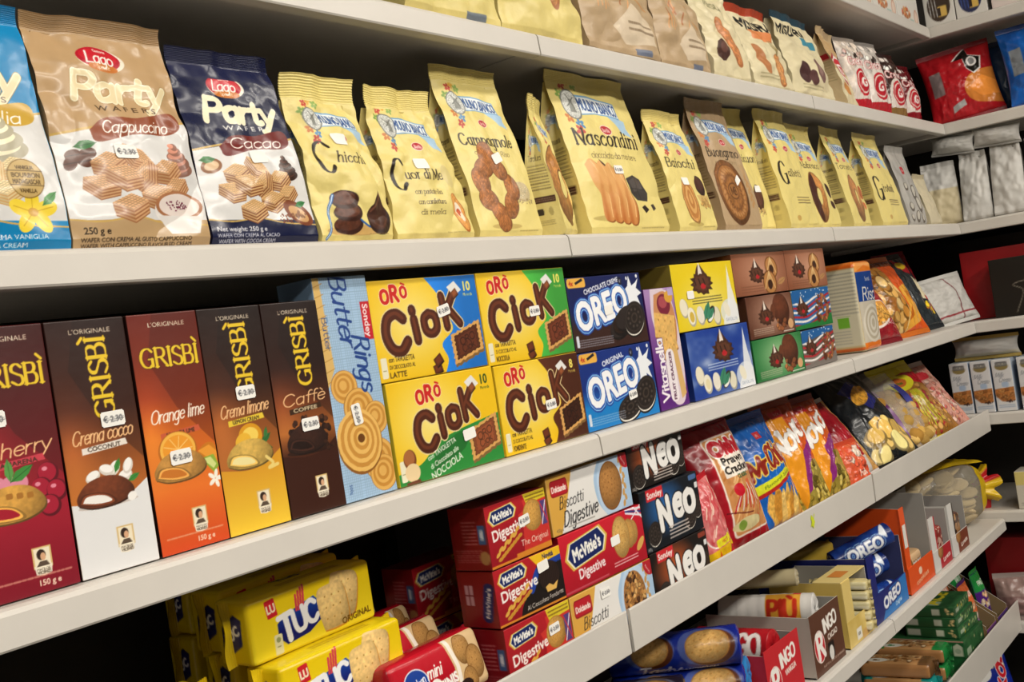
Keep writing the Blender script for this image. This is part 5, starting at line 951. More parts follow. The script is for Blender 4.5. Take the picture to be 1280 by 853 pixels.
def mcv(nx, ny, kind, w=146., h=82.):
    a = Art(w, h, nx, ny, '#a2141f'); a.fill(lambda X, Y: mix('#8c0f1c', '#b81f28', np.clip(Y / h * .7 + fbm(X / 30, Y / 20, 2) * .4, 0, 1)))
    if kind == 'dark': a.poly(smooth(np.array([(w * .30, 0), (w * .34, h * .2), (w * .45, h * .40), (w * .60, h * .62), (w * 1.0, h * .72), (w * 1.0, 0), (w * .30, 0)]), 5), '#1c1412'); a.line(smooth(np.array([(w * .50, h * .42), (w * .62, h * .70), (w * .8, h * .78), (w, h * .80)]), 6), 11, '#1f3f9a'); a.poly([(w * .52, h), (w, h), (w, h * .84), (w * .62, h * .80)], '#e8b822'); a.txt('Novità', w * .80, h * .91, 9, '#2a2a5a', bold=.3)
    else:
        a.poly([(w * .52, 0), (w * .56, h * .5), (w * .50, h * .7), (w * .62, h * .75), (w * .60, h * .9), (w * .74, h * .95), (w, h * .9), (w, 0)], '#c8322c'); a.rect(w * .40, 0, w, h * .10, '#d9862a'); a.poly([(w * .62, h), (w, h), (w, h * .84), (w * .66, h * .82)], '#d9c22c'); a.small(w * .66, h * .86, w * .97, h * .97, 2, '#7a5a1a', .8, 2)
    a.rect(0, 0, w, h * .05, '#d9862a')
    x, y = w * .26, h * .80; P = np.array([(-27, 0), (-20, -8.5), (20, -8.5), (27, 0), (20, 8.5), (-20, 8.5)]); R_ = np.array([[math.cos(.08), math.sin(.08)], [-math.sin(.08), math.cos(.08)]])
    for k, c in ((1.18, '#d9b84a'), (1.07, '#f0ead2'), (1.0, '#14235c')): a.poly(P * k @ R_ + [x, y], c)
    a.txt("McVitie's", x, y, 13, '#f4f1e8', ang=.08, wid=40, bold=.6); a.txt('Digestive', w * .33, h * .545, 20, '#f6efe8', ang=.08, wid=w * .52, bold=.5)
    for k in range(8): a.ell(w * .12 + k * 6.5, h * .20 + k * 3 + (k % 2) * 3, 5.5, 2.6, '#dba846', .5); a.ell(w * .12 + k * 6.5 + 4, h * .12 + k * 3, 5.5, 2.6, '#c98f30', .2)
    if kind == 'dark':
        a.ell(w * .78, h * .52, 25, 21, '#0e0a09'); a.ell(w * .78, h * .54, 23.5, 19.5, '#2c1d18')
        for k in range(-4, 5): a.line([(w * .78 + k * 5 - 8, h * .34), (w * .78 + k * 5 + 8, h * .74)], .8, '#15100e')
        a.poly([(w * .70, h * .36), (w * .76, h * .40), (w * .82, h * .34), (w * .90, h * .40), (w * .86, h * .26), (w * .72, h * .26)], '#e0b25c'); a.txt('Al Cioccolato Fondente', w * .68, h * .16, 9, '#efe6da', wid=w * .56, ang=.04)
    else: biscuit(a, w * .74, h * .62, 23, 21, '#d9a552', .1, '#b0762e', 22, 3); a.rect(w * .88, h * .40, w * .98, h * .80, '#54407a'); a.line([(w * .88, h * .42), (w * .98, h * .78)], 2, '#e8e0ea'); a.line([(w * .98, h * .42), (w * .88, h * .78)], 2, '#c8323c'); a.txt('The Original', w * .72, h * .24, 12, '#f0d8c4', wid=w * .46)
    return a
def mcvside(nx, ny, flagged, w=70., h=82.):
    a = Art(w, h, nx, ny, '#7c0e18'); a.rect(w * .08, 4, w * .09, h - 4, '#5a0a12')
    if flagged: a.rrect(w * .78 - 9, h * .1, w * .78 + 9, h * .8, 8, '#14235c', ang=-.2); a.txt("McVitie's", w * .78, h * .45, 9, '#efe9da', ang=1.37, wid=44, bold=.3); a.rect(w * .2, h * .4, w * .42, h * .75, '#b8909a'); a.line([(w * .2, h * .575), (w * .42, h * .575)], 2, '#6a1420'); a.line([(w * .31, h * .4), (w * .31, h * .75)], 2, '#6a1420')
    else: a.rect(w * .76, h * .42, w * .95, h * .72, '#3a5a8a'); a.ell(w * .85, h * .57, 3, 8, '#d0dae6'); a.small(w * .35, h * .4, w * .72, h * .8, 7, '#b06a6a', .8, 5); a.small(w * .1, h * .12, w * .8, h * .34, 6, '#b06a6a', .7, 7); a.ell(w * .86, h * .2, 9, 9, '#a87a4a')
    return a
n = lod(1.12, .14, .08); q = lod(1.2, .05, .08)
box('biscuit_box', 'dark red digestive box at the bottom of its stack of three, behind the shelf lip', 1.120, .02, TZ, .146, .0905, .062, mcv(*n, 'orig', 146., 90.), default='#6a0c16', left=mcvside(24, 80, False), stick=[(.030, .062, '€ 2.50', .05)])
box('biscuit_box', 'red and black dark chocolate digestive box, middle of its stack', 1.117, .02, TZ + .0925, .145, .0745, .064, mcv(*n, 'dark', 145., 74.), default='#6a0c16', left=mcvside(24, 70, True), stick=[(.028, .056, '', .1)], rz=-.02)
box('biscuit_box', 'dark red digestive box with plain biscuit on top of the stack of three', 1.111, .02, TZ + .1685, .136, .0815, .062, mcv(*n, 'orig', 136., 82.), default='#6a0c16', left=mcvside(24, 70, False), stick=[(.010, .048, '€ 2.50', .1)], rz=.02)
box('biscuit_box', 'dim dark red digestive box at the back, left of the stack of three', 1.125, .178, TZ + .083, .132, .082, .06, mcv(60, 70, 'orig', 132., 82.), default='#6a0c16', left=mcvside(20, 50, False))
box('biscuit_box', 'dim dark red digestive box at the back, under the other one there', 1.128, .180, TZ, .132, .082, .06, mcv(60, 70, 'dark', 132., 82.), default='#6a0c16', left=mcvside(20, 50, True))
def art_dolc(nx, ny, choc, w=217., h=82.):
    a = Art(w, h, nx, ny, '#e6e4e0'); a.poly([(0, 0), (w * .10, 0), (w * .18, h * .4), (w * .30, h), (0, h)], '#d9a648'); a.poly(np.vstack([smooth(np.array([(w * .62, h), (w * .54, h * .7), (w * .56, h * .3), (w * .66, 0)]), 6), [(w, 0), (w, h)]]), '#a9c6e2'); a.ell(w * .75, h * .5, w * .18, h * .56, '#bcd3ea')
    if choc: a.ell(w * .74, h * .5, w * .145, h * .45, speck('#a87440', .4, .35, 3)); bumps(a, w * .74, h * .5, w * .13, h * .42, '#b98446', 120, .16, 5, ('#b98446', '#c99656', '#4a2c1a', '#a87238', '#d6a868'))
    else: a.ell(w * .74, h * .5, w * .145, h * .44, '#7a4c22'); biscuit(a, w * .74, h * .51, w * .14, h * .425, '#b98347', 0, '#8f5f2c', 26, 2)
    for k in range(9): a.ell(w * .92 - abs(k - 4) * .004 * w + (k % 2) * 5 - 3, h * (.1 + k * .1), 3.4, 5.5, '#c99a58', (-.4, .4)[k % 2])
    a.poly(ring(w * .98, h * .96, 20, 20), '#b3202c'); a.txt('Novità', w * .945, h * .86, 6, '#efe0d8', ang=-.9)
    a.rrect(w * .035, h * .64, w * .23, h * .92, 5, '#8f1420'); a.rrect(w * .042, h * .66, w * .223, h * .90, 4, '#b81e2a'); a.txt('Dolciando', w * .132, h * .77, 12, '#f2e4d8', wid=w * .16, bold=.4)
    a.pen('Biscotti', w * .26, h * .52, 16, '#1c1a1c', .85, .6, shear=.3, wid=w * .29, ang=.02, sp=.6); a.pen('Digestive', w * .35, h * .25, 20, '#1c1a1c', 1.05, .75, shear=.3, wid=w * .42, ang=.04, sp=.6)
    a.txt('400g e', w * .08, h * .08, 6.5, '#5a5650'); a.small(w * .18, h * .05, w * .5, h * .11, 1, '#9a968e', .8, 3); return a
def art_mcred(nx, ny, w=221., h=84.):
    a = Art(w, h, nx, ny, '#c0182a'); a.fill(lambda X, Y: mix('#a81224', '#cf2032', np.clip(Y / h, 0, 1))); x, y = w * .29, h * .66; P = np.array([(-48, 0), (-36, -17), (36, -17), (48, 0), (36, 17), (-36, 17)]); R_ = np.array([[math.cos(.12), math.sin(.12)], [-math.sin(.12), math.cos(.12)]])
    for k, c in ((1.16, '#d9b84a'), (1.06, '#f0ead2'), (.99, '#14235c')): a.poly(P * k @ R_ + [x, y], c)
    a.txt("McVitie's", x, y, 25, '#f4f1e8', ang=.12, wid=70, bold=1.0); a.txt('Digestive', w * .32, h * .30, 20, '#f6eaea', ang=.06, wid=66, bold=.5)
    for xx, r in ((.80, 19), (.76, 22)): biscuit(a, w * xx + 10, h * .58, 16, r, '#d0a056', 0, '#a87438', 10, 3)
    biscuit(a, w * .70, h * .58, 24, 31, '#dbae62', 0, '#b07a38', 20, 4); a.txt("McVITIE'S", w * .70, h * .58, 9, '#b07a38', wid=34); a.ell(w * .93, h * .32, 14, 6, '#d9a858', .6)
    for k in range(3): a.line([(w * .80, h * (.94 + .03 * k)), (w, h * (.80 + .07 * k))], 3, ('#e8e2ea', '#26357c', '#e8e2ea')[k])
    a.line([(w * .90, h), (w, h * .76)], 3, '#e8e2ea'); a.line([(w * .86, h * .8), (w, h)], 2, '#e8e2ea'); a.small(w * .58, h * .10, w * .88, h * .20, 2, '#f0c4c4', .8, 2); a.rect(2, 3, w * .5, 6, '#d87a84', .5); return a
n = lod(1.3, .22, .084)
box('biscuit_box', 'white and gold digestive box with chocolate chip biscuit, bottom of its stack', 1.306, .02, TZ, .222, .0895, .06, art_dolc(*n, True, 222., 89.), default='#c9983c', left='#c08f36', stick=[(-.024, .074, '€ 2.50', .0)])
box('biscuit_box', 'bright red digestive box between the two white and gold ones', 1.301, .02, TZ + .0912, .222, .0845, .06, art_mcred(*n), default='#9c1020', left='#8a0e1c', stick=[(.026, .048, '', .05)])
box('biscuit_box', 'white and gold digestive box with plain round biscuit, top of its stack', 1.291, .022, TZ + .1772, .216, .083, .06, art_dolc(*n, False), default='#c9983c', left='#c08f36', rz=.012)
def art_neo(nx, ny, col, dark, w=184., h=94.):
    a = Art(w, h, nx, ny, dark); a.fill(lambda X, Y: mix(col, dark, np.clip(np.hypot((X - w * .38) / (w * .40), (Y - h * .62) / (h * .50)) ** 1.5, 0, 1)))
    a.rect(w * .10, h * .80, w * .38, h * .99, '#c8262e'); a.txt('Sondey', w * .24, h * .895, 13, '#f4e6e0', wid=w * .24, bold=.5)
    oreo(a, w * .16, h * .27, 20, .4, 18); oreo(a, w * .92, h * .42, 17, .2, 19); oreo(a, w * .78, h * .28, 19, .3, 17)
    for bw, c in ((1.9, '#101014'), (.85, '#f0eeea')): a.pen('N', w * .36, h * .52, 42, c, 1.5 + bw, .9 + bw, ang=.06, sx=1.1)
    for t_, x, s_ in (('e', .60, 48), ('o', .80, 50)): a.pen(t_, w * x, h * .66, s_, '#f0eeea', 2.3, 1.8, sx=1.15, out=[(2.2, '#101014')], ang=.05)
    a.small(w * .40, h * .06, w * .74, h * .30, 4, '#d0c4bc', .85, 9); a.rrect(w * .84, h * .88, w * .98, h * .97, 3, '#4a6a9a' if col[1] < '5' else '#8a3a2a'); a.txt('180g', w * .05, h * .06, 7, '#d8d4d0'); a.rrect(w * .93, h * .72, w * .985, h * .82, 2, '#e0e0e0'); return a
n = lod(1.5, .18, .09)
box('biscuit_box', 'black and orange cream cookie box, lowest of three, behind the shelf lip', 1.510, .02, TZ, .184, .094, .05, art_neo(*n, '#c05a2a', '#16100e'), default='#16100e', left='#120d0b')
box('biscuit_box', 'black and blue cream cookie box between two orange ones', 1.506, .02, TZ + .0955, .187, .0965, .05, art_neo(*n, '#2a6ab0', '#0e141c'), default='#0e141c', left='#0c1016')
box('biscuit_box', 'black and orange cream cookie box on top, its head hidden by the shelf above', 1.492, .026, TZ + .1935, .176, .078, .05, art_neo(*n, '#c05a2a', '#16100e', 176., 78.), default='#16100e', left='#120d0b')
def minis(nx, ny, w=180., h=78.):
    a = Art(w, h, nx, ny, '#b5101e'); a.fill(lambda X, Y: mix('#9a0c1a', '#c4182a', np.clip(Y / h, 0, 1))); a.poly([(w * .58, h), (w * .62, h * .5), (w * .60, 0), (w * .98, 0), (w * .98, h)], '#d8b98a'); a.poly([(w * .60, h), (w * .64, h * .5), (w * .62, 0), (w * .66, 0), (w * .68, h * .5), (w * .64, h)], '#efe6da')
    for x, y, r in ((.76, .72, .26), (.86, .44, .28), (.76, .18, .24)): biscuit(a, w * x, h * y, h * r * .8, h * r, '#b98a4e', 0, '#7a5024', 9, 2)
    a.ell(w * .22, h * .52, 22, 19, '#dfe3ee'); a.ell(w * .22, h * .52, 20.5, 17.5, '#1b3f96'); a.pen('Bahlsen', w * .22, h * .52, 11, '#f2f2f6', 1.1, .8, shear=.25, wid=34, ang=.25); a.txt('MINIS', w * .52, h * .34, 17, '#f3efe8', ang=.12, bold=.9, wid=38); a.ell(w * .40, h * .3, 12, 14, '#f0ece4', .3); a.pen('mini', w * .42, h * .60, 14, '#f3efe8', 1.4, 1.0, shear=.3); a.ell(w * .70, h * .14, 14, 9, '#2a1a16'); return a
BG = 'red minis packs beside the cracker packs'
for k, (x, y, z, lb, rz) in enumerate(((.945, .030, TZ + .032, 'red minis biscuit pack with blue round badge, foremost', .03), (.955, .100, TZ + .044, 'red minis biscuit pack lying second from the front', .06), (1.000, .165, TZ + .052, 'red minis biscuit pack third from the front, in shade', .04), (1.005, .235, TZ + .060, 'red minis biscuit pack farthest back, in deep shade', .05))):
    n = lod(x, .18, .078); flow_pack('biscuit_pack', lb, x, y, z, .170 if k < 2 else .105, .076, .05, minis(*n), '#a80f1d', 'biscuit pack', '#9a0c1a', '#b01222', rz, (-.25, -.3, -.3, -.3)[k], 0, None, '#a01020', r=.012, bulge=.004, fin=.010)
for k, (x, y) in enumerate(((.955, .060), (1.0, .15), (1.005, .23))):
    flow_pack('biscuit_pack', ('red minis pack hidden under the foremost one', 'red minis pack hidden under the second one', 'red minis pack hidden under the rear ones')[k], x, y, TZ, .165 if k < 1 else .10, .030 + k * .008, .05, plain(165, 30, 20, 8, '#9a0c1a'), '#8a0a16', 'biscuit pack', r=.010, fin=.008)
# crisps and crackers in bags
def crispart(nx, ny, w, h, kind):
    a = Art(w, h, nx, ny)
    if kind == 'small':
        a.fill(lambda X, Y: mix('#c0343c', '#e2a09a', fbm(X / 8, Y / 14, 3))); 
        for k in range(26): r = random.Random(k); x, y = r.uniform(4, w - 4), r.uniform(h * .36, h * .95); a.line([(x - 6, y - 8), (x + 6, y + 8)], 2.6, ('#e8b8a8', '#c8424a', '#b02832', '#f0d2c0')[k % 4])
        a.line([(w * .04, h * .9), (w * .1, h * .35), (w * .5, h * .29), (w * .8, h * .38)], 2.5, '#f4ece6', True); a.rect(0, 0, w, h * .26, '#e2b81c'); a.poly([(0, 0), (w * .3, h * .24), (w * .5, 0)], '#d8621c'); a.poly([(w * .5, 0), (w * .7, h * .22), (w, h * .16), (w, 0)], '#b81c28'); a.rrect(w * .25, h * .27, w * .75, h * .36, 3, '#e8dc2a'); a.txt('HOT', w * .5, h * .315, 9, '#a8202a')
    elif kind == 'prawn':
        a.fill(lambda X, Y: mix('#8c101c', '#b51a28', fbm(X / 20, Y / 30, 4))); a.rrect(w * .25, h * .09, w * .97, h * .90, 9, '#f0e2d4'); a.rrect(w * .275, h * .105, w * .945, h * .885, 7, '#c98a52')
        for k in range(60): r = random.Random(k); x, y = r.uniform(w * .32, w * .90), r.uniform(h * .16, h * .85); t = r.uniform(.5, 1.4); a.line([(x - 9 * math.cos(t), y - 9 * math.sin(t)), (x + 9 * math.cos(t), y + 9 * math.sin(t))], 4.2, ('#d9a060', '#b9743a', '#c8583c', '#e2b478')[k % 4])
        for k in range(12): a.line([(w * .3 + k * 8, h * .28 + (k % 3) * 4), (w * .45 + k * 5, h * .40 + (k % 4) * 5)], 3, ('#b8202c', '#e2d0c8')[k % 2])
        a.ell(w * .5, h * .17, w * .26, h * .05, '#d8cc98'); a.ell(w * .4, h * .17, 14, 9, '#7a9a3a')
        a.txt('Oishi', w * .58, h * .80, 40, '#c01c2c', bold=3.2, wid=w * .54, out=[(3.0, '#f6efe8')]); a.rrect(w * .34, h * .55, w * .92, h * .72, 3, '#efe6d8'); a.txt('Prawn', w * .6, h * .685, 20, '#1e1814', bold=.9, wid=w * .44); a.txt('Crackers', w * .63, h * .61, 20, '#1e1814', bold=.9, wid=w * .54); a.txt('CLASSIC', w * .64, h * .54, 11, '#2f5a3a', bold=.5); a.ell(w * .46, h * .44, 14, 12, '#c41c2c'); a.line([(w * .2, h * .3), (w * .5, h * .25), (w * .62, h * .24)], 2, '#5a1418', True)
    elif kind == 'chips':
        a.fill(lambda X, Y: mix('#0e4fa6', '#1c74cf', fbm(X / 25, Y / 40, 3))); r = random.Random(2)
        for k in range(7): x, y = r.uniform(0, w), r.uniform(0, h); a.line([(x, y), (x + r.uniform(-50, 50), y + r.uniform(-40, 40))], .8, '#8fc0ea')
        for k in range(9): t = .5 + k * .16; x = w * .32 + k * w * .085; a.poly(smooth(np.array([(x - 8, 0), (x - 26 + k * 5, h * .16), (x - 12 + k * 6, h * .30 + (k % 2) * 8), (x + 16, h * .18), (x + 24, 0), (x - 8, 0)]), 5), speck(('#e2b052', '#c98c34', '#edc671')[k % 3], .2, .2, k))
        a.poly([(0, h * .36), (w * .5, h * .40), (w, h * .50), (w, h * .42), (w * .4, h * .31), (0, h * .27)], '#b3261e'); a.poly([(0, h * .39), (w * .5, h * .43), (w, h * .53), (w, h * .45), (w * .4, h * .345), (0, h * .305)], '#d8dc2a'); a.txt('Flavoured Snack', w * .5, h * .40, 9, '#3a5a1a', ang=.16, wid=w * .6)
        a.pen('Mr.', w * .26, h * .56, 34, '#8a2418', 2.0, 1.6, shear=.2, ang=.2, wid=w * .36, out=[(2.6, '#f0cf5a')]); a.pen('Chips', w * .68, h * .64, 40, '#8a2418', 2.0, 1.6, shear=.2, ang=.2, wid=w * .56, out=[(2.6, '#f0cf5a')]); a.rect(w * .40, h * .80, w * .56, h * .87, '#d0343c'); a.txt('J&J', w * .48, h * .835, 9, '#f2e6e0')
    elif kind == 'nova':
        a.fill(lambda X, Y: mix('#d8601e', '#c04a18', fbm(X / 20, Y / 20, 5))); a.rect(0, 0, w, h * .42, '#9a8a3a'); bumps(a, w * .5, h * .2, w * .5, h * .26, '#c4ac4e', 90, .12, 5, ('#c4ac4e', '#8f7a2c', '#d9c468', '#6a5a20')); a.rect(0, h * .86, w, h, '#a03a14')
        a.poly([(0, h * .86), (w * .55, h * .95), (w * .60, h * .5), (w * .30, 0), (w * .05, h * .45)], '#eb9a22'); a.poly([(w * .95, h * .62), (w * .55, h * .50), (w * .38, h * .12), (w * .52, h * .16), (w * .70, h * .40), (w, h * .52)], '#8a2a7a'); a.txt('MULTIGRAIN', w * .68, h * .40, 9, '#e2c4da', ang=.9)
        a.pen('Nova', w * .46, h * .70, h * .22, '#f6f4f0', 1.9, 1.3, shear=.25, ang=.42, wid=w * .92, out=[(.9, '#7a4a2a')]); a.rrect(w * .30, h * .89, w * .62, h * .96, 2, '#b3202c'); a.txt('JACK', w * .46, h * .925, 8, '#f0dcd0')
    elif kind == 'redlow':
        a.fill(lambda X, Y: mix('#b8162a', '#8a0e1e', fbm(X / 20, Y / 20, 5))); a.rect(0, 0, w, h * .2, '#c9c2bc'); a.poly([(w * .7, 0), (w, 0), (w, h), (w * .86, h)], '#c99a5a'); bumps(a, w * .86, h * .3, w * .1, h * .3, '#c98f4c', 14, .4, 3)
    elif kind == 'orange':
        a.fill(lambda X, Y: mix('#d8482a', '#e27a52', fbm(X / 12, Y / 12, 5))); bumps(a, w * .5, h * .6, w * .4, h * .3, '#e8a888', 16, .25, 3, ('#e8d2c0', '#d8583a')); a.txt('Puffs', w * .5, h * .3, 20, '#f2e2d4', bold=.5)
    elif kind == 'blackgold':
        a.fill(lambda X, Y: mix('#0c1014', '#1e262c', fbm(X / 20, Y / 25, 5))); P = np.array([(w * .2, h * .80), (w * .55, h * .90), (w * .85, h * .62), (w * .5, h * .50)]); a.poly(P, '#232a7a'); a.ell(w * .52, h * .70, w * .24, h * .09, speck('#e0a23a', .35, .2, 3), .5); a.line([(w * .3, h * .5), (w * .9, h * .36)], 3, '#dfe3e6', True)
        bumps(a, w * .5, h * .18, w * .44, h * .18, '#e6c474', 26, .34, 4, ('#e6c474', '#d9b25a', '#f0d890')); a.poly([(0, h * .36), (w * .5, h * .44), (w, h * .33), (w, h * .38), (w * .5, h * .50), (0, h * .42)], '#11161a')
    elif kind == 'yelnut':
        a.fill(lambda X, Y: mix('#b8823a', '#8a5a22', fbm(X / 9, Y / 9, 5))); bumps(a, w * .5, h * .45, w * .48, h * .45, '#c9924a', 110, .11, 5, ('#c9924a', '#b87a34', '#d9a862', '#b3343a')); a.rect(0, h * .86, w, h, '#d8d02a'); a.poly([(w * .5, h * .86), (w, h * .86), (w, h * .62), (w * .6, h * .7)], '#b81c28'); a.ell(w * .34, h * .74, w * .3, h * .12, '#e0d82a'); a.ell(w * .34, h * .75, w * .16, h * .07, '#c86a2a'); a.txt('Nuts', w * .34, h * .74, 13, '#3a6a1a', bold=.4)
        for k in range(7): a.line([(w * .4 + k * 4, h * .60), (w * .3 + k * 13, h * .1 + (k % 2) * 12)], 3, '#c8d82a')
    elif kind == 'pink':
        a.fill(lambda X, Y: mix('#c87a6a', '#e0b8a8', fbm(X / 8, Y / 8, 5))); bumps(a, w * .5, h * .45, w * .48, h * .45, '#cf8a7a', 110, .11, 5, ('#cf8a7a', '#b85a52', '#e2c0b0', '#c9926a')); a.ell(w * .5, h * .8, w * .24, h * .07, '#c8323c')
    return a
pk = lambda *z, **k: pb(*z, artf=crispart, **k)
pk('snack_bag', 'small red bag with yellow foot, pressed against the orange cookie boxes', 1.668, .026, TZ, .098, .155, .045, 'small', '#b81c28', rx=-.16, ry=-.16, rz=-0.02, seed=4, wr=.004, seal=.010, sealc='#b81c28')
pk('prawn_cracker_bag', 'large red prawn cracker bag with a white framed window', 1.800, .052, TZ, .172, .232, .085, 'prawn', '#8c101c', rx=-0.24, ry=-.05, rz=-0.16, seed=6, wr=.004, pu=.5)
pk('crisp_bag', 'blue crisp bag with red brush lettering and yellow ribbon', 1.990, .060, TZ, .176, .215, .075, 'chips', '#0e4fa6', rx=-0.27, ry=-0.03, rz=-0.1, seed=9, wr=.005)
pk('crisp_bag', 'orange crisp bag with white slanted lettering, overlapping the blue one', 2.128, .050, TZ, .142, .225, .05, 'nova', '#b8501c', rx=-0.3, ry=-.04, rz=-0.22, seed=11, wr=.006, sealc='#8a3416')
pk('crisp_bag', 'orange crisp bag with white slanted lettering, right one of the pair', 2.268, .056, TZ, .150, .215, .05, 'nova', '#b8501c', rx=-0.32, ry=-.04, rz=-0.22, seed=17, wr=.006, sealc='#7a2416')
pk('snack_bag', 'small orange red puff bag behind the lip, under the red and white pouch', 2.372, .034, TZ, .105, .10, .04, 'orange', '#c8482a', rx=-.3, rz=-.1, seed=18, wr=.006, seal=.010)
pk('snack_bag', 'red and white pouch lying aslant between orange crisps and the black bag', 2.488, .062, TZ + .008, .105, .205, .045, 'redlow', '#b8162a', rx=-.58, ry=-.12, rz=-.2, seed=19, wr=.004, seal=.010, sealc='#c9c2bc')
pk('snack_bag', 'black bag with blue diamond badge and clear foot with golden snacks', 2.690, .052, TZ + .006, .19, .26, .07, 'blackgold', '#0c1014', rx=-0.62, ry=-0.06, rz=-0.28, seed=21, wr=.005)
pk('snack_bag', 'yellow topped bag of mixed nuts with green streaks', 3.050, .050, TZ + .006, .185, .235, .06, 'yelnut', '#8a5a22', rx=-0.62, ry=-0.06, rz=-0.32, seed=23, wr=.005, sealc='#d8d02a')
pk('snack_bag', 'pinkish clear bag of small snacks, nearest the slim white cartons', 3.190, .050, TZ + .006, .15, .215, .055, 'pink', '#b88a7a', rx=-0.62, ry=-0.06, rz=-0.35, seed=25, wr=.006, sealc='#c9b8ae')
# clear bag with golden puffs and a purple strip: film around real pieces
t = thing('puff_bag', 'clear film bag of golden puffs with purple strip, between black bag and nut bag', 'snack bag', (2.880, .058, TZ + .008), -.28, -.60, -.05)
mb = MB(); rr = random.Random(4)
for k in range(70):
    x, z, y = rr.uniform(-.050, .058), .020 + rr.random() ** 1.1 * .15, rr.uniform(-.020, .014); u, v = G(9, 7); th = u * 6.2832; ph = (v - .5) * math.pi; s = rr.uniform(.014, .021) * (1 + .25 * (fbm(u * 4 + k, v * 4, k) - .5))
    mb.grid(np.stack([x + s * np.cos(ph) * np.cos(th) * 1.3, y + s * np.cos(ph) * np.sin(th) * .8, z + s * np.sin(ph)], -1), np.clip(hx(rr.choice(['#c9a052', '#b98a3e', '#d9b468'])) * rr.uniform(.85, 1.1), 0, 1))
o = mb.obj('puffed_snack', 'board', t, True); o['kind'] = 'stuff'
def film(t, w, h, th, seed, name='film', m='clear', z0=.0, strip=None, wr=.006):
    U, V = G(44, 52); pr = np.clip(np.sin(np.pi * U), 0, 1) ** .5 * np.clip(np.sin(np.pi * (V * .94 + .02)), 0, 1) ** .5
    mb = MB()
    for sd in (-1, 1): mb.grid(np.stack([(U - .5) * w, sd * th / 2 * pr + wr * (fbm(U * 7 + seed, V * 7 + sd, seed) - .5) * 2 * np.clip(pr * 2, 0, 1), z0 + V * h], -1), hx('#d8d4cc'))
    mb.obj(name, m, t, True)
film(t, .17, .235, .066, 7)
U, V = G(10, 40); MB().grid(np.stack([-.076 + .034 * U, -.032 * np.sin(np.pi * (V * .8 + .1)) ** .5 * (.35 + .5 * U) - .004, .02 + V * .17], -1), hx('#6a2472')).obj('purple_strip', 'film', t, True)
U, V = G(14, 14); MB().grid(np.stack([.030 + .045 * U, -.030 * np.sin(np.pi * (V * .4 + .4)) - .004 + .012 * U, .125 + V * .07], -1), hx('#3a3f9a')).obj('blue_label', 'film', t, True)
# slim wafer cartons on the corner shelf
def art_wcart(nx, ny, w=58., h=150.):
    a = Art(w, h, nx, ny, '#d8d8d8'); a.ell(w * .5, h * .86, w * .34, h * .075, '#8a7a4a'); a.rrect(w * .2, h * .86, w * .8, h * .95, 3, '#6a6a6a'); a.txt('LOACKER', w * .5, h * .905, 8, '#e0d8c0', wid=w * .5); a.pen('Milk', w * .36, h * .70, 13, '#7a8088', .8, .6, shear=.3); a.pen('Cream', w * .6, h * .60, 13, '#7a8088', .8, .6, shear=.3, wid=w * .6); a.rrect(w * .4, h * .46, w * .74, h * .56, 4, '#a8bcd4')
    a.poly([(0, h * .43), (w, h * .46), (w, h * .20), (w * .6, h * .17), (w * .3, h * .19), (0, h * .30)], speck('#a86a34', .35, .2, 4)); bumps(a, w * .5, h * .32, w * .45, h * .10, '#a86a34', 30, .14, 3, ('#a86a34', '#c48a4c', '#8a5226')); bumps(a, w * .72, h * .19, w * .2, h * .025, '#3a2018', 8, .2, 3); a.small(w * .12, h * .06, w * .9, h * .13, 2, '#8aa0bc', .9, 2); return a
for k, (yy, lb) in enumerate(((.072, 'slim white wafer carton half hidden at the corner, first of the row'), (.012, 'slim white wafer carton, second of the row from the corner'), (-.048, 'slim white wafer carton, third of the row from the corner'), (-.118, 'slim white wafer carton, fourth of the row after a gap'), (-.180, 'slim white wafer carton cut by the right edge'))):
    a_ = art_wcart(*lod(3.4, .057, .15)); o = box('wafer_carton', lb, 3.352, yy, -.425 + .0012, .0545, .153, .09, a_, 'wafer carton', default='#b9c4d0', left='#4a7ab0', rz=-math.pi / 2, group='slim white wafer cartons')
# ------------------------------------------------------------------ shelf E: rolls and open display trays
EZ = ZE + .0012
def art_roll(nx, ny, c0, c1, L=220., C=230.):
    a = Art(L, C, nx, ny, c0); a.fill(lambda X, Y: mix(c0, c1, np.clip(np.sin(X / 40) * .5 + .5, 0, 1) * .6))
    for x, s_ in ((70, 1.05), (168, 1.25)):
        a.ell(x, C * .56, 40 * s_, 34 * s_, '#c9d4e6', al=.35); a.ell(x + 6, C * .54, 33 * s_, 30 * s_, '#5a2f1a', .5); biscuit(a, x, C * .56, 31 * s_, 28 * s_, '#e2b268', .4, '#b07a3a', 24, int(x))
    a.pen('Tasty', 84, C * .36, 26, '#e8e6f0', 1.6, 1.1, shear=.2); a.txt('SANDWICH', 150, C * .34, 12, '#e8e6f0', bold=.4); return a
def roll(lb, x, y, z, c0, c1, e, L=.22, r=.036, rz=-1.04, seed=0, art=None, cat='biscuit roll'):
    n = (110, 120); return tube_pack('biscuit_roll', lb, x, y, z, L, r, art or art_roll(*n, c0, c1), e, cat, rz, seed=seed)
for z, lb, c0, c1 in ((.1325, 'deep blue biscuit roll on top of the rolls, its end to the front', '#10207e', '#1c3fb0'), (.0663, 'deep blue biscuit roll in the middle layer of the rolls', '#10207e', '#1c3fb0'), (.0002, 'deep blue biscuit roll in the lowest layer of the rolls', '#0e1c6e', '#1838a0')):
    roll(lb, 1.584, .108, EZ + z, c0, c1, '#14248c', r=.033, seed=int(z * 1000))
roll('light blue biscuit roll beside the deep blue ones, only its end in view', 1.672, .128, EZ + .0605, '#2a78b8', '#3f8fce', '#2a7fc2', .19, .030, -1.22, 4)
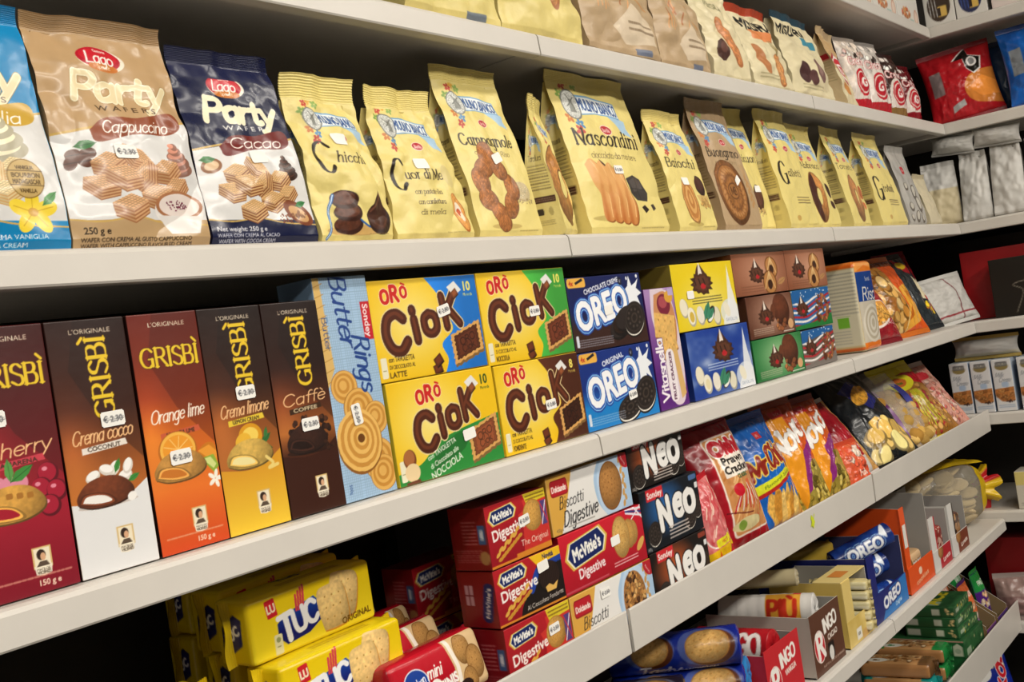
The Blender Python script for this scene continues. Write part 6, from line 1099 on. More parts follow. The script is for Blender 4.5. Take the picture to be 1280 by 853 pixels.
roll('light blue biscuit roll hidden under the other light blue one', 1.672, .128, EZ + .0002, '#2a78b8', '#3f8fce', '#2a7fc2', .19, .030, -1.22, 7)
roll('dark brown biscuit roll in shade left of the deep blue rolls, lower', 1.470, .160, EZ + .0005, '#2a1420', '#3a1c24', '#20141a', seed=5)
roll('dark brown biscuit roll in shade left of the deep blue rolls, upper', 1.472, .160, EZ + .0735, '#1c1424', '#2a1c30', '#181420', seed=6)
def ringo_roll(nx, ny, c='#b81c26'):
    a = Art(200, 200, nx, ny, c); a.pen('RINGO', 118, 112, 40, '#f4ece8', 2.2, 1.7, wid=130, out=[(1.0, '#7a0e16')]); a.ell(40, 112, 30, 30, '#f0e6e0'); a.ell(40, 112, 26, 26, '#c8242e'); return a
def art_ringo(nx, ny, c, w=150., h=118., hole=False):
    a = Art(w, h, nx, ny, c); a.ell(w * .22, h * .44, w * .17, h * .26, '#f0e0d8'); a.ell(w * .22, h * .44, w * .155, h * .24, '#c4202c')
    a.pen('R', w * .24, h * .45, 44, '#f4efe8', 2.2, 1.8, ang=.08); a.pen('INGO', w * .62, h * .72, 24, '#f4efe8', 2.1, 1.6, wid=w * .46, ang=.10); a.txt('CACAO' if hole else 'VANIGLIA', w * .66, h * .50, 15, '#efe6dc', wid=w * .32, bold=.5, ang=.08)
    a.txt('TUTTO IL GUSTO DI RINGO', w * .60, h * .10, 6, '#efe0d4', wid=w * .7)
    if hole: a.rrect(w * .46, h * .14, w * .66, h * .40, 3, '#1a110d'); a.ell(w * .56, h * .22, 11, 14, '#dedad4')
    return a
def tray(lb, x0, x1, d, hb, hs, hf, out, front=None, inner='#8f8c86', z=EZ, y=.018, slope=None, leftart=None, back=True, cat='display tray', name='display_tray', rz=0, fr=None):
    """open carton tray: base, two sides, low front and (tall) back"""
    w = x1 - x0; th = .0022; t = thing(name, lb, cat, ((x0 + x1) / 2, y, z), rz); k = .0
    MB().box(-w / 2, 0, 0, w / 2, d, th, inner).obj('base', 'board', t)
    for sd in (-1, 1):
        xx = sd * (w / 2 - th / 2); mb = MB(); h1 = hs; h0 = hs if slope is None else slope
        for off, c in ((-th / 2, out if sd < 0 else inner), (th / 2, inner if sd < 0 else out)):
            mb.add([(xx + off, 0, 0), (xx + off, d, 0), (xx + off, d, h1), (xx + off, 0, h0)], [(0, 1, 2, 3)], hx(c))
        mb.add([(xx - th / 2, 0, h0), (xx + th / 2, 0, h0), (xx + th / 2, d, h1), (xx - th / 2, d, h1)], [(0, 1, 2, 3)], hx('#c9c4ba')); mb.add([(xx - th / 2, 0, 0), (xx + th / 2, 0, 0), (xx + th / 2, 0, h0), (xx - th / 2, 0, h0)], [(0, 1, 2, 3)], hx('#c9c4ba' if inner != out else out))
        mb.obj('side_panel', 'carton', t)
    if hf: box_mesh(MB(), -w / 2 - .0003, w / 2 + .0003, -th, 0, 0, hf, dict(front=front if front is not None else out, back=inner), out, .0004).obj('front_panel', 'carton', t)
    if back: MB().box(-w / 2 + th, d - th, 0, w / 2 - th, d, hb, inner).obj('back_panel', 'board', t)
    return t
n = lod(1.8, .15, .118)
tray('bright red display tray with white round emblem lettering', 1.731, 1.880, .20, .09, .112, .119, '#c0242c', art_ringo(*n, '#c4262e'))
tray('brown display tray with a hole in its front, red emblem', 1.936, 2.088, .22, .09, .119, .121, '#b9b4aa', art_ringo(*n, '#5a3524', hole=True))
for k, (x, y, z, lb) in enumerate(((1.805, .108, .071, 'red biscuit roll standing out above the bright red tray'), (1.805, .108, .003, 'red biscuit roll low inside the bright red tray'), (2.012, .118, .003, 'red biscuit roll low inside the brown tray'))):
    roll(lb, x, y, EZ + z, '#b81c26', '#b81c26', '#a81820', .150, .033, -1.54, 10 + k, ringo_roll(90, 100))
def pio(nx, ny):
    a = Art(190, 200, nx, ny, '#d9d6d0'); a.rect(96, 50, 168, 150, '#e8a83a'); a.pen('PIÙ', 130, 112, 34, '#c8321e', 2.2, 1.7, wid=60); a.pen('GOLOSI', 130, 88, 11, '#7a3a1a', 1.2, wid=56); a.small(102, 56, 162, 74, 3, '#7a4a1a', .7); a.rect(152, 146, 168, 160, '#c8242c'); a.rect(40, 60, 96, 140, '#efece6'); return a
roll('white roll with orange label and red lettering, resting over the brown tray', 2.020, .140, EZ + .071, '#d9d6d0', '#d9d6d0', '#cfcdca', .19, .034, -1.35, 15, pio(100, 110))
roll('white and gold roll behind the one with orange label', 2.060, .190, EZ + .1395, '#d9cfae', '#d9cfae', '#c9bfa0', .19, .018, -1.25, 16, plain(190, 110, 40, 20, '#d8cca2', '#c2ae74', .4))
def art_btray(nx, ny, w=140., h=136.):
    a = Art(w, h, nx, ny, '#d8bc62'); a.fill(lambda X, Y: mix('#c9a84c', '#e6d08a', fbm(X / 30, Y / 30, 3))); a.rect(w * .30, 6, w * .50, 30, '#e8e4d8'); a.txt('125', w * .4, 18, 9, '#4a4434', bold=.2)
    for k in range(4): a.ell(w * (.6 + .12 * k), h * .16 + k * 3, 14, 9, '#caa05a', .4)
    return a
tb = tray('pale yellow display tray with slanting side and stacked wrapped bars', 2.116, 2.258, .16, .135, .137, .055, '#d2b660', art_btray(60, 26, 140., 55.), inner='#a8a49a', slope=.137)
MB().box(-.071, -.0022, .055, -.026, 0, .137, '#dcc274').obj('front_flap', 'carton', tb); MB().box(-.071, 0, .137, .071, .06, .139, '#e2cb84').obj('top_flap', 'carton', tb)
U, V = G(14, 4); MB().grid(np.stack([-.03 + .05 * U, .015 + .03 * V, .1398 + 0 * U], -1), hx('#c9803a')).obj('printed_badge', 'label', tb)
for k in range(5):
    flow_pack('wrapped_bar', ('lowest wrapped cream bar in the pale yellow tray', 'second wrapped cream bar from below in the pale yellow tray', 'middle wrapped cream bar in the pale yellow tray', 'fourth wrapped cream bar in the pale yellow tray', 'topmost wrapped cream bar in the pale yellow tray')[k], 2.205, .060, EZ + .012 + k * .0215, .115, .019, .034, plain(115, 20, 30, 8, '#d9cfa2', '#e6dfc0', .5), '#d4c690', 'wrapped bar', rz=-1.35, r=.005, fin=.008, ry=.05)
# blue cookie tray
def art_otray(nx, ny, w=228., h=62.):
    a = Art(w, h, nx, ny, '#15206e'); a.poly([(w * .22, 0), (w, 0), (w, h), (w * .5, h * .9)], '#2a78c2')
    for o_, c in ((4, '#1a2a78'), (.4, '#f2f4f8')): a.txt('OREO', w * .55, h * .60, 34, c, bold=1.6 + o_, wid=w * .5, ang=.10)
    a.txt('Original', w * .70, h * .24, 13, '#dfe8f4', ang=.1, bold=.3); return a
def art_oroll(nx, ny, L=150., C=160.):
    a = Art(L, C, nx, ny, '#14205e'); a.fill(lambda X, Y: mix('#10184c', '#1f4fae', np.clip(fbm(X / 30, Y / 30, 3) * 1.2 - .1, 0, 1)))
    for o_, c in ((6, '#8fb8e6'), (4, '#15307c'), (.4, '#f2f4f8')): a.txt('OREO', L * .5, C * .5, 42, c, bold=1.4 + o_, wid=L * .62)
    a.ell(L * .14, C * .42, 16, 14, '#d9c84a'); a.poly([(L * .8, C * .6), (L * .95, C * .8), (L * .9, C * .5)], '#e6ecf4'); return a
tray('navy display tray with blue front, holding cookie rolls', 2.266, 2.492, .26, .15, .145, .062, '#15206e', art_otray(80, 44), inner='#3a3f6a', slope=.150)
MB().box(-.113, -.0018, .062, -.070, .0012, .150, '#15206e').obj('front_upright', 'carton', bpy.data.objects['display_tray.003'])
for k, (x, y, z, rz, ry, lb) in enumerate(((2.385, .060, .004, -.25, 0, 'navy cookie roll low in the navy tray, foremost'), (2.390, .118, .004, -.1, 0, 'navy cookie roll low in the navy tray, behind the foremost'), (2.395, .085, .056, -.45, -.22, 'navy cookie roll lying second layer in the navy tray'), (2.375, .150, .062, -.35, 0, 'navy cookie roll heaped at the back of the navy tray'), (2.415, .075, .116, -.75, -.30, 'navy cookie roll leaning out over the top of the navy tray'))):
    roll(lb, x, y, EZ + z, '', '', '#1a2a78', .15, .0255, rz, 20 + k, art_oroll(84, 70)).rotation_euler[1] = ry
flow_pack('wrapped_bar', 'dim yellow pack heaped behind the navy cookie rolls', 2.385, .19, EZ + .095, .15, .05, .05, plain(150, 50, 30, 12, '#b89a3a'), '#a88a30', 'wrapped bar', rz=-.4)
def art_orange(nx, ny, w=184., h=62.):
    a = Art(w, h, nx, ny, '#e2541c'); a.ell(w * .45, h * .62, 12, 9, '#f2d2b8'); a.txt('cookies', w * .5, h * .34, 16, '#f0c8a8', ang=.08, wid=w * .5, bold=.3); return a
to = tray('orange display tray with tall side and low front', 2.514, 2.700, .19, .20, .215, .062, '#e2541c', art_orange(54, 40), inner='#9a9792', slope=.205)
MB().box(-.095, -.001, .062, -.062, .0012, .205, '#e2541c').obj('front_upright', 'carton', to); U, V = G(6, 6); MB().grid(np.stack([-.090 + .022 * U, -.002 + 0 * U, .11 + .055 * V], -1), hx('#dedad2')).obj('price_sticker', 'label', to)
def art_cook(nx, ny): a = Art(150, 60, nx, ny, '#d8b48a'); biscuit(a, 40, 30, 26, 26, '#b87a3e', 0, '#7a4a22', 16, 2); a.txt('COOK', 100, 34, 24, '#f2ece2', bold=1.2, out=[(1.5, '#5a2a18')]); return a
flow_pack('biscuit_pack', 'cookie pack inside the orange tray, low', 2.612, .035, EZ + .004, .135, .072, .08, art_cook(60, 40), '#c9a274', 'biscuit pack', rz=0, r=.012, fin=.008)
def art_wtray(nx, ny, cook, w=140., h=52.):
    a = Art(w, h, nx, ny, '#d9d6d2'); a.rect(w * .34, 0, w, h, '#b3202c' if cook else '#7a3a24'); biscuit(a, w * .4, h * .8, 20, 16, '#b9824a', 0, '#7a4a22', 10, 2); a.txt('Loretta', w * .70, h * .4, 16, '#f0e4dc', bold=.6, wid=w * .4, ang=.1); return a
for k, (x0, x1, lb) in enumerate(((2.706, 2.852, 'white display tray with red front and cookie picture'), (2.866, 3.012, 'white display tray with brown front and biscuit sticks picture'))):
    t = tray(lb, x0, x1, .15, .165 - .0 * k, .137, .052, '#d4d1cc', art_wtray(46, 34, k == 0), inner='#a3a09b', slope=.135)
    MB().box(-.0735, -.0012, .052, -.035, .0012, .137, '#dcd9d4').obj('front_upright', 'carton', t); MB().box(-.035, -.0012, .052, -.026, .0012, .135, ('#b81c28', '#2a1a14')[k]).obj('coloured_edge', 'carton', t)
    for j in range(2):
        flow_pack('biscuit_pack', f'{("red", "brown")[k]} patterned biscuit pack inside the white tray with {("red", "brown")[k]} front, {("front", "rear")[j]} one', (x0 + x1) / 2 + .012, .028 + j * .052, EZ + .004, .095, .092, .045, Art(95, 92, 40, 40).fill(lambda X, Y: mix(('#8a2a24', '#4a2a1c')[k], ('#d9c2b0', '#c99a6a')[k], (fbm(X / 9, Y / 9, 3 + k) > .5) * .8)), ('#9a3a30', '#6a3c26')[k], 'biscuit pack', r=.01, fin=.006)
# large clear cracker bag, tied end to the front right
t = thing('cracker_bag', 'large clear bag of pale crackers with yellow frilled end beside the trays', 'snack bag', (3.195, .160, EZ), -.42)
mb = MB(); rr = random.Random(9)
for k in range(84):
    a_, b_ = rr.uniform(-.125, .09), rr.uniform(-.072, .065); z = .018 + .026 * (k % 6) + rr.uniform(0, .006); r_ = .029; U, V = G(14, 9); th = U * 6.2832; q1, q2 = rr.uniform(-.5, .5), rr.uniform(-.5, .5)
    ph = (V - .5) * math.pi; P = np.stack([a_ + r_ * np.cos(ph) * np.cos(th), b_ + r_ * np.cos(ph) * np.sin(th), z + .010 * np.sin(ph) + r_ * np.cos(ph) * (q1 * np.cos(th) + q2 * np.sin(th))], -1); mb.grid(P, np.clip(hx('#d8c08c') * rr.uniform(.82, 1.1), 0, 1))
o = mb.obj('crackers', 'board', t, True); o['kind'] = 'stuff'
U, V = G(60, 48); th = V * 6.2832; pr = np.clip(1 - np.abs(U * 2 - 1) ** 5, 0, 1) ** .5 * (1 - .45 * np.clip((U - .62) / .38, 0, 1) ** 1.3)
cs, sn = np.cos(th), np.sin(th); sq = lambda c: np.sign(c) * np.abs(c) ** .6
R = 1 + .10 * (fbm(U * 8, V * 9, 4) - .5) + .16 * np.clip(U - .6, 0, 1) * np.sin(th * 9)
P = np.stack([-.16 + .36 * U, .105 * pr * sq(cs) * R, .095 + .094 * pr * sq(sn) * np.minimum(R, 1.0)], -1); MB().grid(P[:, :44], hx('#d0c9b8')).obj('film', 'clear', t, True); MB().grid(P[:, 43:], hx('#d2ae18')).obj('yellow_end', 'film', t, True)
U, V = G(40, 10); xx = -.15 + .30 * U; MB().grid(np.stack([xx, -.075 + .15 * V, .1915 - .03 * np.clip(U - .6, 0, 1) + .001 * np.sin(V * 30) - .05 * np.clip(np.abs(V - .5) - .38, 0, 1)], -1), hx('#d8b414')).obj('yellow_header', 'film', t, True)
U, V = G(24, 60); th = V * 6.2832; rr_ = (.020 + .046 * U ** 1.2) * (1 + .20 * np.sin(th * 7 + 1) * U + .10 * np.sin(th * 13) * U); C = np.empty(U.shape + (3,)); C[:] = hx('#e0bc1a'); C[(np.sin(th * 3 + .6) > .55)] = hx('#b81c24')
MB().grid(np.stack([.165 + .055 * U + .008 * np.sin(th * 5) * U, rr_ * np.cos(th), .085 + .95 * rr_ * np.sin(th)], -1), C).obj('yellow_frill', 'film', t, True)
# ------------------------------------------------------------------ shelf F and the lowest shelf
FZ = ZF + .0012
def art_green(nx, ny, w, h, k=0):
    a = Art(w, h, nx, ny, '#24552f'); a.fill(lambda X, Y: mix('#173f22', '#3f7a46', fbm(X / 20, Y / 12, 3 + k))); bumps(a, w * .5, h * .5, w * .45, h * .4, '#6fa05a', 16, .07, k, ('#6fa05a', '#b9c48a', '#c8b23a', '#8aa86a')); a.rect(w * .1, h * .3, w * .3, h * .7, '#cfd6c0', .7); return a
def art_greenside(nx, ny, w, h):
    a = Art(w, h, nx, ny, '#1c5a2e'); 
    for k in range(8): x = w * (.06 + k * .118); a.poly([(x, h * .52), (x + w * .095, h * .52), (x + w * .095, h * .82), (x + w * .048, h * .92), (x, h * .82)], '#c2c4ae'); a.ell(x + w * .048, h * .68, w * .03, h * .08, '#9aa890')
    a.rect(0, h * .95, w, h, '#b98a7a'); a.rect(0, h * .46, w, h * .49, '#123a1e'); return a
box('cereal_bar_carton', 'large dark green carton with a row of cream panels, under small green boxes', 2.970, .030, FZ, .185, .085, .26, art_green(50, 60, 185, 85), 'carton', left=art_greenside(100, 60, 260, 85), top='#24552f', default='#1c4a28')
GL = ('lowest of the small green boxes on the dark green carton', 'middle small green box on the dark green carton', 'topmost small green box with yellow print on the dark green carton')
for k in range(3):
    tp = art_green(60, 40, 150, 110, 5 + k) if k == 2 else '#2c6038'
    if k == 2: tp.txt('ACE', 75, 52, 40, '#d8c62a', bold=2, wid=110)
    sa = Art(120, 27, 60, 16, '#24552f'); sa.rect(4, 5, 34, 22, '#b9bcae'); sa.rect(70, 5, 88, 22, '#c9ccb8'); bumps(sa, 108, 14, 9, 9, '#c8b27a', 8, .4, k)
    box('cereal_bar_box', GL[k], 2.970 + .004 * k, .040 + .006 * k, FZ + .086 + k * .0275, .160, .027, .14, art_green(46, 20, 160, 27, 8 + k), 'box', left=sa, top=tp, default='#24552f', rz=.04 * (k - 1))
def art_granola(nx, ny, c='#1f7a3a'):
    a = Art(170, 60, nx, ny, c); a.rect(24, 0, 140, 60, '#b98a58'); bumps(a, 82, 30, 56, 24, '#b07a48', 60, .10, 4, ('#b07a48', '#c9a06a', '#8a5a30', '#d9c09a')); a.ell(40, 16, 26, 10, '#e0ddd0'); a.txt('Bio', 40, 16, 12, c, bold=.4); return a
for k, (x, y, z, c, lb) in enumerate(((2.795, .150, .0, '#1f7a3a', 'granola pack with green ends lying low, left of the dark green carton'), (2.80, .150, .045, '#1f7a3a', 'granola pack with green ends lying on the low one'), (2.690, .150, .0, '#178a86', 'granola pack with teal ends lying farther left'), (2.695, .155, .040, '#6a4a2c', 'brown granola pack on the teal ended one'))):
    tp = art_granola(70, 40, c); flow_pack('granola_pack', lb, x, y, FZ + z, .18, .040, .075, plain(180, 40, 40, 12, '#a8784a'), c, 'snack pack', top=tp, rz=-1.5, r=.012, fin=.014, endc=c)
CB = '#8f7650'
for k, (x0, x1, c1, c2, lb) in enumerate(((3.085, 3.185, '#4a2468', '#d86a3a', 'tan cardboard tray with purple and orange bags, beside the green boxes'), (3.205, 3.315, '#1f8a3e', '#4a1a78', 'tan cardboard tray with green and purple bags, next to the corner'))):
    t = tray(lb, x0, x1, .24, .23, .235, .05, CB, plain(100, 50, 20, 12, ('#7a4a8a', '#5a3a8a')[k], '#c9b49a', .4), inner='#84704e', z=FZ, slope=.06, y=.03)
    for j in range(2):
        a = Art(80, 150, 36, 60, c2); a.rect(0, 0, 80, 60, ('#6a3a78', '#4a1a78')[k]); bumps(a, 40, 70, 34, 26, '#e0c8a8', 24, .2, 3, ('#e0c8a8', '#d9b088', '#f0e2d0')); a.rect(0, 100, 80, 150, c1 if k else c2); a.txt('FRUIT', 40, 122, 18, '#f0ece4', bold=.6)
        pillow_bag('dried_fruit_bag', f'{("purple and orange", "green and purple")[k]} bag in its cardboard tray, {("front", "rear")[j]} one', (x0 + x1) / 2 + .004, .070 + .060 * j, FZ + .005, .082, .150 + .01 * j, .04, a, c1, c1, seed=30 + k * 2 + j, rx=-.16, seal=.010, cat='snack bag')
def art_kos(nx, ny, w=230., h=190.):
    a = Art(w, h, nx, ny, '#16248c'); a.fill(lambda X, Y: mix('#101a6a', '#2038b0', fbm(X / 30, Y / 30, 3))); a.ell(w * .34, h * .72, 44, 26, '#e2e0da'); a.ell(w * .30, h * .76, 24, 16, '#f2f0ea'); bumps(a, w * .72, h * .86, 40, 26, '#efe6d8', 14, .3, 3); a.txt('KOS', w * .72, h * .66, 54, '#c8202c', bold=3, ang=1.2, out=[(2.5, '#efe8e2')]); return a
n = lod(3.3, .23, .19)
pillow_bag('puffed_snack_bag', 'deep blue bag with red letters on the lowest shelf', 3.205, .075, ZG + .0012, .23, .19, .085, art_kos(*n), '#16248c', '#16248c', seed=41, rx=-.25, rz=-.5)
# ------------------------------------------------------------------ shelf A: the upper bags
def art_upper(nx, ny, w, h, kind):
    a = Art(w, h, nx, ny, {'y': '#e2d084', 'b': '#b99f7c', 'c': '#e0d4ae'}[kind[0]]); a.fill(lambda X, Y: a.c * (1 + .08 * (fbm(X / 30, Y / 30, 5) - .5))[..., None])
    if kind == 'y1': bumps(a, w * .5, h * .55, w * .3, h * .2, '#c98a4a', 20, .2, 3); a.small(w * .1, h * .2, w * .7, h * .28, 2, '#8a7a4a', .7); a.rect(w * .62, 2, w * .84, 12, '#5a6a8a', .8)
    if kind == 'y2': a.ell(w * .66, h * .45, w * .09, h * .24, '#a8683a', .1); a.ell(w * .65, h * .46, w * .075, h * .22, speck('#c98a52', .3, .2, 3), .1); a.small(w * .08, h * .28, w * .5, h * .36, 2, '#8a7a4a', .7)
    if kind[0] == 'b':
        for k in range(34): r = random.Random(k); x, y = w * r.uniform(.18, .62), h * r.uniform(.30, .95); t = r.uniform(.9, 2.2); a.line([(x - 10 * math.cos(t), y - 12 * math.sin(t)), (x + 10 * math.cos(t), y + 12 * math.sin(t))], 3.4, ('#c8854c', '#dba36a', '#a8683a')[k % 3])
        a.poly([(w * .36, h * .20), (w * .66, h * .42), (w * .92, h * .30), (w * .96, h * .12), (w * .5, h * .08)], '#d9c7ac'); a.line([(w * .6, h * .55), (w * .9, h * .40)], 4, '#c08a52'); a.small(w * .55, h * .18, w * .92, h * .28, 2, '#8a745a', .7); a.rect(w * .62, 3, w * .82, 14, '#5a6a8a', .8)
    if kind == 'c1':
        a.pen('Misura', w * .55, h * .84, 20, '#8a8460', 1.2, .7, ang=-.3); P = ring(w * .58, h * .42, w * .13, h * .30, .45); a.poly(P, '#a8683a'); a.poly(ring(w * .58, h * .43, w * .115, h * .28, .45), speck('#c98350', .3, .2, 4)); a.poly(ring(w * .30, h * .30, w * .16, h * .12, .3, 9), '#4a2c24'); a.ell(w * .32, h * .33, w * .10, h * .06, '#6a463c', .3)
    if kind == 'c2':
        a.txt('MISURA', w * .52, h * .86, 34, '#1c1a18', bold=1.6, wid=w * .74); a.rrect(w * .30, h * .64, w * .86, h * .78, 6, '#e08a52'); a.ell(w * .3, h * .36, w * .09, h * .22, '#b97a4c', .5); a.ell(w * .72, h * .26, w * .13, h * .22, '#a86a3a'); a.ell(w * .715, h * .27, w * .115, h * .20, speck('#cf9056', .3, .2, 5)); a.small(w * .16, h * .10, w * .6, h * .18, 2, '#a89c74', .7)
        for k in range(8): a.line([(w * .74, h * .46), (w * .66 + k * w * .03, h * .66)], 2, '#8a7a4a')
    if kind == 'c3':
        a.txt('MISURA', w * .42, h * .88, 30, '#1c1a18', bold=1.4, wid=w * .7); a.rrect(w * .52, h * .68, w * .92, h * .80, 5, '#3f8aa0'); a.ell(w * .30, h * .30, w * .10, h * .14, '#4a2c2c'); a.ell(w * .45, h * .24, w * .08, h * .10, '#5a3836'); a.poly(ring(w * .68, h * .36, w * .13, h * .18, .6, 11, .2, 3), '#7a5a54'); a.ell(w * .66, h * .38, w * .08, h * .10, '#9a7a72'); a.small(w * .2, h * .08, w * .7, h * .16, 2, '#a89c74', .7)
    if kind == 'c4':
        a.rect(0, h * .5, w, h, '#c9a878'); a.poly(ring(w * .5, h * .55, w * .32, h * .26), '#a8202c'); a.poly(ring(w * .5, h * .55, w * .27, h * .22), '#f0e2da'); a.ell(w * .5, h * .55, w * .2, h * .16, '#c8323c'); a.txt('G', w * .5, h * .55, 40, '#f2e8e2', bold=1.5); a.ell(w * .3, h * .25, w * .16, h * .06, '#c98a4a', -.4)
    return a
def gring(nx, ny, w, h, base, top, low):
    a = Art(w, h, nx, ny, base); a.fill(lambda X, Y: a.c * (1 + .5 * (fbm(X / 14, Y / 14, 5) - .5))[..., None]); bumps(a, w * .5, h * .82, w * .45, h * .15, top, 22, .14, 3, (top, '#f0e6de', '#3a2a24')); a.rect(0, 0, w, h * .16, low); a.poly(smooth(np.array([(w * .12, h * .16), (w * .2, h * .5), (w * .5, h * .62), (w * .8, h * .5), (w * .9, h * .16)]), 5), '#e4d9d0'); a.ell(w * .5, h * .38, w * .25, h * .19, '#c01f2c', .2); a.ell(w * .5, h * .38, w * .21, h * .155, '#ead6cc', .2); a.ell(w * .5, h * .38, w * .18, h * .135, '#b8202c', .2); a.txt('G', w * .5, h * .38, 34, '#f2e8e2', bold=1.6); a.pen('Crema', w * .5, h * .68, 20, '#f2e8e2', 1.6, 1.2, wid=w * .7, out=[(1, '#b8202c')]); return a
UP = [('y1', 1.035, 1.233, .24, 'yellow bag on the upper shelf, left one of the two cut by the top edge', '#e2d084', .015), ('y2', 1.240, 1.446, .24, 'yellow bag on the upper shelf, right one of the two cut by the top edge', '#e2d084', .015),
      ('b1', 1.454, 1.692, .24, 'light brown bag on the upper shelf beside the yellow pair, with straw-like biscuits', '#b99f7c', .015), ('b2', 1.700, 1.892, .235, 'light brown bag on the upper shelf next to the cream bags', '#b99f7c', .02),
      ('c1', 1.900, 2.068, .205, 'cream bag with oat bar and dark fruit on the upper shelf', '#e0d4ae', .02), ('c2', 2.074, 2.276, .185, 'cream bag with orange label and black capitals on the upper shelf', '#e0d4ae', .02), ('c3', 2.284, 2.520, .200, 'cream bag with blue label and chocolate pieces on the upper shelf', '#e0d4ae', .02)]
for k, (kd, x0, x1, h, lb, c, y) in enumerate(UP):
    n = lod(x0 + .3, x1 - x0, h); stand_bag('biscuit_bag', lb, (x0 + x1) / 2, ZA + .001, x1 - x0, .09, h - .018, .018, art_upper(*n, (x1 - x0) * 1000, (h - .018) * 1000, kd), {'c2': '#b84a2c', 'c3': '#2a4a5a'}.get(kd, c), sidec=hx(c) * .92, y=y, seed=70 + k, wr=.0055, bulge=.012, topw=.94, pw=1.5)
n = lod(2.65, .2, .2); stand_bag('biscuit_bag', 'tan bag showing a red banded side, on the upper shelf near its end', 2.682, ZA + .001, .165, .10, .190, .020, art_upper(*n, 165, 190, 'c4'), '#c9b28a', side=(lambda a: (a.rect(6, 120, 94, 134, '#b8202c'), a.small(10, 60, 90, 116, 7, '#a8946a', .6), a)[-1])(Art(100, 190, 24, 60, '#d2ba8e')), y=.035, seed=81, wr=.004, rz=.16)
for k, (x0, x1, h, base, top, low, lb) in enumerate(((2.775, 2.890, .195, '#d8cabc', '#e2b8ac', '#b8202c', 'white and red ring printed bag beside the tan bag on the upper shelf'), (2.895, 3.045, .200, '#d0c8c0', '#b89a8a', '#b8202c', 'white bag with red ring and dark berries on the upper shelf'), (3.055, 3.185, .185, '#3a201a', '#5a3426', '#8a6a3a', 'dark chocolate brown bag with red ring on the upper shelf'), (3.195, 3.315, .165, '#6a1018', '#3a1418', '#8a1420', 'dark red bag at the very end of the upper shelf'))):
    n = lod(x1, x1 - x0, h); pillow_bag('sweet_bag', lb, (x0 + x1) / 2, .062, ZA + .001, x1 - x0, h, .055, gring(*n, (x1 - x0) * 1000, h * 1000, base, top, low), low, hx(base) * .8, seed=84 + k, rx=-.12, rz=-.14, cat='sweets bag', wr=.005, seal=.010)
# ------------------------------------------------------------------ top shelf and the corner unit
def art_topbox(nx, ny, w=200., h=150.):
    a = Art(w, h, nx, ny, '#e0dcd4'); bumps(a, w * .4, h * .16, 40, 14, '#d9743a', 30, .16, 3, ('#d9743a', '#e8a05a', '#c85a2a')); a.ell(w * .85, h * .16, 18, 20, '#c98a6a'); a.ell(w * .85, h * .16, 14, 16, '#e8d2c0'); a.rect(w * .55, 4, w * .74, 14, '#8ab0a8', .6); return a
for k, (x0, x1) in enumerate(((2.72, 2.915), (2.92, 3.115), (3.12, 3.315))):
    box('cereal_carton', ('white carton with orange food picture on the top shelf, nearest', 'white carton with orange food picture on the top shelf, middle', 'white carton with orange food picture on the top shelf, at the corner')[k], (x0 + x1) / 2, .02, ZO + .001, x1 - x0, .16, .07, art_topbox(50, 40), 'carton', default='#d4d0c8')
def art_round(nx, ny, k, w=120., h=170.):
    a = Art(w, h, nx, ny, '#dcd9d2'); a.ell(w * .5, h * .32, 46, 46, ('#3a2a1c', '#232a52')[k % 2]); a.rrect(w * .45, h * .12, w * .75, h * .30, 4, '#d9b45a'); a.rect(w * .45, h * .14, w * .55, h * .28, '#2a1a14')
    for j in range(3): a.line([(w * (.22 + .1 * j), h * .14), (w * (.18 + .1 * j), h * .5)], 3, '#c9c9c9' if k % 2 == 0 else '#3f56a0')
    return a
for k, (y0, lb) in enumerate(((-.030, 'white carton with round brown picture on the corner top shelf'), (-.118, 'white carton with round navy picture on the corner top shelf'))):
    box('tea_carton', lb, 3.350, y0, ZO + .001, .085, .17, .07, art_round(44, 60, k), 'carton', default='#cfccc5', rz=-math.pi / 2)
box('gift_box', 'pale pink carton with dark edge on the corner top shelf', 3.350, -.215, ZO + .001, .085, .16, .07, plain(85, 160, 30, 40, '#dcc9c4', '#e0d2cc', .5), 'carton', default='#4a2228', left='#4a2228', rz=-math.pi / 2)
def art_crisp(nx, ny, c0, c1, c2, w=200., h=215.):
    a = Art(w, h, nx, ny, c0); a.fill(lambda X, Y: mix(c0, c1, fbm(X / 30, Y / 40, 4)))
    a.poly(smooth(np.array([(w, h * .62), (w * .66, h * .55), (w * .52, h * .36), (w * .62, h * .16), (w, h * .06)]), 6), c2); a.poly([(w * .58, h * .34), (w * .8, h * .5), (w, h * .4), (w, h * .2), (w * .74, h * .2)], np.clip(hx(c2) * 1.15, 0, 1))
    P = np.array([(w * .46, h * .80), (w * .66, h * .98), (w * .68, h * .84), (w * .84, h * .80), (w * .80, h * .62), (w * .70, h * .56), (w * .62, h * .66), (w * .60, h * .80)]); a.poly((P - P.mean(0)) * 1.14 + P.mean(0), '#f0ece8'); a.poly(P, '#15130f'); a.ell(w * .71, h * .74, 15, 17, '#f0ece8'); a.ell(w * .71, h * .74, 9, 11, '#8a8a8a')
    a.rect(w * .08, h * .36, w * .24, h * .72, '#8a8a88', .9); a.poly([(w * .30, h * .06), (w * .5, h * .14), (w * .48, h * .22), (w * .30, h * .15)], '#a8a8a6'); return a
n = lod(3.4, .21, .22)
pillow_bag('crisp_bag', 'bright red crisp bag with orange picture on the corner shelf', 3.415, -.055, ZA + .001, .205, .205, .09, art_crisp(int(n[0] * 1.5), n[1], '#a8141e', '#c81e28', '#e08a3a'), '#a8141e', '#8a1018', seed=91, rx=-.18, ry=-.10, rz=-1.25, wr=.006)
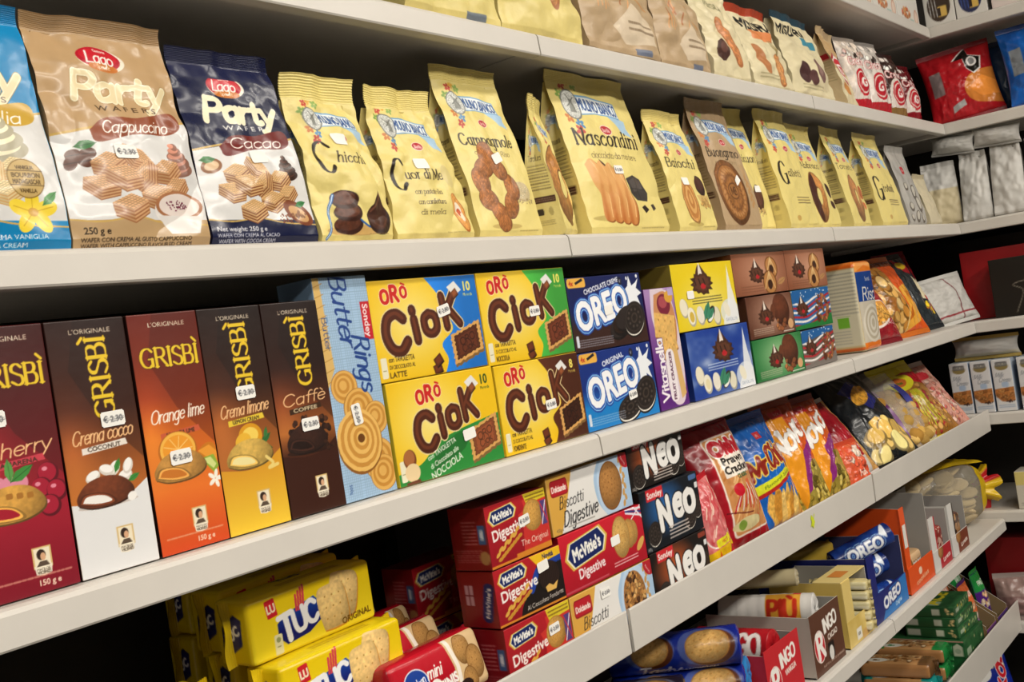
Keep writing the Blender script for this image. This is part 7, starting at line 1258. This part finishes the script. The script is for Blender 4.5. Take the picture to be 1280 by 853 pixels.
pillow_bag('crisp_bag', 'bright blue crisp bag at the right edge of the corner shelf', 3.415, -.275, ZA + .001, .205, .215, .09, art_crisp(int(n[0] * 1.5), n[1], '#0f4fa2', '#1c6cc8', '#3f8ad2'), '#0f4fa2', '#0c3f86', seed=93, rx=-.12, ry=-.06, rz=-1.3, wr=.006)
pillow_bag('crisp_bag', 'dim blue crisp bag between the bright red and bright blue ones', 3.500, -.165, ZA + .001, .19, .20, .07, plain(190, 200, 40, 40, '#16385e'), '#16385e', '#122c4a', seed=95, rx=-.12, rz=-1.4)
# gift boxes on the corner shelf
box('gift_box', 'red upright gift box behind the black one on the corner shelf', 3.440, -.075, ZC + .001, .235, .205, .05, plain(235, 205, 30, 30, '#a8161c'), 'gift box', default='#8a1218', rz=-math.pi / 2 + .04, left='#8a1218')
def art_black(nx, ny): a = Art(240, 170, nx, ny, '#17140f'); a.pen('Stella', 120, 74, 20, '#b9b0a0', .5, .35, shear=.3); a.line([(60, 10), (84, 70), (60, 92), (130, 110), (200, 160)], 1.6, '#b9b0a0', True); return a
box('gift_box', 'black gift box with thin silver script on the corner shelf', 3.352, -.175, ZC + .001, .24, .170, .06, art_black(70, 60), 'gift box', default='#17140f', rz=-math.pi / 2)
box('gift_box', 'dark box standing behind the red gift box on the corner shelf', 3.62, -.05, ZC + .001, .40, .245, .06, plain(400, 245, 20, 20, '#14120f'), 'gift box', default='#100e0c', rz=-math.pi / 2)
pillow_bag('coffee_bag', 'grey foil bag lying across the slim white wafer cartons', 3.390, -.005, -.425 + .156, .19, .050, .06, plain(190, 50, 40, 20, '#b7b5b0', '#bfb9a0', .2), '#a9a7a2', '#c2a85a', seed=97, rz=-1.6, m='foil', seal=.010, cat='foil bag')
for k, (x, y, w, h, c, lb) in enumerate(((3.06, .30, .10, .20, '#1c2a4a', 'dark blue carton at the back of the crisps shelf near the corner'), (3.175, .29, .10, .20, '#8a8884', 'grey carton at the back of the crisps shelf near the corner'), (3.285, .25, .08, .205, '#6a1a1c', 'dark red carton at the back of the crisps shelf near the corner'))):
    box('biscuit_box', lb, x, y, ZD + .0012, w, h, .08, plain(w * 1000, h * 1000, 16, 24, c), default=hx(c) * .8)
a = Art(120, 110, 40, 40, '#cfcabc'); a.rect(0, 70, 120, 110, '#d8c87a'); bumps(a, 60, 45, 14, 14, '#5a8a4a', 5, .6, 3); a.small(10, 8, 100, 20, 2, '#8a867a')
box('tea_carton', 'pale carton with green leaf on the corner shelf behind the cracker bag', 3.352, -.10, -.715 + .001, .125, .11, .08, a, 'carton', default='#bdb8aa', rz=-math.pi / 2)
shelf(-.40, 1.3, ZF, 'white corner shelf under the dark red display box', 'plain', far=True)
box('display_box', 'large dark red display box on the low corner shelf', 3.40, -.06, ZF + .0012, .30, .235, .20, plain(300, 235, 30, 30, '#7a1014'), 'display box', default='#6a0c10', rz=-math.pi / 2)
pillow_bag('puffed_snack_bag', 'pinkish clear bag before the dark red display box', 3.352, .0, ZF + .0012, .13, .11, .05, plain(130, 110, 30, 30, '#9a7f78', '#8a6a66', .5), '#8a6a66', '#9a8a84', seed=99, rz=-1.3, rx=-.2, wr=.006)
